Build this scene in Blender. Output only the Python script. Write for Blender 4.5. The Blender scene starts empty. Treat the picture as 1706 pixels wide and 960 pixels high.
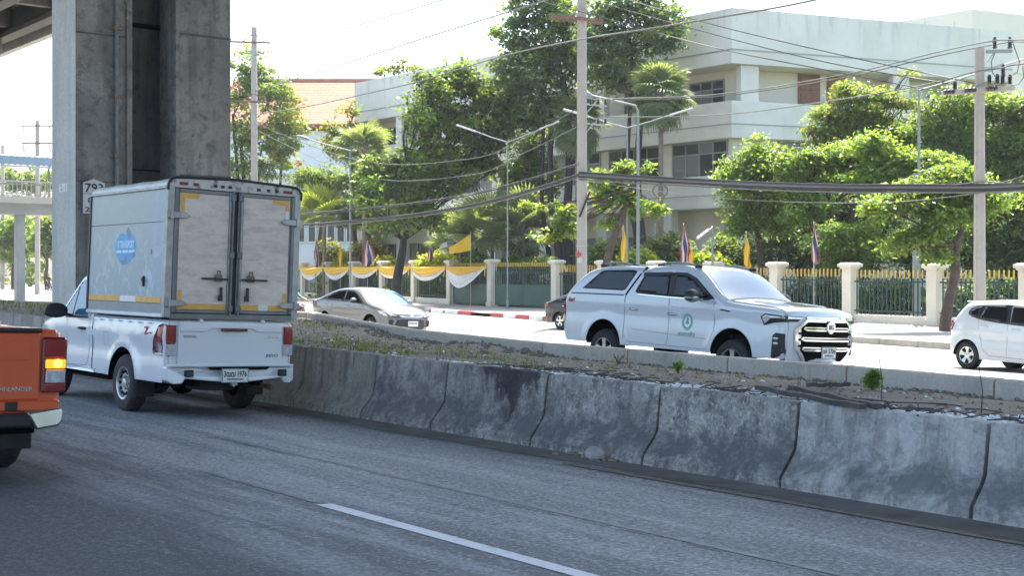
import bpy, bmesh, math, random
import numpy as np
from mathutils import Vector, Matrix, Euler
R = math.radians
random.seed(7)
RNG = np.random.default_rng(11)
SC = bpy.context.scene
COL = SC.collection

# ------------------------------------------------------------------ camera, sky, sun, exposure
F_PX, CZ = 2178.0, 2.2
cam_data = bpy.data.cameras.new('camera')
cam_data.sensor_width = 36.0
cam_data.lens = 36.0 * F_PX / 1706.0
cam_data.shift_y = -30.0 / 1706.0
cam_data.clip_end = 3000
cam = bpy.data.objects.new('camera', cam_data)
cam.location = (0, 0, CZ)
cam.rotation_euler = (R(90), 0, 0)
COL.objects.link(cam)
SC.camera = cam

SUN_EL, SUN_AZ = R(63), R(15.7)          # azimuth clockwise from the view direction (+Y)
world = bpy.data.worlds.new('World')
SC.world = world
world.use_nodes = True
wn, wl = world.node_tree.nodes, world.node_tree.links
wn.clear()
sky = wn.new('ShaderNodeTexSky')
sky.sky_type = 'NISHITA'
sky.sun_disc = False
sky.sun_elevation = SUN_EL
sky.sun_rotation = SUN_AZ
sky.air_density = 1.0
sky.dust_density = 3.2
sky.ozone_density = 0.6
bg = wn.new('ShaderNodeBackground')
bg.inputs['Strength'].default_value = 0.15
wo = wn.new('ShaderNodeOutputWorld')
wb = wn.new('ShaderNodeMix')          # even white balance of the whole sky
wb.data_type, wb.blend_type = 'RGBA', 'MULTIPLY'
wb.inputs[0].default_value = 1.0
wb.inputs[7].default_value = (0.955, 1.0, 0.985, 1)
wl.new(sky.outputs[0], wb.inputs[6])
wl.new(wb.outputs[2], bg.inputs[0])
wl.new(bg.outputs[0], wo.inputs[0])

sun_data = bpy.data.lights.new('sun', 'SUN')
sun_data.energy = 3.6
sun_data.angle = R(0.5)
sun_data.color = (1.0, 0.94, 0.83)
sun = bpy.data.objects.new('sun', sun_data)
to_sun = Vector((math.sin(SUN_AZ) * math.cos(SUN_EL), math.cos(SUN_AZ) * math.cos(SUN_EL), math.sin(SUN_EL)))
sun.rotation_euler = to_sun.to_track_quat('Z', 'Y').to_euler()
sun.location = (0, 30, 60)
COL.objects.link(sun)

SC.view_settings.view_transform = 'Standard'
SC.view_settings.look = 'None'
SC.view_settings.exposure = 1.95
SC.view_settings.gamma = 1.0
SC.view_settings.use_curve_mapping = False

# ------------------------------------------------------------------ frames
HD = R(38.7)
DIR = Vector((-math.sin(HD), math.cos(HD), 0))      # along the road, away to the left
NRM = Vector((math.cos(HD), math.sin(HD), 0))       # across the road, away from the camera

def SQ(s, q, z=0.0):
    return Vector((DIR.x * s + NRM.x * q, DIR.y * s + NRM.y * q, z))

def at(px, py, Y):
    """a point of the place seen at photo pixel (px, py) at distance Y"""
    return Vector(((px - 853) / F_PX * Y, Y, CZ + (450 - py) / F_PX * Y))

def on_z(px, py, z):
    Y = (CZ - z) * F_PX / (py - 450)
    return at(px, py, Y)

def near_z(q):
    return 0.645 - 0.04 * q

def far_z(q):
    return max(0.0, 0.36 - 0.0326 * (q - 16))

# ------------------------------------------------------------------ mesh builder
class MB:
    def __init__(self):
        self.v, self.f, self.m = [], [], []
    def add(self, vs, fs, mi=0):
        b = len(self.v)
        self.v.extend([tuple(p) for p in vs])
        self.f.extend([tuple(b + i for i in f) for f in fs])
        self.m.extend([mi] * len(fs))
        return self
    def box(self, c, s, rot=None, mi=0, taper=1.0):
        hx, hy, hz = s[0] / 2, s[1] / 2, s[2] / 2
        pts = []
        for z, k in ((-hz, 1.0), (hz, taper)):
            for x, y in ((-hx, -hy), (hx, -hy), (hx, hy), (-hx, hy)):
                p = Vector((x * k, y * k, z))
                if rot is not None:
                    p = rot @ p
                pts.append(p + Vector(c))
        return self.add(pts, [(3, 2, 1, 0), (4, 5, 6, 7), (0, 1, 5, 4), (1, 2, 6, 5), (2, 3, 7, 6), (3, 0, 4, 7)], mi)
    def bar(self, p0, p1, w, h, mi=0, up=(0, 0, 1)):
        p0, p1 = Vector(p0), Vector(p1)
        d = (p1 - p0)
        L = d.length
        d.normalize()
        u = Vector(up)
        sx = d.cross(u)
        if sx.length < 1e-4:
            sx = d.cross(Vector((1, 0, 0)))
        sx.normalize()
        u = sx.cross(d)
        pts = []
        for p in (p0, p1):
            for a, b in ((-1, -1), (1, -1), (1, 1), (-1, 1)):
                pts.append(p + sx * (a * w / 2) + u * (b * h / 2))
        return self.add(pts, [(0, 1, 2, 3), (7, 6, 5, 4), (4, 5, 1, 0), (5, 6, 2, 1), (6, 7, 3, 2), (7, 4, 0, 3)], mi)
    def tube(self, pts, r, n=8, mi=0, cap=True):
        pts = [Vector(p) for p in pts]
        rs = r if isinstance(r, (list, tuple)) else [r] * len(pts)
        rings = []
        ref = None
        for i, p in enumerate(pts):
            d = (pts[min(i + 1, len(pts) - 1)] - pts[max(i - 1, 0)])
            if d.length < 1e-9:
                d = Vector((0, 0, 1))
            d.normalize()
            if ref is None:
                ref = Vector((1, 0, 0)) if abs(d.x) < 0.8 else Vector((0, 1, 0))
            a = d.cross(ref).normalized()
            b = a.cross(d)
            ref = b
            rings.append([p + (a * math.cos(2 * math.pi * k / n) + b * math.sin(2 * math.pi * k / n)) * rs[i] for k in range(n)])
        vs = [q for ring in rings for q in ring]
        fs = []
        for i in range(len(pts) - 1):
            for k in range(n):
                fs.append((i * n + k, (i + 1) * n + k, (i + 1) * n + (k + 1) % n, i * n + (k + 1) % n))
        if cap:
            fs.append(tuple(range(n)))
            fs.append(tuple(reversed(range((len(pts) - 1) * n, len(pts) * n))))
        return self.add(vs, fs, mi)
    def lathe(self, prof, n=24, axis='y', c=(0, 0, 0), mi=0):
        """prof: (radius, offset along the axis)"""
        vs, fs = [], []
        c = Vector(c)
        for r, a in prof:
            for k in range(n):
                t = 2 * math.pi * k / n
                x, y = r * math.cos(t), r * math.sin(t)
                p = {'y': Vector((x, a, y)), 'z': Vector((x, y, a)), 'x': Vector((a, x, y))}[axis]
                vs.append(c + p)
        for i in range(len(prof) - 1):
            for k in range(n):
                fs.append((i * n + k, i * n + (k + 1) % n, (i + 1) * n + (k + 1) % n, (i + 1) * n + k))
        return self.add(vs, fs, mi)
    def prism(self, poly, fn, a0, a1, mi=0):
        """poly of 2-D points; fn(u, v, a) -> 3-D point"""
        n = len(poly)
        vs = [fn(u, v, a0) for u, v in poly] + [fn(u, v, a1) for u, v in poly]
        fs = [tuple(range(n)), tuple(reversed(range(n, 2 * n)))]
        for i in range(n):
            j = (i + 1) % n
            fs.append((i, n + i, n + j, j))
        return self.add(vs, fs, mi)
    def grid(self, fn, nu, nv, mi=0, flip=False):
        vs = [fn(i / nu, j / nv) for i in range(nu + 1) for j in range(nv + 1)]
        fs = []
        for i in range(nu):
            for j in range(nv):
                a = i * (nv + 1) + j
                f = (a, a + 1, a + nv + 2, a + nv + 1)
                fs.append(tuple(reversed(f)) if flip else f)
        return self.add(vs, fs, mi)
    def ball(self, c, r, nu=12, nv=8, mi=0):
        r = r if isinstance(r, (tuple, list)) else (r, r, r)
        return self.grid(lambda u, v: (c[0] + r[0] * math.cos(2 * math.pi * u) * math.sin(math.pi * v),
                                       c[1] + r[1] * math.sin(2 * math.pi * u) * math.sin(math.pi * v),
                                       c[2] + r[2] * math.cos(math.pi * v)), nu, nv, mi)
    def mesh(self, name, mats, smooth=None, fix=True):
        me = bpy.data.meshes.new(name)
        me.from_pydata(self.v, [], self.f)
        for m in (mats if isinstance(mats, (list, tuple)) else [mats]):
            me.materials.append(m)
        if any(self.m):
            me.polygons.foreach_set('material_index', self.m)
        if fix:
            bm = bmesh.new()
            bm.from_mesh(me)
            bmesh.ops.remove_doubles(bm, verts=bm.verts, dist=1e-5)
            bmesh.ops.recalc_face_normals(bm, faces=bm.faces)
            bm.to_mesh(me)
            bm.free()
        if smooth:
            me.shade_smooth()
            me.set_sharp_from_angle(angle=R(smooth))
        me.update()
        return me
    def build(self, name, mats, parent=None, smooth=None, bevel=0, seg=1, loc=None, fix=True):
        o = bpy.data.objects.new(name, self.mesh(name, mats, smooth, fix))
        COL.objects.link(o)
        if loc is not None:
            o.location = loc
        if parent is not None:
            o.parent = parent
        if bevel:
            b = o.modifiers.new('bevel', 'BEVEL')
            b.width = bevel
            b.segments = seg
            b.limit_method = 'ANGLE'
            b.angle_limit = R(40)
        return o

def tag(o, label=None, cat=None, group=None, kind=None):
    if label:
        o['label'] = label
    if cat:
        o['category'] = cat
    if group:
        o['group'] = group
    if kind:
        o['kind'] = kind
    return o

def thing(name, label, cat, loc=(0, 0, 0), rotz=0.0, group=None, mat=None):
    o = bpy.data.objects.new(name, None)
    o.empty_display_size = 0.2
    COL.objects.link(o)
    if mat is not None:
        o.matrix_world = mat
    else:
        o.location = loc
        o.rotation_euler = (0, 0, rotz)
    return tag(o, label, cat, group)

def link_mesh(name, me, parent=None, loc=(0, 0, 0), rot=(0, 0, 0), scale=(1, 1, 1)):
    o = bpy.data.objects.new(name, me)
    COL.objects.link(o)
    o.location, o.rotation_euler, o.scale = loc, rot, scale
    if parent is not None:
        o.parent = parent
    return o

def dup(root, loc=None, rotz=None, label=None):
    c = root.copy()
    COL.objects.link(c)
    if loc is not None:
        c.location = loc
    if rotz is not None:
        c.rotation_euler = (0, 0, rotz)
    if label:
        c['label'] = label
    for ch in list(root.children):
        d = ch.copy()
        COL.objects.link(d)
        d.parent = c
        for g in list(ch.children):
            e = g.copy()
            COL.objects.link(e)
            e.parent = d
    return c

def text_mesh(name, body, size, parent, mat, M, extrude=0.002, bold=0.0, space=1.0, fit=None, res=2):
    cu = bpy.data.curves.new('lettering', 'FONT')
    cu.body = body
    cu.size = size
    cu.align_x, cu.align_y = 'CENTER', 'CENTER'
    cu.extrude = extrude
    cu.offset = bold
    cu.space_character = space
    cu.resolution_u = res
    tmp = bpy.data.objects.new('lettering', cu)
    COL.objects.link(tmp)
    dg = bpy.context.evaluated_depsgraph_get()
    me = bpy.data.meshes.new_from_object(tmp.evaluated_get(dg))
    bpy.data.objects.remove(tmp)
    bpy.data.curves.remove(cu)
    if fit:
        xs = [v.co.x for v in me.vertices]
        ys = [v.co.y for v in me.vertices]
        sx = fit[0] / max(1e-6, max(xs) - min(xs))
        sy = fit[1] / max(1e-6, max(ys) - min(ys))
        cx, cy = (max(xs) + min(xs)) / 2, (max(ys) + min(ys)) / 2
        me.transform(Matrix.Diagonal((sx, sy, 1, 1)) @ Matrix.Translation((-cx, -cy, 0)))
    me.transform(M)
    me.materials.clear()
    me.materials.append(mat)
    o = bpy.data.objects.new(name, me)
    COL.objects.link(o)
    if parent is not None:
        o.parent = parent
    return o

def basis(o, x, y):
    """matrix placing text: x = reading direction, y = up of the letters"""
    x, y = Vector(x).normalized(), Vector(y).normalized()
    z = x.cross(y)
    return Matrix(((x.x, y.x, z.x, o[0]), (x.y, y.y, z.y, o[1]), (x.z, y.z, z.z, o[2]), (0, 0, 0, 1)))

# ------------------------------------------------------------------ materials
class NT:
    def __init__(self, name):
        self.mat = bpy.data.materials.new(name)
        self.mat.use_nodes = True
        self.n, self.l = self.mat.node_tree.nodes, self.mat.node_tree.links
        self.b = self.n['Principled BSDF']
        self.out = self.n['Material Output']
    def coords(self, kind='Position', scale=(1, 1, 1), rot=(0, 0, 0)):
        if kind == 'Position':
            src = self.n.new('ShaderNodeNewGeometry').outputs['Position']
        else:
            src = self.n.new('ShaderNodeTexCoord').outputs[kind]
        mp = self.n.new('ShaderNodeMapping')
        mp.vector_type = 'POINT'
        mp.inputs['Scale'].default_value = scale
        mp.inputs['Rotation'].default_value = rot
        self.l.new(src, mp.inputs['Vector'])
        if any(rot) and tuple(scale) != (1, 1, 1):          # turn first, then stretch
            mp.inputs['Scale'].default_value = (1, 1, 1)
            m2 = self.n.new('ShaderNodeMapping')
            m2.inputs['Scale'].default_value = scale
            self.l.new(mp.outputs[0], m2.inputs['Vector'])
            return m2.outputs[0]
        return mp.outputs[0]
    def noise(self, vec, scale, detail=4, rough=0.55, dist=0.0):
        t = self.n.new('ShaderNodeTexNoise')
        t.inputs['Scale'].default_value = scale
        t.inputs['Detail'].default_value = detail
        t.inputs['Roughness'].default_value = rough
        t.inputs['Distortion'].default_value = dist
        self.l.new(vec, t.inputs['Vector'])
        return t.outputs['Fac']
    def voro(self, vec, scale, feature='F1'):
        t = self.n.new('ShaderNodeTexVoronoi')
        t.feature = feature
        t.inputs['Scale'].default_value = scale
        self.l.new(vec, t.inputs['Vector'])
        return t.outputs['Distance']
    def ramp(self, fac, lo, hi, a=0.0, b=1.0):
        t = self.n.new('ShaderNodeMapRange')
        t.inputs['From Min'].default_value = lo
        t.inputs['From Max'].default_value = hi
        t.inputs['To Min'].default_value = a
        t.inputs['To Max'].default_value = b
        self.l.new(fac, t.inputs['Value'])
        return t.outputs[0]
    def mix(self, fac, a, b, mode='MIX'):
        t = self.n.new('ShaderNodeMix')
        t.data_type = 'RGBA'
        t.blend_type = mode
        for val, idx in ((fac, 0), (a, 6), (b, 7)):
            if isinstance(val, (int, float)):
                t.inputs[idx].default_value = val
            elif isinstance(val, tuple):
                t.inputs[idx].default_value = (val[0], val[1], val[2], 1)
            else:
                self.l.new(val, t.inputs[idx])
        return t.outputs[2]
    def math(self, op, a, b=None):
        t = self.n.new('ShaderNodeMath')
        t.operation = op
        for val, idx in ((a, 0), (b, 1)):
            if val is None:
                continue
            if isinstance(val, (int, float)):
                t.inputs[idx].default_value = val
            else:
                self.l.new(val, t.inputs[idx])
        return t.outputs[0]
    def sep(self, vec):
        t = self.n.new('ShaderNodeSeparateXYZ')
        self.l.new(vec, t.inputs[0])
        return t.outputs
    def set(self, key, val):
        if isinstance(val, (int, float)):
            self.b.inputs[key].default_value = val
        elif isinstance(val, tuple):
            self.b.inputs[key].default_value = (val[0], val[1], val[2], 1)
        else:
            self.l.new(val, self.b.inputs[key])
    def bump(self, h, strength=0.3, dist=0.02):
        t = self.n.new('ShaderNodeBump')
        t.inputs['Strength'].default_value = strength
        t.inputs['Distance'].default_value = dist
        self.l.new(h, t.inputs['Height'])
        self.l.new(t.outputs[0], self.b.inputs['Normal'])

def simple(name, col, rough=0.6, metal=0.0, spec=0.5, coat=0.0, var=0.0, vscale=3.0, dirt=None, bump=0.0, bscale=40, emit=0.0, coord='Position'):
    t = NT(name)
    t.set('Roughness', rough)
    t.set('Metallic', metal)
    t.set('Specular IOR Level', spec)
    if coat:
        t.set('Coat Weight', coat)
        t.set('Coat Roughness', 0.04)
    c = col
    if var or dirt:
        vec = t.coords(coord)
        n = t.noise(vec, vscale, 5, 0.6)
        c = t.mix(t.ramp(n, 0.3, 0.7), tuple(x * (1 - var) for x in col), tuple(min(1, x * (1 + var)) for x in col))
        if dirt:
            n2 = t.noise(vec, dirt[1], 6, 0.65)
            c = t.mix(t.ramp(n2, dirt[2], dirt[2] + 0.15, 0, dirt[3]), c, dirt[0])
    t.set('Base Color', c)
    if bump:
        t.bump(t.noise(t.coords(coord), bscale, 4), bump, 0.01)
    if emit:
        t.set('Emission Color', col)
        t.set('Emission Strength', emit)
    return t.mat

MAT = {}
def mk(name, *a, **k):
    MAT[name] = simple(name, *a, **k)
    return MAT[name]

mk('white_paint', (0.63, 0.65, 0.67), 0.28, coat=0.8, var=0.02, vscale=1.5, dirt=((0.55, 0.53, 0.5), 2.2, 0.58, 0.25))
mk('bright_white_paint', (0.60, 0.64, 0.685), 0.22, coat=1.0, var=0.015, vscale=1.2)
mk('orange_paint', (0.55, 0.085, 0.022), 0.3, coat=0.8, var=0.05, vscale=1.5)
mk('silver_paint', (0.18, 0.18, 0.18), 0.3, metal=0.35, coat=0.8, var=0.03)
mk('maroon_paint', (0.008, 0.002, 0.003), 0.3, coat=0.3)
mk('black_plastic', (0.012, 0.012, 0.013), 0.5)
mk('dark_void', (0.006, 0.006, 0.006), 0.95, spec=0.1)
mk('grey_plastic', (0.08, 0.08, 0.085), 0.55, var=0.2)
mk('seam_grey', (0.22, 0.23, 0.24), 0.7)
mk('rubber', (0.022, 0.022, 0.023), 0.8, var=0.3, vscale=8)
mk('tyre_dusty', (0.04, 0.038, 0.036), 0.85, var=0.3, vscale=8)
mk('alloy', (0.62, 0.63, 0.64), 0.25, metal=0.9)
mk('steel_silver', (0.55, 0.56, 0.57), 0.35, metal=0.7, var=0.1, vscale=6)
mk('chrome', (0.78, 0.79, 0.8), 0.07, metal=1.0)
mk('satin_chrome', (0.6, 0.62, 0.64), 0.2, metal=0.9)
mk('tint_glass', (0.010, 0.012, 0.015), 0.04, spec=0.4)
mk('film_glass', (0.05, 0.13, 0.24), 0.07, metal=0.2, spec=0.5)
mk('lamp_red', (0.22, 0.012, 0.016), 0.12, coat=1.0)
mk('lamp_dark_red', (0.10, 0.008, 0.012), 0.12, coat=1.0)
mk('lamp_clear', (0.62, 0.64, 0.66), 0.1, metal=0.5, coat=1.0, var=0.3, vscale=30)
mk('lamp_amber_off', (0.55, 0.2, 0.03), 0.2, coat=1.0)
mk('lamp_amber_lit', (1.0, 0.27, 0.015), 0.3, emit=0.55)
mk('lamp_amber_core', (1.0, 0.50, 0.08), 0.3, emit=0.8)
mk('plate_white', (0.74, 0.75, 0.72), 0.4)
mk('ink_black', (0.015, 0.016, 0.018), 0.5)
mk('ink_green', (0.10, 0.23, 0.20), 0.5)
mk('ink_red', (0.35, 0.02, 0.03), 0.4)
mk('ink_grey', (0.16, 0.17, 0.18), 0.4)
mk('galv_steel', (0.42, 0.44, 0.45), 0.42, metal=0.6, var=0.12, vscale=2.0)
mk('lamp_grey', (0.25, 0.275, 0.275), 0.5, metal=0.2, var=0.08)
mk('rust_steel', (0.20, 0.12, 0.08), 0.8, var=0.3, vscale=6)
mk('cable_black', (0.018, 0.018, 0.02), 0.6)
mk('cable_grey', (0.13, 0.13, 0.128), 0.6)
mk('insulator', (0.02, 0.014, 0.016), 0.25, coat=0.5)
mk('pole_concrete', (0.40, 0.365, 0.33), 0.85, var=0.12, vscale=1.5, dirt=((0.24, 0.22, 0.2), 3.0, 0.55, 0.5), bump=0.15)
mk('fence_cream', (0.72, 0.66, 0.56), 0.75, var=0.05, vscale=1.2, dirt=((0.42, 0.38, 0.32), 1.6, 0.55, 0.45))
mk('fence_green', (0.018, 0.052, 0.046), 0.5, var=0.2)
mk('gate_green', (0.035, 0.105, 0.085), 0.5, var=0.12)
mk('gate_line', (0.25, 0.38, 0.34), 0.5)
mk('gold_paint', (0.62, 0.40, 0.08), 0.4, var=0.1)
mk('flag_yellow', (0.80, 0.48, 0.03), 0.8, var=0.05)
mk('flag_red', (0.42, 0.07, 0.075), 0.8)
mk('flag_white', (0.6, 0.57, 0.57), 0.8)
mk('flag_blue', (0.05, 0.05, 0.16), 0.8)
mk('cloth_yellow', (0.80, 0.50, 0.06), 0.85, var=0.06, vscale=5)
mk('cloth_white', (0.78, 0.76, 0.76), 0.85, var=0.04, vscale=5)
mk('kerb_red', (0.45, 0.09, 0.09), 0.75, var=0.15, vscale=4)
mk('kerb_white', (0.72, 0.70, 0.67), 0.75, var=0.1, vscale=4)
mk('timber', (0.075, 0.066, 0.062), 0.9, var=0.35, vscale=9)
mk('stone', (0.30, 0.28, 0.26), 0.9, var=0.3, vscale=9, bump=0.4, bscale=30)
mk('chips', (0.66, 0.67, 0.66), 0.8, var=0.35, vscale=20)
mk('clods', (0.18, 0.155, 0.12), 0.95, var=0.35, vscale=12)
mk('skin', (0.42, 0.25, 0.17), 0.6)
mk('cloth_teal', (0.03, 0.30, 0.30), 0.85, var=0.15, vscale=12)
mk('cloth_dark', (0.03, 0.03, 0.04), 0.85)
mk('helmet_dark', (0.03, 0.03, 0.035), 0.2, coat=1.0)
mk('wall_cream', (0.72, 0.66, 0.56), 0.8, var=0.04, vscale=0.4, dirt=((0.5, 0.45, 0.38), 0.7, 0.6, 0.35))
mk('wall_blueish', (0.62, 0.66, 0.70), 0.8, var=0.04, vscale=0.3)
mk('frame_grey', (0.30, 0.31, 0.31), 0.5, metal=0.2)
mk('door_wood', (0.24, 0.10, 0.055), 0.6, var=0.25, vscale=3)
mk('bldg_glass', (0.03, 0.04, 0.045), 0.08, spec=0.7)
mk('pale_pane', (0.20, 0.20, 0.19), 0.25)  # paler panes for curtains and for reflections painted into the glass
mk('roof_blue', (0.25, 0.34, 0.42), 0.5, var=0.08)
mk('rail_cream', (0.45, 0.43, 0.37), 0.6)
mk('bridge_grey', (0.33, 0.345, 0.35), 0.8, var=0.08, vscale=0.6)
mk('fascia_red', (0.20, 0.045, 0.04), 0.6)
mk('pink_wall', (0.55, 0.36, 0.42), 0.8, var=0.1)
mk('tape_orange', (0.62, 0.34, 0.07), 0.45, var=0.12, vscale=10)
mk('tape_white', (0.66, 0.66, 0.64), 0.45, var=0.12, vscale=14)
mk('alu', (0.30, 0.31, 0.315), 0.42, metal=0.7, var=0.18, vscale=6, dirt=((0.2, 0.19, 0.18), 5.0, 0.55, 0.6))
mk('alu_dark', (0.14, 0.145, 0.15), 0.5, metal=0.4, var=0.25, vscale=6)
mk('marker_red', (0.16, 0.02, 0.02), 0.4)
mk('sign_white', (0.50, 0.51, 0.52), 0.5, dirt=((0.4, 0.38, 0.36), 6.0, 0.6, 0.4), var=0.02)
mk('bark', (0.075, 0.055, 0.045), 0.95, var=0.3, vscale=5, bump=0.5, bscale=18)
mk('bark_brown', (0.095, 0.068, 0.055), 0.95, var=0.35, vscale=4, bump=0.6, bscale=14)
mk('bark_dark', (0.035, 0.033, 0.036), 0.95, var=0.25, vscale=5, bump=0.5, bscale=18)
mk('palm_bark', (0.22, 0.17, 0.145), 0.95, var=0.25, vscale=6, bump=0.5, bscale=25)
mk('dim_chrome', (0.26, 0.28, 0.27), 0.25, metal=0.9, var=0.1, vscale=4)  # chrome toned down, a dim greenish reflection put into its colour

# ------------------------------------------------------------------ special surfaces
def asphalt_mat():
    t = NT('asphalt')
    vec = t.coords('Position', rot=(0, 0, -HD))            # x = across the road, y = along it
    q = t.sep(vec)[0]
    v2 = t.coords('Position', scale=(1.0, 0.10, 1), rot=(0, 0, -HD))
    v3 = t.coords('Position', scale=(1.0, 0.35, 1), rot=(0, 0, -HD))
    big = t.noise(vec, 0.35, 4, 0.6)
    streak = t.noise(v2, 1.6, 7, 0.7)
    grain = t.noise(vec, 60, 2, 0.6)
    agg = t.noise(vec, 30, 4, 0.75)
    fine = t.noise(v3, 9, 8, 0.8)
    c = t.mix(t.ramp(big, 0.35, 0.65), (0.036, 0.041, 0.045), (0.056, 0.061, 0.065))
    inner = t.ramp(t.math('ADD', q, t.math('MULTIPLY', t.math('SUBTRACT', streak, 0.5), 2.2)), 3.2, 6.0)
    c = t.mix(t.math('MULTIPLY', inner, 0.85), c, (0.195, 0.207, 0.213))
    worn = t.math('MULTIPLY', t.ramp(streak, 0.48, 0.60), t.ramp(q, 2.8, 4.8, 0.06, 1.0))
    c = t.mix(t.math('MULTIPLY', worn, 0.7), c, (0.33, 0.34, 0.34))
    oil = t.ramp(t.noise(v2, 0.9, 6, 0.65, 0.2), 0.55, 0.70)
    c = t.mix(t.math('MULTIPLY', oil, 0.75), c, (0.060, 0.059, 0.061))
    ak = t.ramp(q, 2.5, 5.5, 0.22, 0.8)
    c = t.mix(t.math('MULTIPLY', t.ramp(agg, 0.50, 0.56), t.math('MULTIPLY', ak, 0.70)), c, (0.040, 0.040, 0.042))
    c = t.mix(t.math('MULTIPLY', t.ramp(agg, 0.45, 0.39), t.math('MULTIPLY', ak, 0.65)), c, (0.46, 0.46, 0.455))
    c = t.mix(t.ramp(fine, 0.54, 0.68, 0.0, 0.5), c, (0.055, 0.055, 0.058))
    c = t.mix(t.ramp(grain, 0.55, 0.7, 0.0, 0.35), c, (0.30, 0.30, 0.30))
    scuff = t.ramp(t.noise(t.coords('Position', scale=(3.5, 1.0, 1), rot=(0, 0, 0.12)), 4.2, 6, 0.78), 0.66, 0.72)
    c = t.mix(t.math('MULTIPLY', scuff, t.ramp(q, 3.0, 5.0, 0.1, 0.6)), c, (0.50, 0.50, 0.49))
    t.set('Base Color', c)
    t.set('Roughness', t.ramp(big, 0.3, 0.7, 0.66, 0.82))
    t.set('Specular IOR Level', 0.4)
    t.bump(t.math('ADD', agg, t.math('MULTIPLY', fine, 0.7)), 0.6, 0.012)
    return t.mat

def concrete_mat(name, light, dark, soot, speck, stain_hi=0.5, bump=0.5, scale=1.0, streak_amt=0.4, speck_amt=0.5, splash=0.0, tar=None):
    t = NT(name)
    vec = t.coords('Position')
    st = t.coords('Position', scale=(1, 1, 0.10))
    n1 = t.noise(vec, 0.9 * scale, 5, 0.6)
    n2 = t.noise(vec, 5.0 * scale, 9, 0.72, 0.25)
    n3 = t.noise(vec, 22 * scale, 5, 0.7)
    ns = t.noise(st, 3.0 * scale, 4, 0.6)
    c = t.mix(t.ramp(n1, 0.35, 0.65), dark, light)
    c = t.mix(t.math('MULTIPLY', t.ramp(ns, 0.5, 0.72), streak_amt), c, soot)
    c = t.mix(t.math('MULTIPLY', t.ramp(n2, stain_hi, stain_hi + 0.14), 0.75), c, soot)
    pat = t.math('MULTIPLY', t.ramp(t.noise(vec, 15 * scale, 8, 0.75, 0.2), 0.55, 0.62), t.ramp(n1, 0.42, 0.58))
    c = t.mix(t.math('MULTIPLY', pat, speck_amt), c, speck)
    if splash:
        fl = t.noise(vec, 7.5, 10, 0.8, 0.15)
        c = t.mix(t.math('MULTIPLY', t.ramp(fl, 0.57, 0.60), speck_amt), c, (0.52, 0.51, 0.49))
        c = t.mix(t.math('MULTIPLY', t.ramp(fl, 0.43, 0.40), min(1, speck_amt * 1.1)), c, (0.075, 0.076, 0.08))
        f2 = t.noise(vec, 26, 5, 0.7)
        c = t.mix(t.math('MULTIPLY', t.ramp(f2, 0.57, 0.61), t.math('MULTIPLY', t.ramp(n1, 0.40, 0.55), speck_amt)), c, (0.60, 0.58, 0.54))
        c = t.mix(t.math('MULTIPLY', t.ramp(f2, 0.42, 0.38), speck_amt), c, (0.07, 0.068, 0.066))
        vs_ = t.noise(t.coords('Position', scale=(1, 1, 0.05)), 6, 7, 0.7)
        c = t.mix(t.ramp(vs_, 0.52, 0.62, 0, 0.45), c, (0.13, 0.128, 0.125))
        c = t.mix(t.ramp(vs_, 0.46, 0.38, 0, 0.35), c, (0.42, 0.415, 0.41))
    c = t.mix(t.ramp(n3, 0.35, 0.7, 0.25, 0.0), c, (0.05, 0.05, 0.05))
    if splash:
        zr = t.math('SUBTRACT', t.sep(vec)[2], 0.285)
        band = t.math('SUBTRACT', t.noise(t.coords('Position', scale=(1, 1, 1.3)), 2.2, 9, 0.78, 0.3), t.math('MULTIPLY', t.math('ABSOLUTE', t.math('SUBTRACT', zr, 0.22)), 0.45))
        c = t.mix(t.ramp(band, 0.34, 0.52, 0, splash), c, (0.10, 0.098, 0.10))
        c = t.mix(t.math('MULTIPLY', t.ramp(t.noise(vec, 11, 7, 0.75), 0.53, 0.60), t.ramp(zr, 0.12, 0.02)), c, (0.36, 0.35, 0.33))
        drip = t.noise(t.coords('Position', scale=(1, 1, 0.06)), 9, 5, 0.6)
        c = t.mix(t.math('MULTIPLY', t.ramp(drip, 0.56, 0.66), t.ramp(zr, 0.25, 0.72, 0.0, 0.55)), c, (0.10, 0.10, 0.105))
    if tar:
        rv = t.coords('Position', rot=(0, 0, -HD))
        s_ = t.sep(rv)[1]
        z_ = t.sep(rv)[2]
        ds = t.math('MULTIPLY', t.math('ABSOLUTE', t.math('SUBTRACT', s_, tar)), 0.55)
        dz_ = t.math('MULTIPLY', t.math('MAXIMUM', t.math('SUBTRACT', 1.07, z_), 0.0), 0.75)
        k_ = t.math('SUBTRACT', t.noise(t.coords('Position', scale=(1, 1, 0.45)), 5.0, 9, 0.75, 0.4), t.math('ADD', ds, dz_))
        c = t.mix(t.ramp(k_, 0.06, 0.24, 0, 0.88), c, (0.028, 0.023, 0.026))
    t.set('Base Color', c)
    t.set('Roughness', 0.88)
    t.set('Specular IOR Level', 0.3)
    t.bump(t.math('ADD', t.math('MULTIPLY', n2, 1.2), n3), bump, 0.02)
    return t.mat

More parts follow.
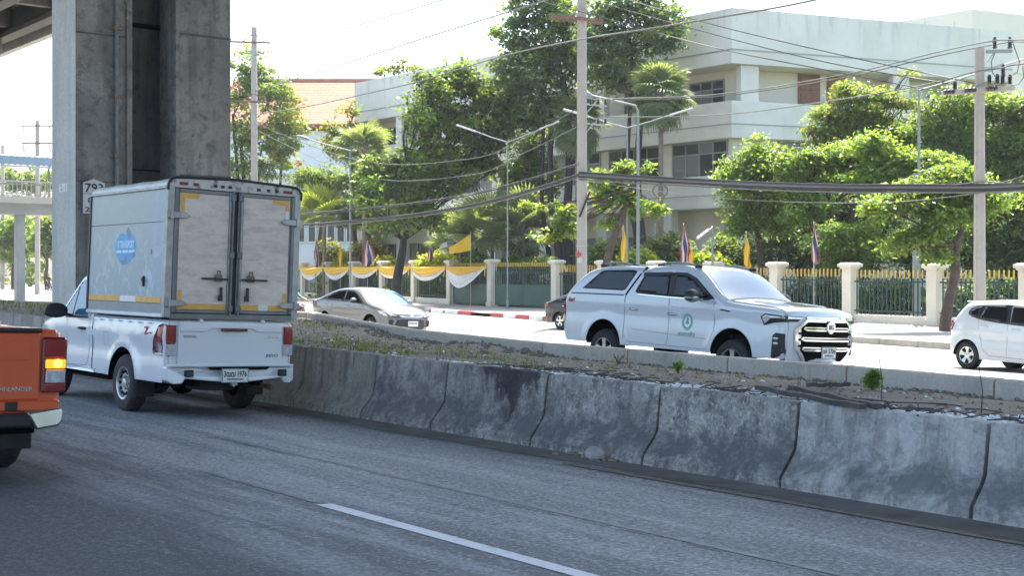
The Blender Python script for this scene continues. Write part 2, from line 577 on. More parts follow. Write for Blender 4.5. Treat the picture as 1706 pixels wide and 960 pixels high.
MAT['asphalt'] = asphalt_mat()
BARR = [
    concrete_mat('barrier_concrete_a', (0.46, 0.42, 0.36), (0.34, 0.31, 0.265), (0.12, 0.115, 0.11), (0.55, 0.53, 0.49), 0.52, splash=0.85),
    concrete_mat('barrier_concrete_b', (0.42, 0.385, 0.335), (0.29, 0.268, 0.235), (0.085, 0.083, 0.085), (0.56, 0.54, 0.51), 0.49, speck_amt=0.7, splash=0.9),
    concrete_mat('barrier_concrete_c', (0.50, 0.48, 0.455), (0.41, 0.395, 0.375), (0.17, 0.165, 0.165), (0.44, 0.45, 0.47), 0.60, bump=0.35, speck_amt=0.25, splash=0.8),
    concrete_mat('barrier_concrete_d', (0.43, 0.385, 0.315), (0.32, 0.288, 0.235), (0.10, 0.095, 0.09), (0.38, 0.37, 0.35), 0.56, bump=0.35, speck_amt=0.3, splash=0.35),
    concrete_mat('barrier_concrete_e', (0.43, 0.395, 0.345), (0.30, 0.278, 0.245), (0.09, 0.088, 0.09), (0.56, 0.54, 0.51), 0.50, speck_amt=0.7, splash=0.9, tar=11.5),
]
MAT['kerb_concrete'] = concrete_mat('kerb_concrete', (0.55, 0.505, 0.43), (0.44, 0.405, 0.345), (0.22, 0.20, 0.175), (0.58, 0.54, 0.47), 0.58, bump=0.3, scale=1.5, speck_amt=0.2)
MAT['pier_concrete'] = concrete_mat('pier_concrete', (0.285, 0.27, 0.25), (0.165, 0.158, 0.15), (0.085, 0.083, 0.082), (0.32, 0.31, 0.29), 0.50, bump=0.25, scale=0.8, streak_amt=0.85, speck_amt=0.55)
MAT['pier_skylit_side'] = concrete_mat('pier_skylit_side', (0.68, 0.645, 0.575), (0.57, 0.54, 0.485), (0.24, 0.235, 0.225), (0.46, 0.45, 0.43), 0.62, bump=0.15, scale=0.6, streak_amt=0.4, speck_amt=0.2)  # skylight on the pillar's side face put into a paler concrete; parapets share it
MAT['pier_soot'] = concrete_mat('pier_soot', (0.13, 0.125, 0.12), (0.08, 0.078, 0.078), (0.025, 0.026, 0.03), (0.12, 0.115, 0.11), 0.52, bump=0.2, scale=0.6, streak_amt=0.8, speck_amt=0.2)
MAT['deck_concrete'] = concrete_mat('deck_concrete', (0.24, 0.225, 0.205), (0.17, 0.16, 0.15), (0.10, 0.095, 0.09), (0.28, 0.27, 0.25), 0.6, bump=0.1, scale=0.4)
MAT['deck_dark'] = simple('deck_dark', (0.085, 0.08, 0.08), 0.9, var=0.25, vscale=0.4)
MAT['pavement'] = concrete_mat('pavement_concrete', (0.36, 0.35, 0.33), (0.28, 0.27, 0.26), (0.17, 0.165, 0.155), (0.40, 0.39, 0.37), 0.60, bump=0.15, scale=0.8, speck_amt=0.2)

def soil_mat():
    t = NT('median_soil')
    vec = t.coords('Position')
    n1 = t.noise(vec, 0.8, 5, 0.6)
    n2 = t.noise(vec, 6, 6, 0.7)
    n3 = t.noise(vec, 40, 4, 0.7)
    c = t.mix(t.ramp(n1, 0.35, 0.65), (0.19, 0.16, 0.122), (0.26, 0.225, 0.175))
    c = t.mix(t.ramp(n2, 0.5, 0.7, 0, 0.6), c, (0.13, 0.105, 0.085))
    c = t.mix(t.ramp(n3, 0.6, 0.75, 0, 0.5), c, (0.36, 0.34, 0.31))
    t.set('Base Color', c)
    t.set('Roughness', 0.95)
    t.bump(t.math('ADD', n2, n3), 0.8, 0.03)
    return t.mat
MAT['soil'] = soil_mat()

def far_road_mat():
    t = NT('far_road_concrete')
    vec = t.coords('Position')
    v2 = t.coords('Position', scale=(1.0, 0.1, 1), rot=(0, 0, -HD))
    n1 = t.noise(v2, 0.8, 5, 0.6)
    n2 = t.noise(vec, 20, 4, 0.7)
    c = t.mix(t.ramp(n1, 0.35, 0.65), (0.26, 0.254, 0.24), (0.33, 0.324, 0.308))
    c = t.mix(t.ramp(n2, 0.55, 0.7, 0, 0.3), c, (0.22, 0.215, 0.205))
    t.set('Base Color', c)
    t.set('Roughness', 0.8)
    t.bump(n2, 0.2, 0.01)
    return t.mat
MAT['far_road'] = far_road_mat()

def ground_mat():
    t = NT('ground_earth')
    vec = t.coords('Position')
    n1 = t.noise(vec, 0.15, 6, 0.6)
    c = t.mix(t.ramp(n1, 0.4, 0.6), (0.10, 0.10, 0.06), (0.20, 0.18, 0.14))
    t.set('Base Color', c)
    t.set('Roughness', 0.95)
    return t.mat
MAT['ground'] = ground_mat()
mk('lawn', (0.07, 0.11, 0.03), 0.95, var=0.4, vscale=1.5, dirt=((0.16, 0.13, 0.09), 0.8, 0.55, 0.7), bump=0.5, bscale=12)
mk('gutter_dirt', (0.135, 0.122, 0.105), 0.95, var=0.3, vscale=2.5, dirt=((0.15, 0.135, 0.115), 5, 0.55, 0.5), bump=0.4, bscale=30)

def marking_mat(name, col, lo, hi, under):
    t = NT(name)
    vec = t.coords('Position')
    n = t.noise(vec, 7, 6, 0.75)
    n2 = t.noise(vec, 60, 3, 0.7)
    c = t.mix(t.ramp(n, lo, hi), under, col)
    c = t.mix(t.ramp(n2, 0.6, 0.75, 0, 0.4), c, under)
    t.set('Base Color', c)
    t.set('Roughness', 0.65)
    return t.mat
MAT['line_white'] = marking_mat('line_white', (0.56, 0.565, 0.57), 0.25, 0.44, (0.13, 0.13, 0.135))
MAT['line_faint'] = marking_mat('line_faint', (0.24, 0.24, 0.24), 0.46, 0.66, (0.13, 0.13, 0.132))
MAT['line_yellow'] = marking_mat('line_yellow', (0.22, 0.175, 0.11), 0.36, 0.62, (0.09, 0.083, 0.07))
MAT['tar'] = simple('tar_seal', (0.05, 0.05, 0.052), 0.6, var=0.3, vscale=6)

# ------------------------------------------------------------------ ground and roads
m = MB()
m.add([(-420, -120, -0.35), (420, -120, -0.35), (420, 520, -0.35), (-420, 520, -0.35)], [(0, 1, 2, 3)])
tag(m.build('ground', MAT['ground']), kind='structure')

def strip(name, mat, s0, s1, qa, qb, zf, ns=1, dz=0.0, nq=1):
    mb = MB()
    def fn(u, v):
        s = s0 + (s1 - s0) * u
        a = qa(s) if callable(qa) else qa
        b = qb(s) if callable(qb) else qb
        q = a + (b - a) * v
        return SQ(s, q, zf(q) + dz)
    mb.grid(fn, ns, nq)
    return tag(mb.build(name, mat, smooth=30), kind='structure')

strip('near_road', MAT['asphalt'], -40, 320, -14.0, 9.3, near_z, 1, 0, 1)
m = MB()
m.grid(lambda u, v: SQ(-40 + 360 * u, -14.2 - 3.5 * v, 1.21 + 0.15), 1, 1)
m.grid(lambda u, v: SQ(-40 + 360 * u, -14.2, 1.205 - 0.05 + 0.205 * v), 1, 1)
tag(m.build('near_pavement', MAT['pavement']), kind='structure')
strip('road_marking', MAT['line_white'], 3.2, 8.5, 4.94, 5.075, near_z, 1, 0.004)
strip('road_marking', MAT['line_white'], -5.5, -1.0, 4.94, 5.075, near_z, 1, 0.004)
strip('road_marking', MAT['line_white'], 17.5, 21.5, 4.94, 5.075, near_z, 1, 0.004)
strip('road_marking', MAT['line_white'], 29.5, 33.5, 4.94, 5.075, near_z, 1, 0.004)
strip('road_marking', MAT['line_faint'], -6, 13.2, 6.32, 6.40, near_z, 1, 0.004)
strip('road_marking', MAT['line_faint'], 8.6, 10.6, 4.98, 5.05, near_z, 1, 0.004)
strip('road_marking', MAT['line_yellow'], -6, 9.6, 8.30, 8.41, near_z, 1, 0.008)
m = MB()
rr = random.Random(4)
for (s0, s1, q0, amp) in ((4.0, 13.2, 6.26, 0.012), (10.9, 12.0, 7.5, 0.02)):
    n = 60
    for i in range(n):
        a, b = s0 + (s1 - s0) * i / n, s0 + (s1 - s0) * (i + 1) / n
        if rr.random() < 0.35:
            continue
        w = 0.003 + 0.007 * rr.random()
        qa = q0 + amp * math.sin(a * 2.3)
        qb = q0 + amp * math.sin(b * 2.3)
        m.add([SQ(a, qa - w, near_z(qa - w) + 0.004), SQ(a, qa + w, near_z(qa + w) + 0.004),
               SQ(b, qb + w, near_z(qb + w) + 0.004), SQ(b, qb - w, near_z(qb - w) + 0.004)], [(0, 1, 2, 3)])
tag(m.build('tar_cracks', MAT['tar']), kind='stuff')
def gut_q(s):
    return 8.47 + 0.05 * math.sin(s * 0.9) + 0.04 * math.sin(s * 2.7 + 1)
strip('gutter_dirt', MAT['gutter_dirt'], -20, 120, gut_q, 9.1, near_z, 400, 0.004)

def kerb_far_q(s):
    return 32.3 + (s - 22.4) * (0.2 if s < 56.4 else 0.233)
m = MB()
def fr(u, v):
    s = -60 + 400 * u
    q = 12.6 + (kerb_far_q(s) - 12.6) * v
    return SQ(s, q, far_z(q))
m.grid(fr, 120, 16)
tag(m.build('far_road', MAT['far_road'], smooth=30), kind='structure')
m = MB()
def lane(s0, s1, fr_):
    n = max(1, int((s1 - s0) / 2))
    def fn(u, v):
        s = s0 + (s1 - s0) * u
        q = 17.0 + (kerb_far_q(s) - 17.0) * fr_ + 0.12 * v
        return SQ(s, q, far_z(q) + 0.005)
    m.grid(fn, n, 1)
for k in range(-3, 16):
    lane(k * 12.0, k * 12.0 + 4, 0.36)
    lane(k * 12.0 + 3, k * 12.0 + 7, 0.70)
tag(m.build('far_lane_markings', MAT['line_white']), kind='structure')

# ------------------------------------------------------------------ barrier blocks along the near road
BJ = [0.35, 2.1, 3.85, 5.62, 7.48, 9.20, 10.93, 12.8, 14.36, 16.2, 18.0, 19.8, 21.6, 23.4]
while BJ[-1] < 40:
    BJ.append(BJ[-1] + 1.8)
def barr_top(s):
    return 1.01 + 0.0105 * max(0, min(s, 40) - 5.3)
BLAB = {3.85: ('pale bluish grey concrete barrier block at the right edge of the photo', 2),
        5.62: ('smooth pale concrete barrier block with a chipped right joint, behind the yellow edge line', 2),
        7.48: ('barrier block blotched with flaking paint, right of the lump of rubble', 1),
        9.20: ('darkest stained barrier block with the lump of rubble at its foot', 1),
        10.93: ('barrier block with a black tar stain hanging from its top edge', 4),
        12.8: ('blotchy grey barrier block with scraped dark foot, second from the box truck', 0),
        14.36: ('tan grey concrete barrier block just right of the box truck rear wheel', 3)}
def block(s0, s1, mat, rnd):
    """one cast block, local x along the road, y away from the near road"""
    L = s1 - s0 - 0.035
    zb = near_z(9.0)
    base = SQ((s0 + s1) / 2, 9.0, zb)
    h0, h1 = barr_top(s0) - zb, barr_top(s1) - zb
    prof = [(-0.02, -0.06), (0.0, 0.09), (0.05, 0.15), (0.15, 0.26), (0.195, 0.36), (0.25, 0.99), (0.265, 1.0), (0.375, 1.0), (0.385, 0.98), (0.40, -0.06)]
    mb = MB()
    n = 12
    def jit(i, k, amp):
        return amp * (math.sin(i * 1.7 + k * 2.3 + rnd * 9) + math.sin(i * 3.9 + k + rnd * 5)) * 0.5
    vs, fs = [], []
    for i in range(n + 1):
        x = -L / 2 + L * i / n
        h = h0 + (h1 - h0) * i / n
        edge = 0.012 if i in (0, n) else 0.0
        for k, (y, zz) in enumerate(prof):
            z = zz if zz < 0.3 else (0.26 + (zz - 0.26) / 0.74 * (h - 0.26))
            if zz > 0.9:
                z -= edge + max(0, jit(i, 7, 0.012))
            vs.append((x, -(y + jit(i, k, 0.007) + (edge if y < 0.3 else -edge)), z))
    K = len(prof)
    for i in range(n):
        for k in range(K - 1):
            fs.append((i * K + k, i * K + k + 1, (i + 1) * K + k + 1, (i + 1) * K + k))
    fs.append(tuple(range(K)))
    fs.append(tuple(reversed(range(n * K, n * K + K))))
    mb.add(vs, fs)
    o = mb.build('concrete_barrier', mat, smooth=28)
    o.location = base
    o.rotation_euler = (0, 0, math.atan2(DIR.y, DIR.x))
    return o
for i in range(len(BJ) - 1):
    s0, s1 = BJ[i], BJ[i + 1]
    lab, mi = BLAB.get(s0, (None, 3 if s0 > 14 else 2))
    if lab is None:
        lab = ('weathered concrete barrier block in the row hidden by and left of the box truck' if s0 > 15
               else 'concrete barrier block in the row beyond the right edge of the photo')
    o = block(s0, s1, BARR[mi], (i * 0.37) % 1)
    tag(o, lab, 'barrier', 'concrete barrier blocks along the near road')

# ------------------------------------------------------------------ far kerb of the median
KJ_PX = [(1656, 632), (1410, 611), (1212, 596), (1046, 582.5), (904, 572), (783, 560), (682, 549), (588.6, 534), (513, 520)]
KJ = [on_z(px, py, 1.0) for px, py in KJ_PX]
d = (KJ[0] - KJ[1]).normalized()
pre = [KJ[0] + d * (2.0 * k) for k in (3, 2, 1)]
post = []
last = KJ[-1]
for k in range(12):
    s = last.dot(DIR)
    tgt_q = 18.4 - 1.6 * min(1, (s - 33) / 18) if s < 51 else 16.8
    nxt = SQ(s + 2.6, tgt_q, 1.0)
    post.append(nxt)
    last = nxt
KP = pre + KJ + post
def kerb_q(s):
    for a, b in zip(KP[:-1], KP[1:]):
        sa, sb = a.dot(DIR), b.dot(DIR)
        if sa <= s <= sb:
            f = (s - sa) / (sb - sa)
            return a.dot(NRM) * (1 - f) + b.dot(NRM) * f
    return KP[0].dot(NRM) if s < KP[0].dot(DIR) else KP[-1].dot(NRM)
KLAB = ['kerb stone at the right edge of the photo, behind the dry stem', 'kerb stone behind the round green weed',
        'cracked kerb stone in front of the white pickup grille', 'kerb stone below the white pickup front wheel',
        'kerb stone below the white pickup rear wheel', 'kerb stone below the dark maroon car',
        'kerb stone ending beside the bumper of the silver sedan', 'kerb stone below the bumper of the silver sedan',
        'kerb stone below the front wheel of the silver sedan', 'kerb stone next to the box truck at the left end']
for i in range(len(KP) - 1):
    a, b = KP[i], KP[i + 1]
    dd = (b - a)
    L = dd.length - 0.03
    j = i - 2
    lab = KLAB[j] if 0 <= j < len(KLAB) - 1 else ('kerb stone of the median row hidden left of the silver sedan' if j > 0 else 'kerb stone of the median row right of the photo')
    mb = MB()
    n = 6
    vs, fs = [], []
    prof = [(-0.02, -0.55), (0.0, -0.03), (0.03, 0.0), (0.19, 0.0), (0.21, -0.02), (0.24, -0.75)]
    for k in range(n + 1):
        x = -L / 2 + L * k / n
        for kk, (y, z) in enumerate(prof):
            e = 0.008 * math.sin(k * 2.1 + kk * 1.3 + i)
            vs.append((x, -y + e * 0.6, z + (e * 0.5 if z > -0.1 else 0)))
    K = len(prof)
    for k in range(n):
        for kk in range(K - 1):
            fs.append((k * K + kk, k * K + kk + 1, (k + 1) * K + kk + 1, (k + 1) * K + kk))
    fs += [tuple(range(K)), tuple(reversed(range(n * K, n * K + K)))]
    mb.add(vs, fs)
    o = mb.build('kerb_stone', MAT['kerb_concrete'], smooth=25)
    o.location = (a + b) / 2
    o.rotation_euler = (0, 0, math.atan2(dd.y, dd.x))
    tag(o, lab, 'kerb', 'kerb stones along the far side of the median')

# ------------------------------------------------------------------ median soil
def vnoise(x, y, seed=0):
    return (math.sin(x * 1.7 + seed) * math.cos(y * 2.1 - seed) + 0.5 * math.sin(x * 4.3 + y * 3.1 + seed * 2) + 0.3 * math.sin(x * 9.1 - y * 7.7 + seed)) / 1.8
def soil_z(s, q):
    qk = kerb_q(s)
    f = max(0, min(1, (q - 9.4) / max(0.5, qk - 9.4)))
    zk = 0.78 if s < 20 else 0.78 + min(0.04, (s - 20) * 0.01)
    z = (barr_top(s) - 0.03) * (1 - f) + zk * f
    z += 0.05 * math.sin(math.pi * f) * 0.6
    amp = 0.035 * math.sin(math.pi * min(1, max(0, f))) + 0.006
    z += amp * vnoise(s * 1.3, q * 1.9, 2) + 0.4 * amp * vnoise(s * 4.1, q * 5.3, 5)
    # heaped earth against the kerb near the truck
    if 16 < s < 29:
        z += 0.10 * max(0, 1 - abs(f - 0.93) / 0.10) * max(0, math.sin((s - 16) * 0.9)) ** 0.5
    return z
m = MB()
def so(u, v):
    s = -14 + 106 * (u ** 1.35)
    qk = kerb_q(s) + 0.03
    q = 9.36 + (qk - 9.36) * v
    if v == 0:
        return SQ(s, 9.36, near_z(9.0) - 0.2)
    return SQ(s, q, soil_z(s, q))
m.grid(so, 420, 40)
tag(m.build('median_soil', MAT['soil'], smooth=60), kind='structure')

# ------------------------------------------------------------------ pavement on the far side
FENCE_A, FENCE_B = Vector((15.5, 47.9, 0)), Vector((-1.12, 73.7, 0))
FD = (FENCE_B - FENCE_A).normalized()                      # along the fence, away
FD2 = Vector((-0.485, 0.875, 0)).normalized()
def fence_pt(t):
    L = (FENCE_B - FENCE_A).length
    return FENCE_A + FD * t if t <= L else FENCE_B + FD2 * (t - L)
PAVE_Z = 0.16
m = MB()
def pv(u, v):
    t = -40 + 340 * u
    f = fence_pt(t)
    s = f.dot(DIR)
    k = SQ(s, kerb_far_q(s), 0)
    k = Vector((k.x, k.y, 0))
    p = k * (1 - v) + f * v
    return Vector((p.x, p.y, PAVE_Z))
m.grid(pv, 170, 3)
tag(m.build('pavement', MAT['pavement']), kind='structure')
m = MB()
def lw(u, v):
    t = -60 + 380 * u
    f = fence_pt(t)
    nr = Vector((0.84, 0.54, 0))
    p = f + nr * (90 * v)
    return Vector((p.x, p.y, 0.12))
m.grid(lw, 100, 4)
tag(m.build('garden_ground', MAT['lawn']), kind='structure')

# kerb edge of the far pavement: plain run plus painted stones
FKA, FKB = on_z(1500, 577, 0.0), on_z(875, 533, 0.0)
fkd = (FKB - FKA).normalized()
def far_kerb_pt(s):
    return SQ(s, kerb_far_q(s), 0)
def kerb_run(sa, sb, mat, name, lab=None, group=None, seg=1.0, dq=0.0):
    mb = MB()
    n = max(1, int((sb - sa) / seg))
    for i in range(n):
        a, b = far_kerb_pt(sa + (sb - sa) * i / n), far_kerb_pt(sa + (sb - sa) * (i + 1) / n)
        dd = (b - a).normalized()
        nn = Vector((dd.y, -dd.x, 0))
        if nn.dot(NRM) < 0:
            nn = -nn
        a, b = a + dd * 0.01, b - dd * 0.01
        mb.add([a - nn * 0.03 + Vector((0, 0, -0.05)), b - nn * 0.03 + Vector((0, 0, -0.05)), b + nn * 0.25 + Vector((0, 0, -0.05)), a + nn * 0.25 + Vector((0, 0, -0.05)),
                a + Vector((0, 0, 0.2)), b + Vector((0, 0, 0.2)), b + nn * 0.25 + Vector((0, 0, 0.2)), a + nn * 0.25 + Vector((0, 0, 0.2))],
               [(3, 2, 1, 0), (4, 5, 6, 7), (0, 1, 5, 4), (1, 2, 6, 5), (2, 3, 7, 6), (3, 0, 4, 7)])
    o = mb.build(name, mat, bevel=0.02)
    if lab:
        tag(o, lab, 'kerb', group)
    else:
        tag(o, kind='structure')
    return o
S1 = far_kerb_pt(0)
kerb_run(-30, 40.0, MAT['kerb_concrete'], 'far_pavement_kerb', seg=1.5)
sk = 42.2
colr = ['kerb_red', 'kerb_white'] * 6
pts_lab = ['nearest', 'second', 'third', 'fourth', 'fifth', 'sixth', 'seventh']
for i in range(5):
    kerb_run(sk + i * 1.25, sk + i * 1.25 + 1.22, MAT[colr[i]], 'painted_kerb_stone',
             ('%s painted kerb stone by the green gate, %s of five from the maroon car') % ('red' if i % 2 == 0 else 'white', pts_lab[i]),
             'red and white kerb stones by the gates')
for i, (sa, c) in enumerate(((50.5, 'kerb_red'), (52.0, 'kerb_white'), (53.7, 'kerb_white'), (55.4, 'kerb_red'), (56.9, 'kerb_white'))):
    kerb_run(sa, sa + 1.5, MAT[c], 'painted_kerb_stone',
             '%s painted kerb stone in front of the swagged fence, %s counted from the green gate' % ('red' if 'red' in c else 'white', pts_lab[i]),
             'red and white kerb stones by the gates')
kerb_run(58.4, 220, MAT['kerb_concrete'], 'far_pavement_kerb', seg=2.5)

# ------------------------------------------------------------------ viaduct
via = thing('viaduct', 'elevated concrete expressway with a tall stained pillar standing in the median', 'viaduct', SQ(30.7, 13.3, 0.5), HD)
VI = via.matrix_basis.copy()
VINV = (Matrix.Translation(SQ(30.7, 13.3, 0.5)) @ Matrix.Rotation(HD, 4, 'Z')).inverted()
# local frame: x = across (q - 13.3), y = along the road (s - 30.7), z up from 0.5
def vloc(s, q, z):
    return Vector((q - 13.3, s - 30.7, z - 0.5))
ZD = 14.45
def shaft_box(mb, q0, q1, s0, s1, z0, z1, mi=0):
    mb.box(((q0 + q1) / 2 - 13.3, (s0 + s1) / 2 - 30.7, (z0 + z1) / 2 - 0.5), (q1 - q0, s1 - s0, z1 - z0), mi=mi)
ZC = 12.7
def pier(s):
    mb = MB()
    shaft_box(mb, 11.31, 12.72, s, s + 1.62, -0.3, ZC)
    o1 = mb.build('pillar_shaft', [MAT['pier_concrete'], MAT['pier_skylit_side']], via, bevel=0.05, seg=2)
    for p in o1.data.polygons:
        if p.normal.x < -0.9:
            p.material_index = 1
    mb = MB()
    shaft_box(mb, 13.80, 15.36, s, s + 1.62, -0.3, ZC)
    o2 = mb.build('pillar_shaft', MAT['pier_concrete'], via, bevel=0.05, seg=2)
    mb = MB()
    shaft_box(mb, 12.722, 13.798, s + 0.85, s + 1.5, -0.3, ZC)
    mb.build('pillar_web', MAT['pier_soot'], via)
    mb = MB()
    shaft_box(mb, 12.722, 13.798, s + 0.83, s + 0.849, 8.3, 8.42)
    shaft_box(mb, 12.722, 13.798, s + 0.83, s + 0.849, 4.7, 4.74)
    mb.build('form_joint', MAT['dark_void'], via)
    # narrow concrete fins either side of the recess
    mb = MB()
    shaft_box(mb, 12.56, 12.70, s - 0.05, s - 0.001, -0.3, ZC)
    shaft_box(mb, 13.82, 13.93, s - 0.05, s - 0.001, -0.3, ZC)
    mb.build('edge_fin', MAT['pier_concrete'], via, bevel=0.01)
    mb = MB()
    for zz in (4.55, 8.1, 11.9):
        shaft_box(mb, 13.94, 15.35, s - 0.012, s - 0.001, zz, zz + 0.05)
        shaft_box(mb, 11.32, 12.55, s - 0.012, s - 0.001, zz - 0.25, zz - 0.21)
    mb.build('form_seam', MAT['pier_soot'], via)
    # pier cap
    mb = MB()
    poly = [(5.0, 14.42), (5.0, 13.7), (10.5, ZC + 0.003), (16.2, ZC + 0.003), (22.0, 13.7), (22.0, 14.42)]
    mb.prism(poly, lambda q, z, a: Vector((q - 13.3, a, z - 0.5)), s - 0.5 - 30.7, s + 2.1 - 30.7)
    mb.build('pier_cap', MAT['deck_concrete'], via, bevel=0.04)
for k in (-1, 0, 1, 2, 3, 4, 5):
    if k in (-1,):
        pier(30.7 - 40.0)
    else:
        pier(30.7 + 40.0 * k)
S_A, S_B = -70.0, 250.0
mb = MB()
shaft_box(mb, 2.6, 24.0, S_A, S_B, ZD + 1.75, ZD + 2.05)
mb.build('deck_slab', MAT['deck_dark'], via)
for q in (4.2, 7.2, 10.2, 13.3, 16.4, 19.4, 22.4):
    mb = MB()
    poly = [(q - 0.35, 0), (q + 0.35, 0), (q + 0.35, 0.25), (q + 0.12, 0.45), (q + 0.12, 1.35), (q + 0.4, 1.6), (q + 0.4, 1.75), (q - 0.4, 1.75), (q - 0.4, 1.6), (q - 0.12, 1.35), (q - 0.12, 0.45), (q - 0.35, 0.25)]
    mb.prism(poly, lambda a, z, y: Vector((a - 13.3, y, ZD + z - 0.5)), S_A - 30.7, S_B - 30.7)
    mb.build('girder', MAT['deck_concrete'], via)
s = S_A + 3
while s < S_B:
    mb = MB()
    for q0, q1 in ((4.33, 7.07), (7.33, 10.07), (10.33, 13.17), (13.43, 16.27), (16.53, 19.27), (19.53, 22.27), (22.53, 23.55)):
        shaft_box(mb, q0, q1, s, s + 0.45, ZD + 0.45, ZD + 1.74)
    mb.build('cross_beam', MAT['deck_concrete'], via)
    s += 6.5
mb = MB()
shaft_box(mb, 23.6, 24.0, S_A, S_B, ZD - 0.05, ZD + 3.1)
mb.build('parapet', MAT['pier_skylit_side'], via)
mb = MB()
shaft_box(mb, 2.6, 3.0, S_A, S_B, ZD + 1.3, ZD + 3.1)
mb.build('parapet', MAT['pier_skylit_side'], via)
# drain pipe on the left shaft, its clamps
pipe = MB().tube([vloc(30.64, 12.30, 0.3), vloc(30.64, 12.30, 12.6)], 0.045, 10).build('drain_pipe', MAT['alu_dark'], via, smooth=40)
for z in (4.95, 6.4, 8.05, 10.5):
    mb = MB()
    mb.box(vloc(30.66, 12.30, z), (0.30, 0.06, 0.05))
    mb.box(vloc(30.585, 12.30, z), (0.14, 0.06, 0.07))
    mb.build('pipe_clamp', MAT['rust_steel'], pipe)
# painted number on the side of the shaft
mb = MB()
shaft_box(mb, 11.303, 11.309, 31.2, 31.75, 4.10, 4.29)
mb.build('number_patch', MAT['tape_white'], via)
text_mesh('painted_number', '2-1', 0.2, via, MAT['ink_grey'], basis(vloc(31.48, 11.300, 4.195), (0, -1, 0), (0, 0, 1)), 0.001, fit=(0.36, 0.14))
# number plate on the shaft: house-shaped plate over two cells
sg = thing('number_sign', 'white house-shaped number plate reading 793 on the pillar', 'sign', SQ(30.68, 11.75, 3.9), HD)
mb = MB()
mb.prism([(-0.265, 0.125), (0.265, 0.125), (0.265, 0.39), (0, 0.48), (-0.265, 0.39)], lambda x, z, a: Vector((x, a, z)), -0.03, 0.0)
mb.build('top_plate', MAT['sign_white'], sg, bevel=0.004)
MB().box((0, -0.015, -0.117), (0.53, 0.03, 0.466)).build('lower_plate', MAT['sign_white'], sg, bevel=0.004)
def sgtext(n, b, z, w, h, x=0.0):
    text_mesh(n, b, 0.3, sg, MAT['ink_black'], basis((x, -0.033, z), (1, 0, 0), (0, 0, 1)), 0.001, 0.006, fit=(w, h))
sgtext('number', '793', 0.265, 0.45, 0.22)
sgtext('letter', 'C', -0.03, 0.13, 0.15, -0.09)
sgtext('number', '28', -0.25, 0.24, 0.12, -0.10)

# ------------------------------------------------------------------ footbridge far on the left
fb = thing('footbridge', 'covered pedestrian bridge with a blue ribbed roof crossing the road far left', 'footbridge', SQ(92, 20, 0.0), HD)
Q0, Q1 = -6.0, 24.0
mb = MB()
n = 75
for i in range(n):
    a, b = Q0 + (Q1 - Q0) * i / n, Q0 + (Q1 - Q0) * (i + 1) / n
    mid = (a + b) / 2
    mb.add([(a, -1.5, 9.35), (mid, -1.5, 9.40), (b, -1.5, 9.35), (a, -1.45, 9.95), (mid, -1.45, 10.0), (b, -1.45, 9.95),
            (a, 1.5, 10.25), (mid, 1.5, 10.30), (b, 1.5, 10.25)], [(0, 1, 4, 3), (1, 2, 5, 4), (3, 4, 7, 6), (4, 5, 8, 7)])
mb.build('roof', MAT['roof_blue'], fb, fix=False)
mb = MB()
mb.box(((Q0 + Q1) / 2, -1.52, 9.28), (Q1 - Q0, 0.12, 0.12))
mb.box(((Q0 + Q1) / 2, 1.5, 9.9), (Q1 - Q0, 0.12, 0.12))
mb.build('eave_beam', MAT['rail_cream'], fb)
mb = MB()
mb.box(((Q0 + Q1) / 2, 0, 7.0), (Q1 - Q0, 3.2, 0.45))
mb.build('deck', MAT['rail_cream'], fb)
mb = MB()
mb.box(((Q0 + Q1) / 2, 0, 6.4), (Q1 - Q0, 1.8, 0.75))
mb.build('deck_beam', MAT['bridge_grey'], fb)
for y in (-1.5, 1.5):
    mb = MB()
    mb.box(((Q0 + Q1) / 2, y, 8.25), (Q1 - Q0, 0.1, 0.12))
    mb.box(((Q0 + Q1) / 2, y, 7.45), (Q1 - Q0, 0.06, 0.06))
    k = Q0
    while k < Q1:
        mb.box((k, y, 7.74), (0.05, 0.05, 0.96))
        k += 0.32
    o = mb.build('railing', MAT['rail_cream'], fb)
for k in (-5.5, -1.0, 3.5, 8.0, 12.5, 17.0, 21.5):
    for y in (-1.42, 1.42):
        mb = MB()
        mb.box((k, y, 8.5), (0.13, 0.13, 2.6))
        mb.build('roof_post', MAT['rail_cream'], fb)
for k in (-3.8, 10.0, 21.0):
    mb = MB()
    mb.box((k, 0, 3.0), (0.55, 0.7, 6.05))
    mb.build('column', MAT['bridge_grey'], fb, bevel=0.03)
mb = MB()
for i in range(18):
    mb.box((Q1 + 0.6, 1.8 + i * 0.62, 6.9 - i * 0.38), (1.8, 0.62, 0.38))
mb.build('stair', MAT['bridge_grey'], fb)

# ------------------------------------------------------------------ white office building
BC = Vector((12.1, 72.0, 0))
BA = Vector((-0.64, 0.77, 0)).normalized()
BB = Vector((0.927, 0.373, 0)).normalized()
NA = Vector((-0.77, -0.64, 0)).normalized()
NB = Vector((0.373, -0.927, 0)).normalized()
LA, LB = 38.0, 19.7
office = thing('office_building', 'long white three storey office building with deep balcony bands behind the trees', 'building', BC)
def wall_streak_mat():
    t = NT('office_paint')
    vec = t.coords('Position')
    st = t.coords('Position', scale=(1, 1, 0.12))
    z = t.sep(vec)[2]
    n1 = t.noise(st, 2.2, 5, 0.65)
    n2 = t.noise(vec, 0.35, 4, 0.6)
    c = t.mix(t.ramp(n2, 0.35, 0.65), (0.63, 0.595, 0.53), (0.73, 0.695, 0.63))
    drip = t.math('MULTIPLY', t.ramp(n1, 0.55, 0.70), t.ramp(z, 14.8, 16.7, 0.08, 0.7))
    c = t.mix(drip, c, (0.36, 0.37, 0.37))
    t.set('Base Color', c)
    t.set('Roughness', 0.75)
    t.bump(t.noise(vec, 12, 4), 0.06, 0.01)
    return t.mat
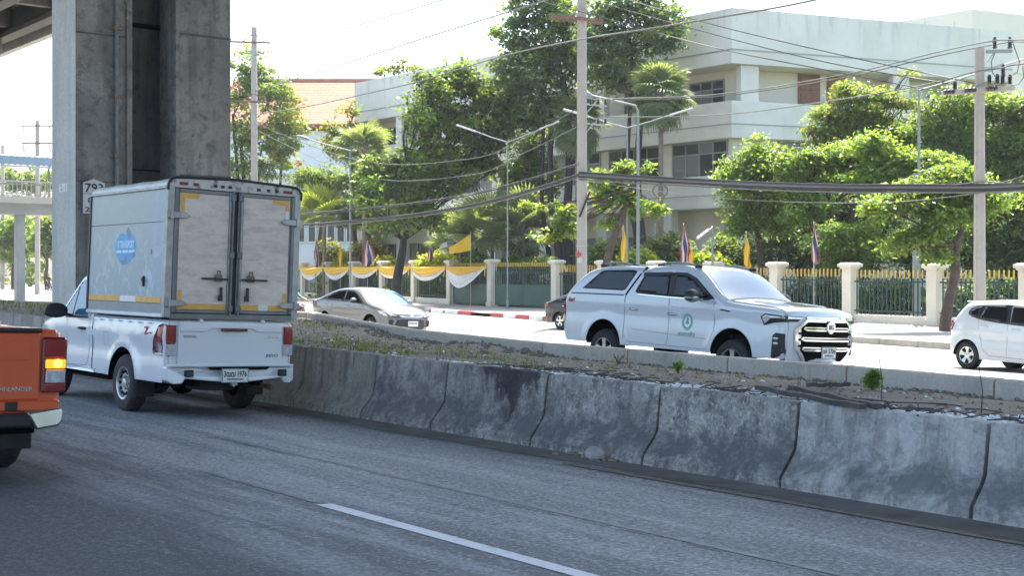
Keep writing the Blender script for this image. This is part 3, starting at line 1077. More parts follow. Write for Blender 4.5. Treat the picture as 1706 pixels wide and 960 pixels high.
MAT['office'] = wall_streak_mat()
def bpath(off):
    """corner points of the outer line moved inward by off"""
    # inward offset lines: P = C - NA*off + BA*t and P = C - NB*off + BB*t
    a0, b0 = -NA * off, -NB * off
    det = BA.x * (-BB.y) - BA.y * (-BB.x)
    dx, dy = b0.x - a0.x, b0.y - a0.y
    ta = (dx * (-BB.y) - dy * (-BB.x)) / det
    c = a0 + BA * ta
    return [a0 + BA * (LA), c, b0 + BB * LB]
def band(name, z0, z1, off, thick, mat, bev=0.0, la=0.0):
    o_, i_ = bpath(off), bpath(off + thick)
    mb = MB()
    pts = [(o_[0] + BA * la), o_[1], o_[2], i_[2], i_[1], i_[0] + BA * la]
    vs = [Vector((p.x, p.y, z0)) for p in pts] + [Vector((p.x, p.y, z1)) for p in pts]
    mb.add(vs, [(0, 1, 4, 5), (1, 2, 3, 4), (6, 11, 10, 7), (7, 10, 9, 8)] + [(i, (i + 1) % 6, (i + 1) % 6 + 6, i + 6) for i in range(6)])
    return mb.build(name, mat, office, bevel=bev)
band('parapet', 13.62, 16.68, 0.0, 0.25, MAT['office'])
band('parapet', 14.36, 14.42, -0.035, 0.03, MAT['frame_grey'])
band('roof_slab', 13.6, 13.61, 0.1, 12.0, MAT['wall_cream'])
band('roof_top', 15.5, 15.6, 0.26, 14.0, MAT['deck_concrete'])
band('balcony', 9.52, 11.56, 0.0, 0.2, MAT['office'])
band('balcony', 10.26, 10.31, -0.03, 0.026, MAT['frame_grey'])
band('balcony_floor', 9.5, 9.515, 0.1, 8.0, MAT['wall_cream'])
band('balcony', 5.67, 7.50, 0.0, 0.2, MAT['office'])
band('balcony', 6.36, 6.41, -0.03, 0.026, MAT['frame_grey'])
band('balcony_floor', 5.65, 5.665, 0.1, 8.0, MAT['wall_cream'])
band('wall', 0.0, 5.64, 1.9, 0.3, MAT['wall_cream'])  # recessed walls: warm bounce light is put into their beige
band('wall', 5.68, 9.49, 0.55, 0.3, MAT['wall_cream'])
band('wall', 9.53, 13.59, 1.7, 0.3, MAT['wall_cream'])
# end wall at the left and back wall
mb = MB()
o_, i_ = bpath(0.3), bpath(13.0)
for a, b in ((o_[0], i_[0]), (i_[0], i_[1]), (i_[1], i_[2]), (i_[2], o_[2])):
    mb.bar((a.x, a.y, 8.0), (b.x, b.y, 8.0), 0.3, 15.8)
mb.build('wall', MAT['office'], office)
def fpt(face, t, off, z):
    if face == 'A':
        p = BA * t - NA * off
    else:
        p = BB * t - NB * off
    return Vector((p.x, p.y, z))
def column(face, t, z0, z1, off=0.35, w=0.7, dpt=0.5, mat='office'):
    d = BA if face == 'A' else BB
    nn = NA if face == 'A' else NB
    c = fpt(face, t, off, (z0 + z1) / 2)
    rot = Matrix((d, -nn, Vector((0, 0, 1)))).transposed()
    MB().box(c, (w, dpt, z1 - z0), rot).build('column', MAT[mat], office, bevel=0.02)
for t in (5.2, 10.6, 16.0, 21.4, 26.8, 32.2, 37.2):
    column('A', t, 11.57, 13.59)
    column('A', t, 0.0, 5.64, 0.5, 0.9, 0.6)
for t in (1.3, 11.6, 15.7):
    column('B', t, 11.57, 13.59, 0.45, 1.15)
for t in (1.0, 6.6, 12.0, 17.4):
    column('B', t, 0.0, 5.64, 0.5, 0.9, 0.6)
WR = random.Random(12)
def window(face, t0, t1, z0, z1, off, nx, transom=True, label=None):
    d = BA if face == 'A' else BB
    nn = NA if face == 'A' else NB
    rot = Matrix((d, -nn, Vector((0, 0, 1)))).transposed()
    mb = MB()
    W, H = t1 - t0, z1 - z0
    for k in range(nx + 1):
        mb.box(fpt(face, t0 + W * k / nx, off - 0.04, (z0 + z1) / 2), (0.07, 0.09, H), rot)
    for z in ([z0, z1] + ([z0 + H * 0.66] if transom else [])):
        mb.box(fpt(face, (t0 + t1) / 2, off - 0.045, z), (W + 0.08, 0.085, 0.07), rot)
    w = mb.build('window', MAT['frame_grey'], office)
    for k in range(nx):
        a, b = t0 + W * k / nx + 0.03, t0 + W * (k + 1) / nx - 0.03
        for zz0, zz1 in (((z0, z0 + H * 0.66), (z0 + H * 0.66, z1)) if transom else ((z0, z1),)):
            MB().box(fpt(face, (a + b) / 2, off - 0.015, (zz0 + zz1) / 2), (b - a, 0.02, zz1 - zz0 - 0.06), rot).build('pane', MAT['pale_pane' if WR.random() < 0.28 else 'bldg_glass'], w)
    return w
# middle floor, long glazed rows
window('A', 0.75, 4.9, 7.52, 9.45, 0.55, 4)
for t in (5.9, 11.0, 16.4, 21.8, 27.2, 32.6):
    window('A', t, t + 4.3, 7.52, 9.45, 0.55, 4)
for t in (3.4, 8.0, 12.6):
    window('B', t, t + 4.2, 7.52, 9.45, 0.55, 3)
# top floor, set back behind the balcony
for t in (2.0, 7.4, 12.8, 18.2, 23.6, 29.0, 34.2):
    window('A', t, t + 2.6, 11.6, 13.1, 1.7, 3)
    window('A', t, t + 4.2, 1.0, 4.2, 1.9, 4) if t > 6 else None
rotB = Matrix((BB, -NB, Vector((0, 0, 1)))).transposed()
for t, w in ((6.2, 1.5), (8.1, 1.3)):
    dr = MB().box(fpt('B', t, 1.66, 12.1), (w, 0.08, 2.9), rotB).build('door', MAT['door_wood'], office, bevel=0.01)
    for k in range(3):
        MB().box(fpt('B', t, 1.60, 11.2 + k * 0.9), (w * 0.8, 0.05, 0.7), rotB).build('door_panel', MAT['door_wood'], dr, bevel=0.015)
lv = MB()
lv.box(fpt('B', 13.6, 1.66, 12.4), (3.2, 0.1, 2.3), rotB)
lo = lv.build('louvre', MAT['fence_cream'], office)
for k in range(9):
    MB().box(fpt('B', 13.6, 1.58, 11.4 + k * 0.24), (3.1, 0.08, 0.10), rotB).build('louvre_slat', MAT['wall_blueish'], lo)
# roof aerials
for t, h in ((9.5, 2.6), (11.8, 1.4)):
    p = fpt('B', t, 3.0, 15.6)
    mb = MB()
    mb.tube([p, p + Vector((0, 0, h + 1.4))], 0.03, 6)
    mb.bar(p + Vector((-0.5, 0, h + 0.5)), p + Vector((0.5, 0, h + 0.5)), 0.03, 0.03)
    mb.build('aerial', MAT['frame_grey'], office)
mb = MB()
for k in range(6):
    p = fpt('B', 6.0 + k * 2.2, 2.0, 15.6)
    mb.tube([p, p + Vector((0, 0, 1.9))], 0.02, 5)
for zz in (16.9, 17.3):
    a, b = fpt('B', 6, 2.0, zz), fpt('B', 17, 2.0, zz)
    mb.tube([a, b], 0.015, 5)
mb.build('roof_railing', MAT['frame_grey'], office)

# ------------------------------------------------------------------ tall pale building behind on the right
rb_c = at(1620, 60, 112)
rear = thing('rear_building', 'plain tall cream building behind the right end of the white office', 'building', (rb_c.x, rb_c.y, 0))
mb = MB()
a = Vector((-0.64, 0.77, 0)) * 14
b = Vector((0.90, 0.43, 0)) * 30
HB = 24.6
pts = [a, Vector((0, 0, 0)), b, a + b]
mb.add([Vector((p.x, p.y, 0)) for p in pts] + [Vector((p.x, p.y, HB)) for p in pts], [(0, 1, 5, 4), (1, 2, 6, 5), (2, 3, 7, 6), (3, 0, 4, 7), (4, 5, 6, 7)])
mb.build('wall', MAT['wall_cream'], rear)
mb = MB()
a2 = a * 1.9
mb.add([Vector((p.x, p.y, 0)) - Vector((0.1, 0.1, 0)) + a * 1.0 for p in (a * 0.9, Vector((0, 0, 0)), b * 0.5)] +
       [Vector((p.x, p.y, HB - 2.4)) - Vector((0.1, 0.1, 0)) + a * 1.0 for p in (a * 0.9, Vector((0, 0, 0)), b * 0.5)], [(0, 1, 4, 3), (1, 2, 5, 4), (2, 0, 3, 5), (3, 4, 5)])
mb.build('lower_wing', MAT['wall_cream'], rear)
mb = MB()
for zz in (19.5, 15.4, 11.3):
    mb.bar(Vector((0, 0, zz)) + Vector((0.02, -0.05, 0)), b + Vector((0.02, -0.05, zz)), 0.08, 0.14)
mb.build('ledge', MAT['fence_cream'], rear)
dn = Vector((0.43, -0.90, 0)).normalized()
for k in range(9):
    for zz in (12.6, 16.7):
        p = b * (0.05 + 0.1 * k) + dn * 0.03
        rt = Matrix((b.normalized(), -dn, Vector((0, 0, 1)))).transposed()
        w = MB().box(Vector((p.x, p.y, zz)), (1.5, 0.1, 1.5), rt).build('window', MAT['frame_grey'], rear)
        MB().box(Vector((p.x, p.y, zz)) + dn * 0.06, (1.3, 0.03, 1.3), rt).build('pane', MAT['bldg_glass'], w)

# ------------------------------------------------------------------ orange roofed hall
hp = at(500, 210, 128)
hall = thing('orange_roof_hall', 'hall with a big orange hipped roof and pale blue walls behind the left trees', 'building', (0, 0, 0))
zE = 2.2 + (450 - 208) / F_PX * 128
zR = 2.2 + (450 - 128) / F_PX * 136
xl, xr = (330 - 853) / F_PX * 128, (860 - 853) / F_PX * 128
yE, yR, yB = 128.0, 139.0, 150.0
rl = (396 - 853) / F_PX * 139
mb = MB()
ny = 60
roof_pts = {}
def roofp(u, v):
    # front slope between hip line and right end
    x0 = xl + (rl - xl) * v
    x = x0 + (xr - x0) * u
    return Vector((x, yE + (yR - yE) * v, zE + (zR - zE) * v))
mb.grid(roofp, 1, 1)
mb.add([(xl, yE, zE), (rl, yR, zR), (xl, yB, zE)], [(0, 1, 2)])
mb.add([(xl, yB, zE), (rl, yR, zR), (xr, yR, zR), (xr, yB, zE)], [(0, 1, 2, 3)])
def roof_tile_mat():
    t = NT('orange_tiles')
    vec = t.coords('Position')
    n = t.noise(vec, 1.2, 5, 0.65)
    n2 = t.noise(vec, 12, 3, 0.6)
    c = t.mix(t.ramp(n, 0.35, 0.65), (0.36, 0.155, 0.08), (0.42, 0.20, 0.115))
    c = t.mix(t.ramp(n2, 0.45, 0.7, 0, 0.35), c, (0.30, 0.12, 0.065))
    t.set('Base Color', c)
    t.set('Roughness', 0.7)
    return t.mat
MAT['orange_tiles'] = roof_tile_mat()
rf = mb.build('roof', MAT['orange_tiles'], hall)
mb = MB()
k = 0
rows = 26
for r in range(1, rows):
    v = r / rows
    a, b = roofp(0, v), roofp(1, v)
    mb.bar(a + Vector((0, -0.03, 0.05)), b + Vector((0, -0.03, 0.015)), 0.05, 0.03)
x = xl
while x < xr:
    v0, v1 = 0.0, 1.0
    if x < rl:
        v1 = (x - xl) / (rl - xl)
    if v1 > 0.03:
        mb.bar((x, yE, zE + 0.03), (x, yE + (yR - yE) * v1, zE + (zR - zE) * v1 + 0.03), 0.05, 0.035)
    x += 0.62
tag(mb.build('tile_ribs', MAT['orange_tiles'], rf), kind='stuff')
mb = MB()
mb.bar((rl, yR, zR + 0.1), (xr, yR, zR + 0.1), 0.4, 0.3)
mb.bar((xl, yE, zE + 0.1), (rl, yR, zR + 0.1), 0.35, 0.28)
mb.build('ridge', MAT['orange_tiles'], rf)
mb = MB()
mb.box(((xl + xr) / 2, yE - 0.05, zE - 0.12), (xr - xl + 0.4, 0.2, 0.42))
mb.build('fascia', MAT['fascia_red'], hall)
mb = MB()
mb.box(((xl + xr) / 2, yE + 12, zE / 2 - 0.2), (xr - xl - 1.5, 20, zE - 0.4))
mb.build('wall', MAT['wall_blueish'], hall)
mb = MB()
mb.box(((xl + xr) / 2, yE + 1.4, zE - 2.6), (xr - xl - 1.0, 1.2, 4.2))
mb.build('eave_band', MAT['wall_blueish'], hall)
for px in (440, 471, 537, 600, 660):
    x = (px - 853) / F_PX * 130
    MB().box((x, yE + 1.75, 5.2), (0.5, 0.6, 10.2)).build('column', MAT['wall_blueish'], hall)
for px in (412, 427, 448, 478, 502, 520, 552, 568, 584):
    x = (px - 853) / F_PX * 130
    w = MB().box((x, yE + 1.9, 6.6), (0.85, 0.2, 3.4)).build('window', MAT['wall_blueish'], hall)
    MB().box((x, yE + 1.78, 6.6), (0.62, 0.05, 3.1)).build('pane', MAT['bldg_glass'], w)

# ------------------------------------------------------------------ boundary fence
fence = thing('boundary_fence', 'cream pillared boundary fence with green bars and gold tips behind the pavement', 'fence', (0, 0, 0))
LF = (FENCE_B - FENCE_A).length
FT = [-16.0, -12.0, -8.0, -3.9, 0.0, 4.1, 8.13, 12.1, 16.1, 20.2, 24.3, LF, LF + 5.2, LF + 10.3, LF + 15.4, LF + 20.5, LF + 25.6, LF + 30.7, LF + 35.8, LF + 41]
def fence_h(t):
    return 2.27 + 0.37 * max(0, min(1, t / LF))
def fdir(t):
    return FD if t < LF - 0.01 else FD2
def frot(t):
    d = fdir(t)
    return Matrix((d, Vector((-d.y, d.x, 0)), Vector((0, 0, 1)))).transposed()
post_col, post_cap = {}, {}
for t in FT:
    h = fence_h(t)
    p = fence_pt(t)
    mb = MB()
    mb.box((0, 0, h / 2 - 0.09), (0.46, 0.46, h - 0.18))
    mb.box((0, 0, 0.13), (0.54, 0.54, 0.30))
    o = mb.build('pillar', MAT['fence_cream'], fence, bevel=0.015, loc=(p.x, p.y, PAVE_Z - 0.05))
    o.rotation_euler = (0, 0, math.atan2(fdir(t).y, fdir(t).x))
    mb = MB()
    mb.box((0, 0, h - 0.15), (0.56, 0.56, 0.07))
    mb.box((0, 0, h - 0.05), (0.70, 0.70, 0.13))
    mb.box((0, 0, h + 0.035), (0.62, 0.62, 0.05), taper=0.85)
    mb.build('cap', MAT['fence_cream'], o, bevel=0.012)
GATE = {10: 'double', 11: 'single'}
hb = 1.55
mb = MB()
mb.box((0, 0, hb / 2), (0.042, 0.042, hb))
mb.box((0, 0, hb + 0.14), (0.046, 0.046, 0.28), mi=1)
mb.add([(-0.03, -0.03, hb + 0.28), (0.03, -0.03, hb + 0.28), (0.03, 0.03, hb + 0.28), (-0.03, 0.03, hb + 0.28), (0, 0, hb + 0.36)], [(0, 1, 4), (1, 2, 4), (2, 3, 4), (3, 0, 4)], 1)
BAR_ME = mb.mesh('bar', [MAT['fence_green'], MAT['gold_paint']])
nbar = 0
for i in range(len(FT) - 1):
    t0, t1 = FT[i], FT[i + 1]
    if i in GATE:
        continue
    a, b = fence_pt(t0), fence_pt(t1)
    d = (b - a).normalized()
    L = (b - a).length
    h = fence_h(t0)
    sc = (h - 0.42 - 0.1) / (hb + 0.36)
    mb = MB()
    mb.bar(a + d * 0.2 + Vector((0, 0, 0.3)), b - d * 0.2 + Vector((0, 0, 0.3)), 0.22, 0.36)
    mb.build('plinth', MAT['fence_cream'], fence, bevel=0.02)
    mb = MB()
    for z in (0.62, h - 0.52):
        mb.bar(a + d * 0.2 + Vector((0, 0, z)), b - d * 0.2 + Vector((0, 0, z)), 0.035, 0.06)
    mb.build('rail', MAT['fence_green'], fence)
    nb = 17 if i < 11 else 18
    for k in range(nb):
        p = a + d * (0.36 + (L - 0.72) * k / (nb - 1))
        o = link_mesh('bar', BAR_ME, fence, (p.x, p.y, 0.47), (0, 0, math.atan2(d.y, d.x)), (1, 1, sc))
        nbar += 1
# gates
def gate(t0, t1, leaves, label):
    a, b = fence_pt(t0), fence_pt(t1)
    d = (b - a).normalized()
    g = thing('metal_gate', label, 'gate', (a.x, a.y, 0.2), math.atan2(d.y, d.x), 'green metal gates in the fence')
    L = (b - a).length
    x0, x1 = 0.3, L - 0.3
    w = (x1 - x0) / leaves
    for k in range(leaves):
        c0, c1 = x0 + w * k + 0.02, x0 + w * (k + 1) - 0.02
        MB().box(((c0 + c1) / 2, 0, 0.62), (c1 - c0, 0.03, 1.1)).build('gate_leaf', MAT['gate_green'], g)
        mb = MB()
        for z in (0.08, 1.18, 1.86):
            mb.box(((c0 + c1) / 2, -0.02, z), (c1 - c0, 0.06, 0.06))
        for x in (c0 + 0.03, c1 - 0.03):
            mb.box((x, -0.02, 1.0), (0.06, 0.062, 1.9))
        mb.build('gate_frame', MAT['gate_green'], g)
        mb = MB()
        nd = 2 if leaves > 1 else 3
        dw = (c1 - c0) / nd
        for j in range(nd):
            cx = c0 + dw * (j + 0.5)
            for s1, s2 in (((-1, 0), (0, 1)), ((0, 1), (1, 0)), ((1, 0), (0, -1)), ((0, -1), (-1, 0))):
                mb.bar((cx + s1[0] * dw * 0.46, -0.03, 0.63 + s1[1] * 0.46), (cx + s2[0] * dw * 0.46, -0.03, 0.63 + s2[1] * 0.46), 0.03, 0.035, up=(0, 1, 0))
        mb.build('diamond_trim', MAT['gate_line'], g)
        n = int((c1 - c0) / 0.17)
        for j in range(n + 1):
            x = c0 + 0.06 + (c1 - c0 - 0.12) * j / n
            link_mesh('bar', BAR_ME, g, (x, 0, 1.16), (0, 0, 0), (0.9, 0.9, 0.66))
gate(FT[10], FT[11], 2, 'wide green metal gate with pale diamond trim beside the swagged fence')
gate(FT[11], FT[12], 1, 'narrow grey green gate with diamond trim under the last yellow and white swag')

# yellow and white cloth swags
SW = ['right end swag above the narrow gate, its white cloth drooping lowest', 'second cloth swag from the green gate, behind it the sunlit yellow bush',
      'cloth swag crossed by the dark tree trunk', 'cloth swag hanging below the small red flag', 'cloth swag below the yellow shrub behind the silver sedan',
      'cloth swag next to the box truck, left end of the row', 'cloth swag of the row hidden behind the box truck', 'cloth swag of the row hidden behind the box truck']
for i in range(11, 19):
    t0, t1 = FT[i], FT[i + 1]
    a, b = fence_pt(t0), fence_pt(t1)
    d = (b - a)
    L = d.length
    d.normalize()
    nn = Vector((d.y, -d.x, 0))
    if nn.y > 0:
        nn = -nn
    h = fence_h(t0) - 0.32
    j = i - 11
    sw = thing('cloth_swag', SW[j], 'bunting', (a.x + nn.x * 0.36, a.y + nn.y * 0.36, 0.1), math.atan2(d.y, d.x), 'yellow and white cloth swags on the fence')
    sgn = 1 if (Matrix.Rotation(math.atan2(d.y, d.x), 3, 'Z').inverted() @ nn).y > 0 else -1
    skew = 0.35 if j == 0 else 0.0
    def sag(u, deep):
        uu = u ** (1 + skew)
        return deep * (1 - (2 * uu - 1) ** 2) ** 0.8
    d1 = 0.50 + 0.08 * math.sin(i * 2.1)
    d2 = (1.10 if j == 0 else 0.82) + 0.12 * math.sin(i * 1.3)
    def cloth(top, bot, ph, yo):
        mb = MB()
        def fn(u, v):
            z = h - (sag(u, top) * (1 - v) + sag(u, bot) * v) - 0.05 * v
            fold = 0.05 * math.sin(v * 14 + ph + math.sin(u * 6.28) * 1.2) * (4 * u * (1 - u))
            return Vector((L * u, sgn * (yo + fold + 0.16 * (4 * u * (1 - u)) * v), z))
        mb.grid(fn, 28, 14)
        return mb
    cloth(0.02, d1, 0.4 + i, 0.03).build('yellow_cloth', MAT['cloth_yellow'], sw, smooth=80, fix=False)
    cloth(d1 * 0.92, d2, 1.4 + i, 0.0).build('white_cloth', MAT['cloth_white'], sw, smooth=80, fix=False)
    mb = MB()
    mb.ball((0.02, sgn * 0.05, h - 0.05), (0.09, 0.07, 0.13), 8, 6)
    mb.add([(0, sgn * 0.07, h - 0.1), (0.12, sgn * 0.07, h - 0.1), (0.1, sgn * 0.1, h - 0.55), (0.0, sgn * 0.1, h - 0.6)], [(0, 1, 2, 3)])
    mb.build('knot', MAT['cloth_yellow'], sw, smooth=60, fix=False)

# flags on short poles behind the fence
def flag(px, ytop, ybot, t, kind, label, droop=True, lean=0.0, w=0.55):
    w *= 0.62
    base = fence_pt(t)
    nr = Vector((0.84, 0.54, 0))
    p = base + nr * 0.45
    Y = p.y
    # keep the seen column
    X = (px - 853) / F_PX * Y
    zt = CZ + (450 - ytop) / F_PX * Y
    zb = CZ + (450 - ybot) / F_PX * Y
    g = thing('flag', label, 'flag', (X, Y, 0.15), 0, 'flags on short poles along the fence')
    top = Vector((lean, 0, zt - 0.15))
    mb = MB()
    mb.tube([(0, 0, 0), top], 0.018, 6)
    mb.ball(top + Vector((0, 0, 0.03)), 0.03, 6, 4)
    mb.build('flag_pole', MAT['fence_cream'], g)
    H = (zt - zb)
    if droop:
        if kind == 'yellow':
            cols = [('flag_yellow', 0, 1)]
        else:
            cols = [('flag_red', 0, .17), ('flag_white', .17, .33), ('flag_blue', .33, .67), ('flag_white', .67, .83), ('flag_red', .83, 1)]
        for c, v0, v1 in cols:
            mb = MB()
            def fn(u, v):
                vv = v0 + (v1 - v0) * v
                # hanging cloth: the stripes run down beside the pole, fanning out and rippling
                f = u
                x = w * (vv - 0.35) * (0.25 + 0.75 * f ** 0.7) + 0.03 * math.sin(f * 8 + vv * 5)
                y = -0.05 - 0.09 * math.sin(vv * 9 + f * 5) * (0.3 + f)
                z = -0.04 - H * (0.10 * vv + f * (0.94 - 0.22 * abs(vv - 0.45)))
                return Vector((top.x + x, y, top.z + z))
            mb.grid(fn, 14, 5 if len(cols) > 1 else 12)
            mb.build('cloth', MAT[c], g, smooth=80, fix=False)
    else:
        mb = MB()
        def fn(u, v):
            x = -1.25 * u
            z = -0.05 - H * 0.62 * v * (1 - 0.62 * u) - 0.95 * u + 0.15 * u * u
            y = 0.12 * math.sin(u * 6 + v) * u
            return Vector((top.x + x, y, top.z + z))
        mb.grid(fn, 16, 8)
        mb.build('cloth', MAT['flag_yellow'], g, smooth=80, fix=False)
flag(784, 388, 432, LF + 2.0, 'yellow', 'yellow flag blown out flat to the left above the narrow gate', False)
flag(1040, 378, 440, 16.5, 'yellow', 'yellow flag hanging limp behind the roof of the white pickup canopy', lean=-0.05)
flag(1139, 374, 442, 12.7, 'thai', 'red white and blue striped flag hanging behind the white pickup cab', w=0.8)
flag(1151, 408, 446, 12.2, 'yellow', 'small orange yellow flag beside the striped flag behind the white pickup', w=0.45)
flag(1243, 388, 448, 9.6, 'yellow', 'yellow flag hanging limp against dark bushes right of the white pickup roof', w=0.5)
flag(1356, 372, 442, 5.9, 'thai', 'red white and blue striped flag furled along its pole before the dark trees at right')
flag(527, 398, 446, LF + 27.0, 'thai', 'pale striped flag hanging next to the box truck', w=0.7)
flag(567, 405, 450, LF + 22.6, 'yellow', 'yellow flag hanging beside the yellow shrub behind the silver sedan')
flag(612, 402, 446, LF + 17.5, 'thai', 'bright red striped flag bunched up above a cloth swag', w=1.7)
flag(716, 398, 436, LF + 8.0, 'thai', 'dark striped flag in shade between tree trunk and yellow bush', w=0.7)

# ------------------------------------------------------------------ vehicle bodies
def chaikin(pts, it=2):
    pts = [tuple(p) for p in pts]
    for _ in range(it):
        q = [pts[0]]
        for a, b in zip(pts[:-1], pts[1:]):
            q.append((a[0] * .75 + b[0] * .25, a[1] * .75 + b[1] * .25))
            q.append((a[0] * .25 + b[0] * .75, a[1] * .25 + b[1] * .75))
        q.append(pts[-1])
        pts = q
    return pts

def tess(poly, step):
    """triangulated polygon cut along a grid: 2-D points, faces"""
    bm = bmesh.new()
    vs = [bm.verts.new((x, z, 0)) for x, z in poly]
    f = bm.faces.new(vs)
    bmesh.ops.triangulate(bm, faces=[f])
    xs = [p[0] for p in poly]
    zs = [p[1] for p in poly]
    for lo, hi, n in ((min(xs), max(xs), (1, 0, 0)), (min(zs), max(zs), (0, 1, 0))):
        k = math.floor(lo / step) + 1
        while k * step < hi - 1e-6:
            bmesh.ops.bisect_plane(bm, geom=bm.verts[:] + bm.edges[:] + bm.faces[:], dist=1e-6,
                                   plane_co=(n[0] * k * step, n[1] * k * step, 0), plane_no=n)
            k += 1
    bmesh.ops.remove_doubles(bm, verts=bm.verts, dist=1e-5)
    bm.verts.index_update()
    P = np.array([(v.co.x, v.co.y) for v in bm.verts])
    F = [tuple(v.index for v in f.verts) for f in bm.faces]
    B = [tuple(v.index for v in e.verts) for e in bm.edges if len(e.link_faces) == 1]
    bm.free()
    return P, F, B

def sstep(a, b, x):
    t = np.clip((x - a) / (b - a), 0, 1)
    return t * t * (3 - 2 * t)

class Body:
    def __init__(self, top, arches, zb, W, belt, tumble, fillet, rear_r=0.5, front_r=0.9, rear_in=0.06, front_in=0.12, bulge_top=0.05, bulge_front=0.14, bulge_rear=0.06, smooth_it=2, flat_belt=None, waist=0.012):
        self.top = chaikin(top, smooth_it)
        self.arches, self.zb, self.W, self.belt, self.tumble, self.r = arches, zb, W, belt, tumble, fillet
        self.rr, self.fr, self.ri, self.fi = rear_r, front_r, rear_in, front_in
        self.bt, self.bf, self.bre = bulge_top, bulge_front, bulge_rear
        self.x0, self.x1 = min(p[0] for p in top), max(p[0] for p in top)
        self.waist = waist
        T = np.array(self.top)
        self.T = T
        d = np.gradient(T, axis=0)
        n = np.stack([-d[:, 1], d[:, 0]], 1)
        n /= np.maximum(1e-9, np.linalg.norm(n, axis=1))[:, None]
        if n[len(n) // 2, 1] < 0:
            n = -n
        for _ in range(3):
            n[1:-1] = (n[:-2] + 2 * n[1:-1] + n[2:]) / 4
        n /= np.linalg.norm(n, axis=1)[:, None]
        self.N = n
        nx, nz = n[:, 0], n[:, 1]
        self.B = self.bt * np.clip(nz, 0, 1) ** 2 + np.where(nx > 0, self.bf, self.bre) * nx ** 2
    def base_w(self, x, z):
        x, z = np.asarray(x, float), np.asarray(z, float)
        w = np.full_like(x, self.W)
        w = w - self.fi * np.clip((x - (self.x1 - self.fr)) / self.fr, 0, 1) ** 2
        w = w - self.ri * np.clip(((self.x0 + self.rr) - x) / self.rr, 0, 1) ** 2
        dz = z - self.belt
        w = w - self.tumble * np.where(dz > 0, dz - 0.05 * (1 - np.exp(-np.maximum(dz, 0) / 0.05)), 0)
        w = w - 0.22 * np.clip(0.48 - z, 0, 1) ** 1.3
        w = w + self.waist * np.exp(-((z - (self.belt - 0.13)) / 0.07) ** 2) - self.waist * 0.8 * np.exp(-((z - (self.belt - 0.34)) / 0.11) ** 2)
        for (ax, az, ar) in self.arches:
            rr = np.sqrt((x - ax) ** 2 + (z - az) ** 2)
            w = w + 0.022 * np.exp(-((rr - ar - 0.03) / 0.09) ** 2) * (z > az - 0.1)
        return w
    def dist(self, x, z):
        P = np.stack([np.asarray(x, float), np.asarray(z, float)], 1)
        best = np.full(len(P), 1e9)
        for a, b in zip(self.T[:-1], self.T[1:]):
            ab = b - a
            L = max(1e-12, ab @ ab)
            t = np.clip(((P - a) @ ab) / L, 0, 1)
            best = np.minimum(best, np.linalg.norm(P - (a + t[:, None] * ab), axis=1))
        return best
    def side_y(self, x, z):
        x, z = np.atleast_1d(x).astype(float), np.atleast_1d(z).astype(float)
        w = self.base_w(x, z)
        d = np.minimum(self.dist(x, z), self.r)
        return w - self.r + np.sqrt(np.maximum(0, self.r ** 2 - (self.r - d) ** 2))
    def side_mesh(self, P, F, B, side, off, thick, name, mat, parent, edge_only=False):
        y = self.side_y(P[:, 0], P[:, 1]) + off
        e = 0.012
        gx = (self.side_y(P[:, 0] + e, P[:, 1]) - self.side_y(P[:, 0] - e, P[:, 1])) / (2 * e)
        gz = (self.side_y(P[:, 0], P[:, 1] + e) - self.side_y(P[:, 0], P[:, 1] - e)) / (2 * e)
        n = np.stack([-gx, np.ones_like(gx), -gz], 1)
        n /= np.linalg.norm(n, axis=1)[:, None]
        n[:, 1] *= side
        V = np.stack([P[:, 0], y * side, P[:, 1]], 1)
        verts = V.tolist()
        faces = []
        for f in F:
            a, b, c = V[f[0]], V[f[1]], V[f[2]]
            if np.cross(b - a, c - a)[1] * side < 0:
                f = tuple(reversed(f))
            faces.append(f)
        nf = len(faces)
        norms = n.tolist()
        if thick:
            m = len(verts)
            ring = sorted({i for e_ in B for i in e_})
            idx = {i: m + k for k, i in enumerate(ring)}
            for i in ring:
                verts.append([V[i][0], V[i][1] - side * thick, V[i][2]])
                norms.append(norms[i])
            for a, b in B:
                faces.append((a, b, idx[b], idx[a]))
        me = bpy.data.meshes.new(name)
        me.from_pydata(verts, [], faces)
        me.materials.append(mat)
        me.shade_smooth()
        if thick:
            fl = np.zeros(len(faces), bool)
            fl[:nf] = True
            me.polygons.foreach_set('use_smooth', fl)
        me.normals_split_custom_set_from_vertices(norms) if not thick else None
        me.update()
        o = bpy.data.objects.new(name, me)
        COL.objects.link(o)
        o.parent = parent
        return o
    def patch(self, poly, side, name, mat, parent, off=0.006, thick=0.02, step=0.06, smooth=0):
        poly = chaikin_closed(poly, smooth) if smooth else poly
        P, F, B = tess(poly, step)
        return self.side_mesh(P, F, B, side, off, thick, name, mat, parent)
    def ribbon(self, pts, w, side, name, mat, parent, off=0.0035):
        L, Rr = [], []
        for i, p in enumerate(pts):
            a, b = pts[max(0, i - 1)], pts[min(len(pts) - 1, i + 1)]
            dx, dz = b[0] - a[0], b[1] - a[1]
            l = math.hypot(dx, dz)
            nx, nz = -dz / l * w / 2, dx / l * w / 2
            L.append((p[0] + nx, p[1] + nz))
            Rr.append((p[0] - nx, p[1] - nz))
        return self.patch(L + Rr[::-1], side, name, mat, parent, off, 0.0, 0.15)
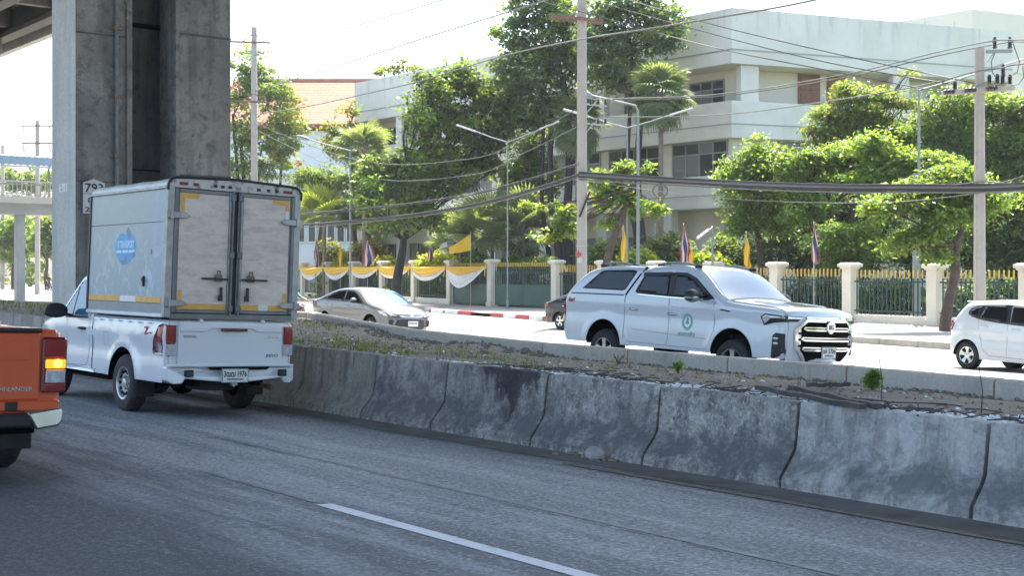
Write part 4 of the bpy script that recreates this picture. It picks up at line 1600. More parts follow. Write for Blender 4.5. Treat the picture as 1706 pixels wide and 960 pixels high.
    def side_outline(self):
        pts = list(self.top)
        xr, xf = pts[0][0], pts[-1][0]
        bot = [(xf - 0.03, self.zb)]
        for ax, az, ar in sorted(self.arches, key=lambda a: -a[0]):
            th0 = math.asin(max(-1, min(1, (self.zb - az) / ar)))
            n = 22
            for k in range(n + 1):
                t = th0 + (math.pi - 2 * th0) * k / n
                bot.append((ax + ar * math.cos(t), az + ar * math.sin(t)))
        bot.append((xr + 0.03, self.zb))
        return pts + bot
    def build(self, parent, mat, step=0.09, under=True):
        fr = (0.0, 0.03, 0.12, 0.28, 0.5, 0.75, 1.0)
        rows = [self.T - self.N * (self.r * f) for f in fr]
        rows = [np.stack([r_[:, 0], np.maximum(r_[:, 1], self.zb)], 1) for r_ in rows]
        inset = [tuple(p) for p in rows[-1]]
        full = self.side_outline()
        bot = [q for q in full[len(self.top):] if inset[0][0] + 0.01 < q[0] < inset[-1][0] - 0.01]
        Pi, Fi, Bi = tess(inset + [(inset[-1][0], self.zb)] * (inset[-1][1] > self.zb + 1e-4) + bot + [(inset[0][0], self.zb)] * (inset[0][1] > self.zb + 1e-4), step)
        n_ = len(self.T)
        P = np.concatenate([np.concatenate(rows), Pi])
        F = []
        for i in range(len(fr) - 1):
            for j in range(n_ - 1):
                a, b2 = i * n_ + j, (i + 1) * n_ + j
                F += [(a, a + 1, b2 + 1), (a, b2 + 1, b2)]
        o_ = len(fr) * n_
        F += [tuple(o_ + k for k in f) for f in Fi]
        B = []
        T = self.T
        w = self.base_w(T[:, 0], T[:, 1]) - self.r
        nv = 16
        vs, fs = [], []
        for i in range(len(T)):
            for j in range(nv + 1):
                v = -1 + 2 * j / nv
                b = self.B[i] * (1 - abs(v) ** 2.4)
                vs.append((T[i, 0] + self.N[i, 0] * b, v * w[i], T[i, 1] + self.N[i, 1] * b))
        for i in range(len(T) - 1):
            for j in range(nv):
                a = i * (nv + 1) + j
                fs.append((a, a + 1, a + nv + 2, a + nv + 1))
        mb = MB()
        mb.add(vs, fs)
        sk = mb.build('body', mat, parent, smooth=40)
        for s in (1, -1):
            self.side_mesh(P, F, B, s, 0.0, 0.0, 'body_side', mat, parent)
        if under:
            mb = MB()
            x0, x1 = self.x0 + 0.12, self.x1 - 0.12
            yy = self.W - 0.30
            k = max(i for i in range(len(self.T)) if self.T[i, 1] > self.belt + 0.05)
            xc = min(x1 - 0.3, self.T[k, 0])
            zt = self.belt - 0.10
            mb.box(((x0 + xc) / 2, 0, (self.zb + zt) / 2), (xc - x0, 2 * yy, zt - self.zb))
            zf = min(p[1] for p in self.T if xc < p[0] and p[1] > 0.6 * self.belt) - 0.08
            mb.box(((xc + x1 - 0.12) / 2, 0, (self.zb + zf) / 2), (x1 - 0.12 - xc, 2 * yy - 0.1, zf - self.zb))
            for ax, az, ar in self.arches:
                for s in (1, -1):
                    n = 14
                    ring = [(ax + ar * math.cos(math.pi * k / n), az + ar * math.sin(math.pi * k / n)) for k in range(n + 1)]
                    wy = self.base_w(np.array([ax]), np.array([az + ar]))[0] - 0.012
                    a0 = [(x, s * wy, z) for x, z in ring] + [(x, s * (yy - 0.02), z) for x, z in ring]
                    mb.add(a0, [(k, k + 1, n + 2 + k, n + 1 + k) for k in range(n)])
            # sill boxes close the shell between the wheels
            ars = sorted(self.arches)
            a, b = ars[0][0] + ars[0][2], ars[-1][0] - ars[-1][2]
            wy = self.W - 0.10
            for s in (1, -1):
                mb.box(((a + b) / 2, s * (wy + yy) / 2 - s * 0.02, self.zb + 0.12), (b - a, wy - yy + 0.04, 0.2))
            mb.build('underbody', MAT['dark_void'], parent)
        return sk
    # position on the middle skin by profile point
    def ti(self, x, z):
        d = np.hypot(self.T[:, 0] - x, self.T[:, 1] - z)
        return int(np.argmin(d))
    def skin_pt(self, i, v, off):
        w = self.base_w(self.T[i:i + 1, 0], self.T[i:i + 1, 1])[0] - self.r
        b = self.B[i] * (1 - abs(v) ** 2.4) + off
        return Vector((self.T[i, 0] + self.N[i, 0] * b, v * w, self.T[i, 1] + self.N[i, 1] * b))
    def skin_patch(self, p0, p1, v0, v1, name, mat, parent, off=0.006, nv=14, ends=None):
        """v0/v1: half widths (fractions) at the two ends"""
        i0, i1 = sorted((self.ti(*p0), self.ti(*p1)))
        if self.ti(*p0) > self.ti(*p1):
            v0, v1 = v1, v0
        mb = MB()
        n = i1 - i0
        def fn(u, v):
            i = i0 + int(round(u * n))
            hw = v0 + (v1 - v0) * u
            if ends:
                hw *= 1 - ends * max(0, abs(2 * u - 1) ** 8)
            return self.skin_pt(i, -hw + 2 * hw * v, off)
        mb.grid(fn, n, nv)
        return mb.build(name, mat, parent, smooth=60)
    def front_x(self, y, z, end=1, off=0.0):
        T = self.T
        k = int(np.argmax(T[:, 1]))
        seg = T[k:] if end > 0 else T[:k + 1]
        idx0 = k if end > 0 else 0
        # nearest profile sample by height on that end
        dz = np.abs(seg[:, 1] - z)
        order = np.argsort(seg[:, 1])
        x = np.interp(z, seg[order, 1], seg[order, 0])
        i = idx0 + int(np.argmin(dz + (0.0 if end > 0 else 0.0)))
        w = self.base_w(np.array([x]), np.array([z]))[0] - self.r
        v = min(1, abs(y) / w)
        b = self.B[i] * (1 - v ** 2.4)
        return x + end * (b + off)
    def end_patch(self, poly, name, mat, parent, off=0.008, thick=0.03, step=0.1, end=1):
        """poly in (y, z) laid on the front (end=1) or rear skin"""
        P, F, B = tess(poly, step)
        V = [(self.front_x(p[0], p[1], end, off), p[0], p[1]) for p in P]
        mb = MB()
        m = len(V)
        ring = sorted({i for e in B for i in e})
        idx = {i: m + k for k, i in enumerate(ring)}
        vs = V + [(V[i][0] - end * thick, V[i][1], V[i][2]) for i in ring]
        fs = list(F) + [(a, b, idx[b], idx[a]) for a, b in B]
        mb.add(vs, fs)
        return mb.build(name, mat, parent, smooth=35)
    def end_bar(self, pts, w, name, mat, parent, off=0.02, thick=0.04, end=1, closed=False):
        """a raised strip along a polyline in (y, z)"""
        n = len(pts)
        L, Rr = [], []
        for i, p in enumerate(pts):
            a = pts[(i - 1) % n] if (closed or i > 0) else pts[i]
            b = pts[(i + 1) % n] if (closed or i < n - 1) else pts[i]
            dx, dz = b[0] - a[0], b[1] - a[1]
            l = max(1e-9, math.hypot(dx, dz))
            L.append((p[0] - dz / l * w / 2, p[1] + dx / l * w / 2))
            Rr.append((p[0] + dz / l * w / 2, p[1] - dx / l * w / 2))
        mb = MB()
        m = n if closed else n - 1
        for i in range(m):
            j = (i + 1) % n
            sub = 4
            for k in range(sub):
                f0, f1 = k / sub, (k + 1) / sub
                q = []
                for (A, B_) in ((L[i], L[j]), (Rr[i], Rr[j])):
                    for f in (f0, f1):
                        q.append((A[0] + (B_[0] - A[0]) * f, A[1] + (B_[1] - A[1]) * f))
                a, b, c, d_ = q[0], q[1], q[3], q[2]
                top = [Vector((self.front_x(p[0], p[1], end, off), p[0], p[1])) for p in (a, b, c, d_)]
                bot = [p - Vector((end * thick, 0, 0)) for p in top]
                mb.add(top + bot, [(0, 1, 2, 3), (0, 1, 5, 4), (2, 3, 7, 6)])
        return mb.build(name, mat, parent, smooth=30)

def chaikin_closed(poly, it=1):
    for _ in range(it):
        q = []
        n = len(poly)
        for i in range(n):
            a, b = poly[i], poly[(i + 1) % n]
            q.append((a[0] * .8 + b[0] * .2, a[1] * .8 + b[1] * .2))
            q.append((a[0] * .2 + b[0] * .8, a[1] * .2 + b[1] * .8))
        poly = q
    return poly

def wheel(parent, x, y, r, side, style, width=0.22, tyre='rubber', yaw=0.0, drop=0.0):
    """side = +1 for the left (outer face towards +y)"""
    h = width / 2
    rim_r = r * (0.63 if style != 'steel' else 0.60)
    mb = MB()
    mb.lathe([(0.0, -h * 0.8), (rim_r * 0.95, -h * 0.8), (rim_r * 0.95, h * 0.25), (0.0, h * 0.25)], 20)
    w = mb.build('wheel', MAT['dark_void'], parent, loc=(x, y, r - drop), smooth=40)
    w.rotation_euler = (0, 0, yaw + (0 if side > 0 else math.pi))
    mb = MB()
    prof = [(rim_r * 0.97, -h), (r * 0.86, -h * 1.06), (r * 0.965, -h * 0.86), (r, -h * 0.55), (r, h * 0.55), (r * 0.965, h * 0.86), (r * 0.86, h * 1.06), (rim_r * 1.0, h * 0.98), (rim_r * 0.97, h * 0.8)]
    mb.lathe(prof, 40)
    for k in range(40):
        t = 2 * math.pi * k / 40
        rot = Matrix.Rotation(-t, 3, 'Y')
        for yy in (-h * 0.34, h * 0.34):
            mb.box(rot @ Vector((r * 1.003, yy, 0)), (0.012, h * 0.5, r * 0.11), rot)
    mb.build('tyre', MAT[tyre], w, smooth=40)
    if style == 'steel':
        mb = MB()
        mb.lathe([(rim_r, h * 0.88), (rim_r * 0.97, h * 0.98), (rim_r * 0.90, h * 0.90), (rim_r * 0.86, h * 0.45), (rim_r * 0.74, h * 0.38), (rim_r * 0.60, h * 0.62), (rim_r * 0.46, h * 0.62), (rim_r * 0.40, h * 0.45), (rim_r * 0.27, h * 0.45), (rim_r * 0.25, h * 0.80), (rim_r * 0.08, h * 0.86), (0.0, h * 0.86)], 32)
        o = mb.build('rim', MAT['steel_silver'], w, smooth=35)
        mb = MB()
        for k in range(12):
            t = 2 * math.pi * k / 12
            rot = Matrix.Rotation(-t, 3, 'Y')
            mb.box(rot @ Vector((rim_r * 0.68, h * 0.54, 0)), (rim_r * 0.13, 0.05, rim_r * 0.17), rot)
        mb.build('rim_slots', MAT['dark_void'], w)
        mb = MB()
        for k in range(6):
            t = 2 * math.pi * (k + 0.5) / 6
            mb.lathe([(0.016, h * 0.4), (0.016, h * 0.68), (0.0, h * 0.70)], 6, 'y', (rim_r * 0.36 * math.cos(t), 0, rim_r * 0.36 * math.sin(t)))
        mb.build('wheel_nuts', MAT['ink_grey'], w)
    else:
        mb = MB()
        mb.lathe([(rim_r * 1.01, h * 0.9), (rim_r * 0.99, h * 1.02), (rim_r * 0.92, h * 0.95), (rim_r * 0.90, h * 0.3)], 36)
        ns = 5
        for k in range(ns):
            t = 2 * math.pi * k / ns + 0.3
            rot = Matrix.Rotation(-t, 3, 'Y')
            wd0, wd1 = rim_r * 0.19, rim_r * (0.30 if style == 'star' else 0.22)
            pts = []
            for rr, ww, yy in ((rim_r * 0.12, wd0, h * 0.82), (rim_r * 0.55, wd0 * 0.9, h * 0.80), (rim_r * 0.94, wd1, h * 0.90)):
                for s in (-1, 1):
                    pts.append(rot @ Vector((rr, yy, s * ww)))
                for s in (-1, 1):
                    pts.append(rot @ Vector((rr, yy - 0.05, s * ww * 1.1)))
            fs = []
            for i in (0, 4):
                fs += [(i, i + 1, i + 5, i + 4), (i, i + 4, i + 6, i + 2), (i + 1, i + 3, i + 7, i + 5)]
            mb.add(pts, fs)
        mb.lathe([(rim_r * 0.22, h * 0.5), (rim_r * 0.22, h * 0.84), (rim_r * 0.15, h * 0.9), (0, h * 0.9)], 18)
        mb.build('rim', MAT['alloy'], w, smooth=35)
    return w

def vmat(origin, fwd, up):
    f = Vector(fwd)
    u = Vector(up).normalized()
    f = (f - u * f.dot(u)).normalized()
    l = u.cross(f)
    return Matrix(((f.x, l.x, u.x, origin[0]), (f.y, l.y, u.y, origin[1]), (f.z, l.z, u.z, origin[2]), (0, 0, 0, 1)))

def mirror_on(parent, body, x, z, side, mat, mat2='black_plastic', s=1.0):
    y = float(body.side_y(x, z)[0])
    mb = MB()
    mb.ball((x + 0.03, side * (y + 0.17 * s), z + 0.07), (0.075 * s, 0.13 * s, 0.085 * s), 14, 10)
    for i, v in enumerate(mb.v):
        if v[0] < x + 0.0:
            mb.v[i] = (x + 0.0, v[1], v[2])
    mr = mb.build('mirror', MAT[mat], parent, smooth=50)
    mb = MB()
    mb.bar((x + 0.02, side * (y - 0.02), z), (x + 0.02, side * (y + 0.12 * s), z + 0.03), 0.05, 0.04)
    mb.build('mirror_arm', MAT[mat2], mr)
    mb = MB()
    mb.ball((x + 0.032, side * (y + 0.17 * s), z + 0.035), (0.078 * s, 0.132 * s, 0.055 * s), 14, 8)
    for i, v in enumerate(mb.v):
        if v[0] < x - 0.004:
            mb.v[i] = (x - 0.004, v[1], v[2])
    mb.build('mirror_housing', MAT[mat2], mr, smooth=50)
    return mr

def handle_on(parent, body, x, z, side, mat):
    y = float(body.side_y(x, z)[0])
    mb = MB()
    mb.tube([(x - 0.11, side * (y - 0.005), z), (x - 0.08, side * (y + 0.03), z + 0.004), (x + 0.08, side * (y + 0.03), z + 0.002), (x + 0.11, side * (y - 0.005), z - 0.002)], [0.014, 0.02, 0.02, 0.014], 8)
    return mb.build('door_handle', MAT[mat], parent, smooth=50)

def plate(parent, c, nrm, main, sub, w=0.36, h=0.17, two=True):
    """number plate facing nrm (+1 front / -1 rear along x)"""
    o = MB().box(c, (0.012, w, h)).build('number_plate', MAT['plate_white'], parent, bevel=0.004)
    mb = MB()
    for dz in (-h / 2 + 0.006, h / 2 - 0.006):
        mb.box((c[0] + nrm * 0.007, c[1], c[2] + dz), (0.004, w, 0.008))
    for dy in (-w / 2 + 0.006, w / 2 - 0.006):
        mb.box((c[0] + nrm * 0.007, c[1] + dy, c[2]), (0.004, 0.008, h - 0.024))
    mb.build('plate_rim', MAT['ink_green'], o)
    xd = (0, nrm, 0)
    text_mesh('plate_number', main, 0.1, o, MAT['ink_black'], basis((c[0] + nrm * 0.0085, c[1], c[2] + h * 0.13), xd, (0, 0, 1)), 0.001, 0.002, fit=(w * 0.86, h * 0.44))
    text_mesh('plate_province', sub, 0.05, o, MAT['ink_black'], basis((c[0] + nrm * 0.0085, c[1], c[2] - h * 0.28), xd, (0, 0, 1)), 0.001, 0.001, fit=(w * 0.62, h * 0.18))
    return o

UP_NEAR = (NRM * 0.04 + Vector((0, 0, 1))).normalized()
UP_FAR = (NRM * 0.045 + Vector((0, 0, 1))).normalized()

# ================================================================== white box truck
TQ = Vector((-3.575, 16.45, 0))
tq, ts = TQ.dot(NRM), TQ.dot(DIR)
TM = vmat((TQ.x, TQ.y, near_z(tq)), DIR, UP_NEAR)
truck = thing('box_truck', 'white single cab pickup truck with a tall cargo box, stopped beside the concrete barrier', 'truck', mat=TM)
PICK_TOP = [(0.0, .50), (0.0, 1.16), (0.015, 1.20), (0.06, 1.215), (2.27, 1.205), (2.30, 1.22), (2.36, 1.30), (2.46, 1.66), (2.56, 1.75), (2.8, 1.78), (2.98, 1.76), (3.10, 1.69), (3.60, 1.23), (3.82, 1.16), (4.5, 1.06), (4.66, .95), (4.70, .62), (4.66, .36)]
tb = Body(PICK_TOP, [(1.25, 0.39, 0.44), (3.98, 0.39, 0.44)], 0.44, 0.885, 1.13, 0.20, 0.05, rear_r=0.3, rear_in=0.015, front_in=0.14, bulge_rear=0.0, bulge_top=0.02, smooth_it=1)
tb.build(truck, MAT['white_paint'])
for sx in (1, -1):
    wheel(truck, 1.25, sx * 0.775, 0.362, sx, 'steel', 0.21, 'tyre_dusty')
    wheel(truck, 3.98, sx * 0.775, 0.362, sx, 'steel', 0.21, 'tyre_dusty', yaw=0.1)
    # bed / cab gap and door seams
    tb.ribbon([(2.315, 1.21), (2.315, 0.46)], 0.022, sx, 'bed_gap', MAT['dark_void'], truck)
    tb.ribbon([(2.47, 1.60), (2.44, 1.15), (2.44, 0.62), (2.52, 0.52), (3.20, 0.50), (3.27, 0.60), (3.29, 1.19)], 0.010, sx, 'door_seam', MAT['seam_grey'], truck)
    tb.patch([(2.54, 1.20), (2.57, 1.60), (2.66, 1.68), (2.92, 1.69), (3.03, 1.65), (3.46, 1.25), (3.34, 1.19)], sx, 'side_window', MAT['film_glass'], truck, 0.004, 0.012)
    tb.ribbon([(2.50, 1.18), (3.36, 1.165)], 0.03, sx, 'window_trim', MAT['black_plastic'], truck, 0.007)
    tb.ribbon([(3.10, 1.17), (3.06, 1.60)], 0.03, sx, 'window_divider', MAT['black_plastic'], truck, 0.007)
    handle_on(truck, tb, 2.66, 1.02, sx, 'black_plastic')
    mirror_on(truck, tb, 3.14, 1.18, sx, 'black_plastic', s=1.25)
    tb.patch([(2.2, 0.50), (0.02 + 2.35, 0.50), (3.45, 0.50), (3.45, 0.44), (2.2, 0.44)], sx, 'sill_trim', MAT['white_paint'], truck, 0.012, 0.02)
    # fuel flap shadow line and side badge
    tb.ribbon([(1.75, 1.0), (1.75, 0.83), (1.92, 0.83), (1.92, 1.0), (1.75, 1.0)], 0.006, sx, 'fuel_flap', MAT['seam_grey'], truck)
    # rope hooks along the bed rail
    for k in range(6):
        x = 0.42 + 0.32 * k
        y = float(tb.side_y(x, 1.16)[0])
        mb = MB()
        mb.tube([(x - 0.05, sx * (y - 0.01), 1.155), (x - 0.04, sx * (y + 0.03), 1.165), (x + 0.04, sx * (y + 0.03), 1.165), (x + 0.05, sx * (y - 0.01), 1.155)], 0.009, 6)
        mb.build('rope_hook', MAT['white_paint'], truck)
    # tail lamp wrapping the corner: side part and rear part
    lam = tb.patch([(-0.004, 1.150), (0.06, 1.165), (0.16, 1.14), (0.30, 0.93), (0.325, 0.84), (0.315, 0.785), (-0.004, 0.765)], sx, 'tail_lamp', MAT['lamp_red'], truck, 0.014, 0.03, 0.08)
    tb.patch([(0.0, 0.925), (0.155, 0.935), (0.155, 0.795), (0.0, 0.785)], sx, 'reversing_lens', MAT['lamp_clear'], lam, 0.017, 0.02, 0.08)
    tb.patch([(0.16, 0.89), (0.285, 0.905), (0.30, 0.84), (0.295, 0.80), (0.16, 0.795)], sx, 'dark_lens', MAT['lamp_dark_red'], lam, 0.017, 0.02, 0.08)
    mb = MB()
    mb.box((-0.012, sx * 0.805, 1.045), (0.03, 0.13, 0.21))
    mb.box((-0.010, sx * 0.805, 0.955 - 0.02), (0.026, 0.125, 0.035))
    mb.build('rear_lens', MAT['lamp_red'], lam, bevel=0.008)
    MB().box((-0.012, sx * 0.805, 0.845), (0.03, 0.13, 0.14)).build('rear_reversing_lens', MAT['lamp_clear'], lam, bevel=0.006)
    # mud flap
    MB().box((0.79, sx * 0.77, 0.36), (0.02, 0.25, 0.30)).build('mud_flap', MAT['rubber'], truck, bevel=0.01)
# badge on the left bed side
yb = float(tb.side_y(0.50, 1.05)[0]) + 0.004
text_mesh('side_badge', 'Z', 0.13, truck, MAT['ink_red'], basis((0.53, yb, 1.065), (-1, 0, 0), (0.1, 0, 1)), 0.001, 0.006, fit=(0.13, 0.10))
text_mesh('side_badge', 'edition', 0.05, truck, MAT['ink_grey'], basis((0.41, yb, 1.04), (-1, 0, 0), (0, 0, 1)), 0.001, 0.001, fit=(0.10, 0.025))
# tailgate
mb = MB()
mb.box((-0.012, 0, 0.918), (0.03, 1.432, 0.545))
tg = mb.build('tailgate', MAT['white_paint'], truck, bevel=0.012, seg=2)
mb = MB()
pl = [(-0.70, 1.075), (-0.36, 1.075), (-0.27, 1.115), (0.27, 1.115), (0.36, 1.075), (0.70, 1.075), (0.70, 1.195), (-0.70, 1.195)]
mb.prism(pl, lambda y, z, a: Vector((a, y, z)), -0.045, -0.0275)
mb.build('tailgate_ledge', MAT['white_paint'], tg, bevel=0.008, seg=2)
MB().box((-0.055, -0.02, 1.098), (0.03, 0.36, 0.034)).build('brake_light', MAT['lamp_dark_red'], tg, bevel=0.006)
mb = MB()
mb.box((-0.03, 0, 1.035), (0.006, 0.26, 0.012))
mb.box((-0.028, 0, 0.705), (0.006, 1.36, 0.015))
mb.build('tailgate_crease', MAT['white_paint'], tg)
for y in (-0.42, 0.43):
    MB().box((-0.03, y, 1.205), (0.06, 0.05, 0.05)).build('latch', MAT['white_paint'], tg, bevel=0.01)
def rear_text(n, b, y, z, w, h, mat, x=-0.0285, slant=0.0, bold=0.002):
    text_mesh(n, b, 0.1, tg, MAT[mat], basis((x, y, z), (0, -1, 0), (0, -slant, 1)), 0.002, bold, fit=(w, h))
rear_text('badge', 'TOYOTA', 0.565, 1.012, 0.175, 0.034, 'ink_grey')
rear_text('badge', 'HILUX', -0.565, 1.015, 0.20, 0.036, 'satin_chrome', bold=0.004)
rear_text('badge', 'REVO', -0.575, 0.775, 0.17, 0.045, 'ink_grey', slant=0.3)
# rear bumper
mb = MB()
pl = [(-0.875, 0.64), (-0.875, 0.47), (-0.80, 0.435), (-0.70, 0.435), (-0.66, 0.50), (-0.40, 0.475), (-0.22, 0.46), (0.22, 0.46), (0.40, 0.475), (0.66, 0.50), (0.70, 0.435), (0.80, 0.435), (0.875, 0.47), (0.875, 0.64)]
def bpt(y, z, a):
    k = abs(y) / 0.885
    return Vector((a - (0.04 * (1 - k ** 3) if a < 0 else 0) + (0.07 * max(0, k - 0.88) / 0.12 if a < 0 else 0), y, z))
mb.prism(pl, bpt, -0.13, 0.22)
bp = mb.build('rear_bumper', MAT['white_paint'], truck, bevel=0.02, seg=2)
MB().box((-0.06, 0, 0.655), (0.14, 1.68, 0.03)).build('bumper_top', MAT['white_paint'], bp, bevel=0.008)
mb = MB()
mb.prism([(-0.47, 0.645), (0.38, 0.645), (0.34, 0.605), (-0.43, 0.605)], lambda y, z, a: Vector((a, y, z)), -0.176, -0.15)
mb.build('bumper_step', MAT['dark_void'], bp)
for y in (0.62, -0.66):
    o = MB().box((-0.155, y, 0.565), (0.05, 0.11, 0.085)).build('bumper_reflector', MAT['black_plastic'], bp, bevel=0.008)
    MB().box((-0.178, y, 0.565), (0.012, 0.075, 0.05)).build('reflector_lens', MAT['fence_green'], o)
plate(truck, (-0.195, 0.02, 0.535), -1, '3ฒฒ 1976', 'กรุงเทพมหานคร', 0.36, 0.175)
mb = MB()
mb.box((-0.16, 0.02, 0.44), (0.06, 0.08, 0.05))
mb.tube([(-0.17, 0.02, 0.40), (-0.17, 0.02, 0.46)], 0.018, 8)
mb.build('tow_hitch', MAT['galv_steel'], bp)
# chassis, axle, springs, exhaust, spare wheel
mb = MB()
for y in (-0.42, 0.42):
    mb.box((2.2, y, 0.46), (4.3, 0.09, 0.14))
mb.tube([(1.25, -0.72, 0.36), (1.25, 0.72, 0.36)], 0.05, 8)
mb.ball((1.25, 0.05, 0.36), (0.17, 0.17, 0.16), 10, 8)
for y in (-0.50, 0.50):
    mb.bar((0.55, y, 0.40), (1.25, y, 0.29), 0.07, 0.03)
    mb.bar((1.25, y, 0.29), (1.95, y, 0.40), 0.07, 0.03)
mb.box((0.25, 0, 0.52), (0.2, 1.2, 0.12))
mb.build('chassis', MAT['dark_void'], truck)
mb = MB()
mb.lathe([(0.0, 0.0), (0.30, 0.0), (0.33, 0.06), (0.33, 0.14), (0.30, 0.20), (0, 0.20)], 22, 'z', (0.42, 0.05, 0.33))
mb.build('spare_wheel', MAT['rubber'], truck, smooth=40)
MB().tube([(2.2, -0.5, 0.36), (0.9, -0.55, 0.40), (0.25, -0.60, 0.38), (0.02, -0.62, 0.36)], 0.035, 8).build('exhaust', MAT['rust_steel'], truck, smooth=40)
MB().box((3.0, 0.0, 0.40), (1.4, 1.3, 0.14)).build('gearbox_guard', MAT['dark_void'], truck)
for sx in (1, -1):
    tb.end_patch([(sx * 0.45, 0.93), (sx * 0.78, 0.98), (sx * 0.78, 0.80), (sx * 0.5, 0.80)], 'headlamp', MAT['lamp_clear'], truck)
tb.end_patch([(-0.42, 0.95), (0.42, 0.95), (0.36, 0.62), (-0.36, 0.62)], 'grille', MAT['black_plastic'], truck)
tb.skin_patch((3.13, 1.67), (3.56, 1.26), 0.95, 1.0, 'windscreen', MAT['film_glass'], truck, 0.004)

# ---- the cargo box: part of the truck, built in truck coordinates
BX0, BX1, BHW, BZ0, BZ1 = 0.02, 2.50, 0.905, 1.245, 2.955
def roof_prof():
    pts = []
    rx, rz = 0.13, 0.105
    for k in range(7):
        t = math.pi / 2 * k / 6
        pts.append((BHW - rx + rx * math.cos(t), BZ1 - rz + rz * math.sin(t)))
    left = [(-y, z) for y, z in reversed(pts)]
    full = pts + [(0, BZ1 + 0.03)] + left
    return full
RP = roof_prof()
def side_panel_mat(name):
    t = NT(name)
    vec = t.coords('Object')
    x, y, z = t.sep(vec)
    n1 = t.noise(vec, 1.4, 5, 0.6)
    n2 = t.noise(vec, 5.0, 5, 0.7, 1.0)
    c = t.mix(t.ramp(z, 1.4, 2.6), (0.27, 0.335, 0.355), (0.33, 0.37, 0.345))
    c = t.mix(t.ramp(t.math('ADD', x, t.math('MULTIPLY', n1, 0.8)), 0.5, 1.3, 0.6, 0.0), c, (0.27, 0.345, 0.43))
    c = t.mix(t.math('MULTIPLY', t.ramp(n2, 0.52, 0.60), t.ramp(z, 1.6, 2.5, 0.75, 0.2)), c, (0.46, 0.51, 0.535))
    st = t.coords('Object', scale=(1, 1, 0.12))
    c = t.mix(t.ramp(t.noise(st, 6, 4, 0.6), 0.55, 0.75, 0, 0.3), c, (0.33, 0.37, 0.38))
    t.set('Base Color', c)
    t.set('Roughness', 0.42)
    return t.mat
MAT['box_side'] = side_panel_mat('box_side_print')
def door_skin_mat():
    t = NT('door_skin')
    vec = t.coords('Object')
    n1 = t.noise(vec, 1.6, 6, 0.65, 0.3)
    n2 = t.noise(t.coords('Object', scale=(1, 0.8, 3.0)), 3.4, 10, 0.8, 0.2)
    n3 = t.noise(vec, 26, 4, 0.7)
    c = t.mix(t.ramp(n1, 0.35, 0.65), (0.68, 0.575, 0.495), (0.57, 0.49, 0.43))
    c = t.mix(t.ramp(n2, 0.46, 0.64, 0, 0.75), c, (0.37, 0.33, 0.30))
    c = t.mix(t.ramp(n3, 0.60, 0.72, 0, 0.35), c, (0.70, 0.66, 0.62))
    t.set('Base Color', c)
    t.set('Roughness', 0.6)
    t.bump(n1, 0.15, 0.02)
    return t.mat
MAT['door_skin'] = door_skin_mat()
mk('box_roof', (0.52, 0.50, 0.45), 0.45, metal=0.25, var=0.1, vscale=2.5, dirt=((0.30, 0.28, 0.25), 3, 0.55, 0.5))
mk('box_frame', (0.17, 0.172, 0.172), 0.45, metal=0.5, var=0.2, vscale=5)
mk('sill_grey', (0.25, 0.26, 0.27), 0.5, metal=0.3, var=0.12)
mk('fascia_dirty', (0.52, 0.49, 0.46), 0.6, var=0.2, vscale=9, dirt=((0.12, 0.10, 0.09), 9, 0.5, 0.9))
# core
mb = MB()
pl = [(BHW - 0.012, BZ0 + 0.10), (BHW - 0.012, BZ1 - 0.14)] + [(y * 0.985, z - 0.012) for y, z in RP] + [(-BHW + 0.012, BZ1 - 0.14), (-BHW + 0.012, BZ0 + 0.10)]
mb.prism(pl, lambda y, z, a: Vector((a, y, z)), BX0 + 0.05, BX1 - 0.01)
box = mb.build('cargo_box', MAT['box_frame'], truck)
# roof skin
mb = MB()
def rfn(u, v):
    i = v * (len(RP) - 1)
    k = min(int(i), len(RP) - 2)
    f = i - k
    y = RP[k][0] * (1 - f) + RP[k + 1][0] * f
    z = RP[k][1] * (1 - f) + RP[k + 1][1] * f
    return Vector((BX0 + (BX1 - BX0) * u, y, z + 0.004 * math.sin(u * 20)))
mb.grid(rfn, 20, len(RP) - 1)
mb.build('box_roof', MAT['box_roof'], box, smooth=50)
for sx in (1, -1):
    # two side panels, upper and lower, with the seam between
    MB().box(((BX0 + BX1) / 2 + 0.02, sx * (BHW - 0.006), 2.62), (BX1 - BX0 - 0.10, 0.014, 0.40)).build('side_panel', MAT['box_side'], box, bevel=0.002)
    MB().box(((BX0 + BX1) / 2 + 0.02, sx * (BHW - 0.006), 1.912), (BX1 - BX0 - 0.10, 0.014, 1.00)).build('side_panel', MAT['box_side'], box, bevel=0.002)
    MB().box(((BX0 + BX1) / 2 + 0.02, sx * (BHW - 0.004), 1.345), (BX1 - BX0 - 0.10, 0.018, 0.118)).build('side_skirt', MAT['sill_grey'], box, bevel=0.002)
    mb = MB()
    mb.box(((BX0 + BX1) / 2, sx * (BHW + 0.006), 2.838), (BX1 - BX0, 0.03, 0.035))
    mb.build('gutter_rail', MAT['alu'], box, bevel=0.006)
    mb = MB()
    mb.box(((BX0 + BX1) / 2, sx * (BHW + 0.004), BZ0 + 0.018), (BX1 - BX0, 0.04, 0.05))
    mb.build('bottom_rail', MAT['white_paint'], box, bevel=0.01)
    mb = MB()
    mb.box((BX1, sx * (BHW - 0.01), 2.04), (0.05, 0.05, 1.6))
    mb.build('front_corner', MAT['ink_black'], box)
    for x0, x1, mt in ((0.10, 0.86, 'tape_orange'), (0.86, 1.38, 'tape_white'), (1.38, 2.46, 'tape_orange')):
        MB().box(((x0 + x1) / 2, sx * (BHW + 0.003), 1.452), (x1 - x0 - 0.004, 0.004, 0.075)).build('reflective_tape', MAT[mt], box)
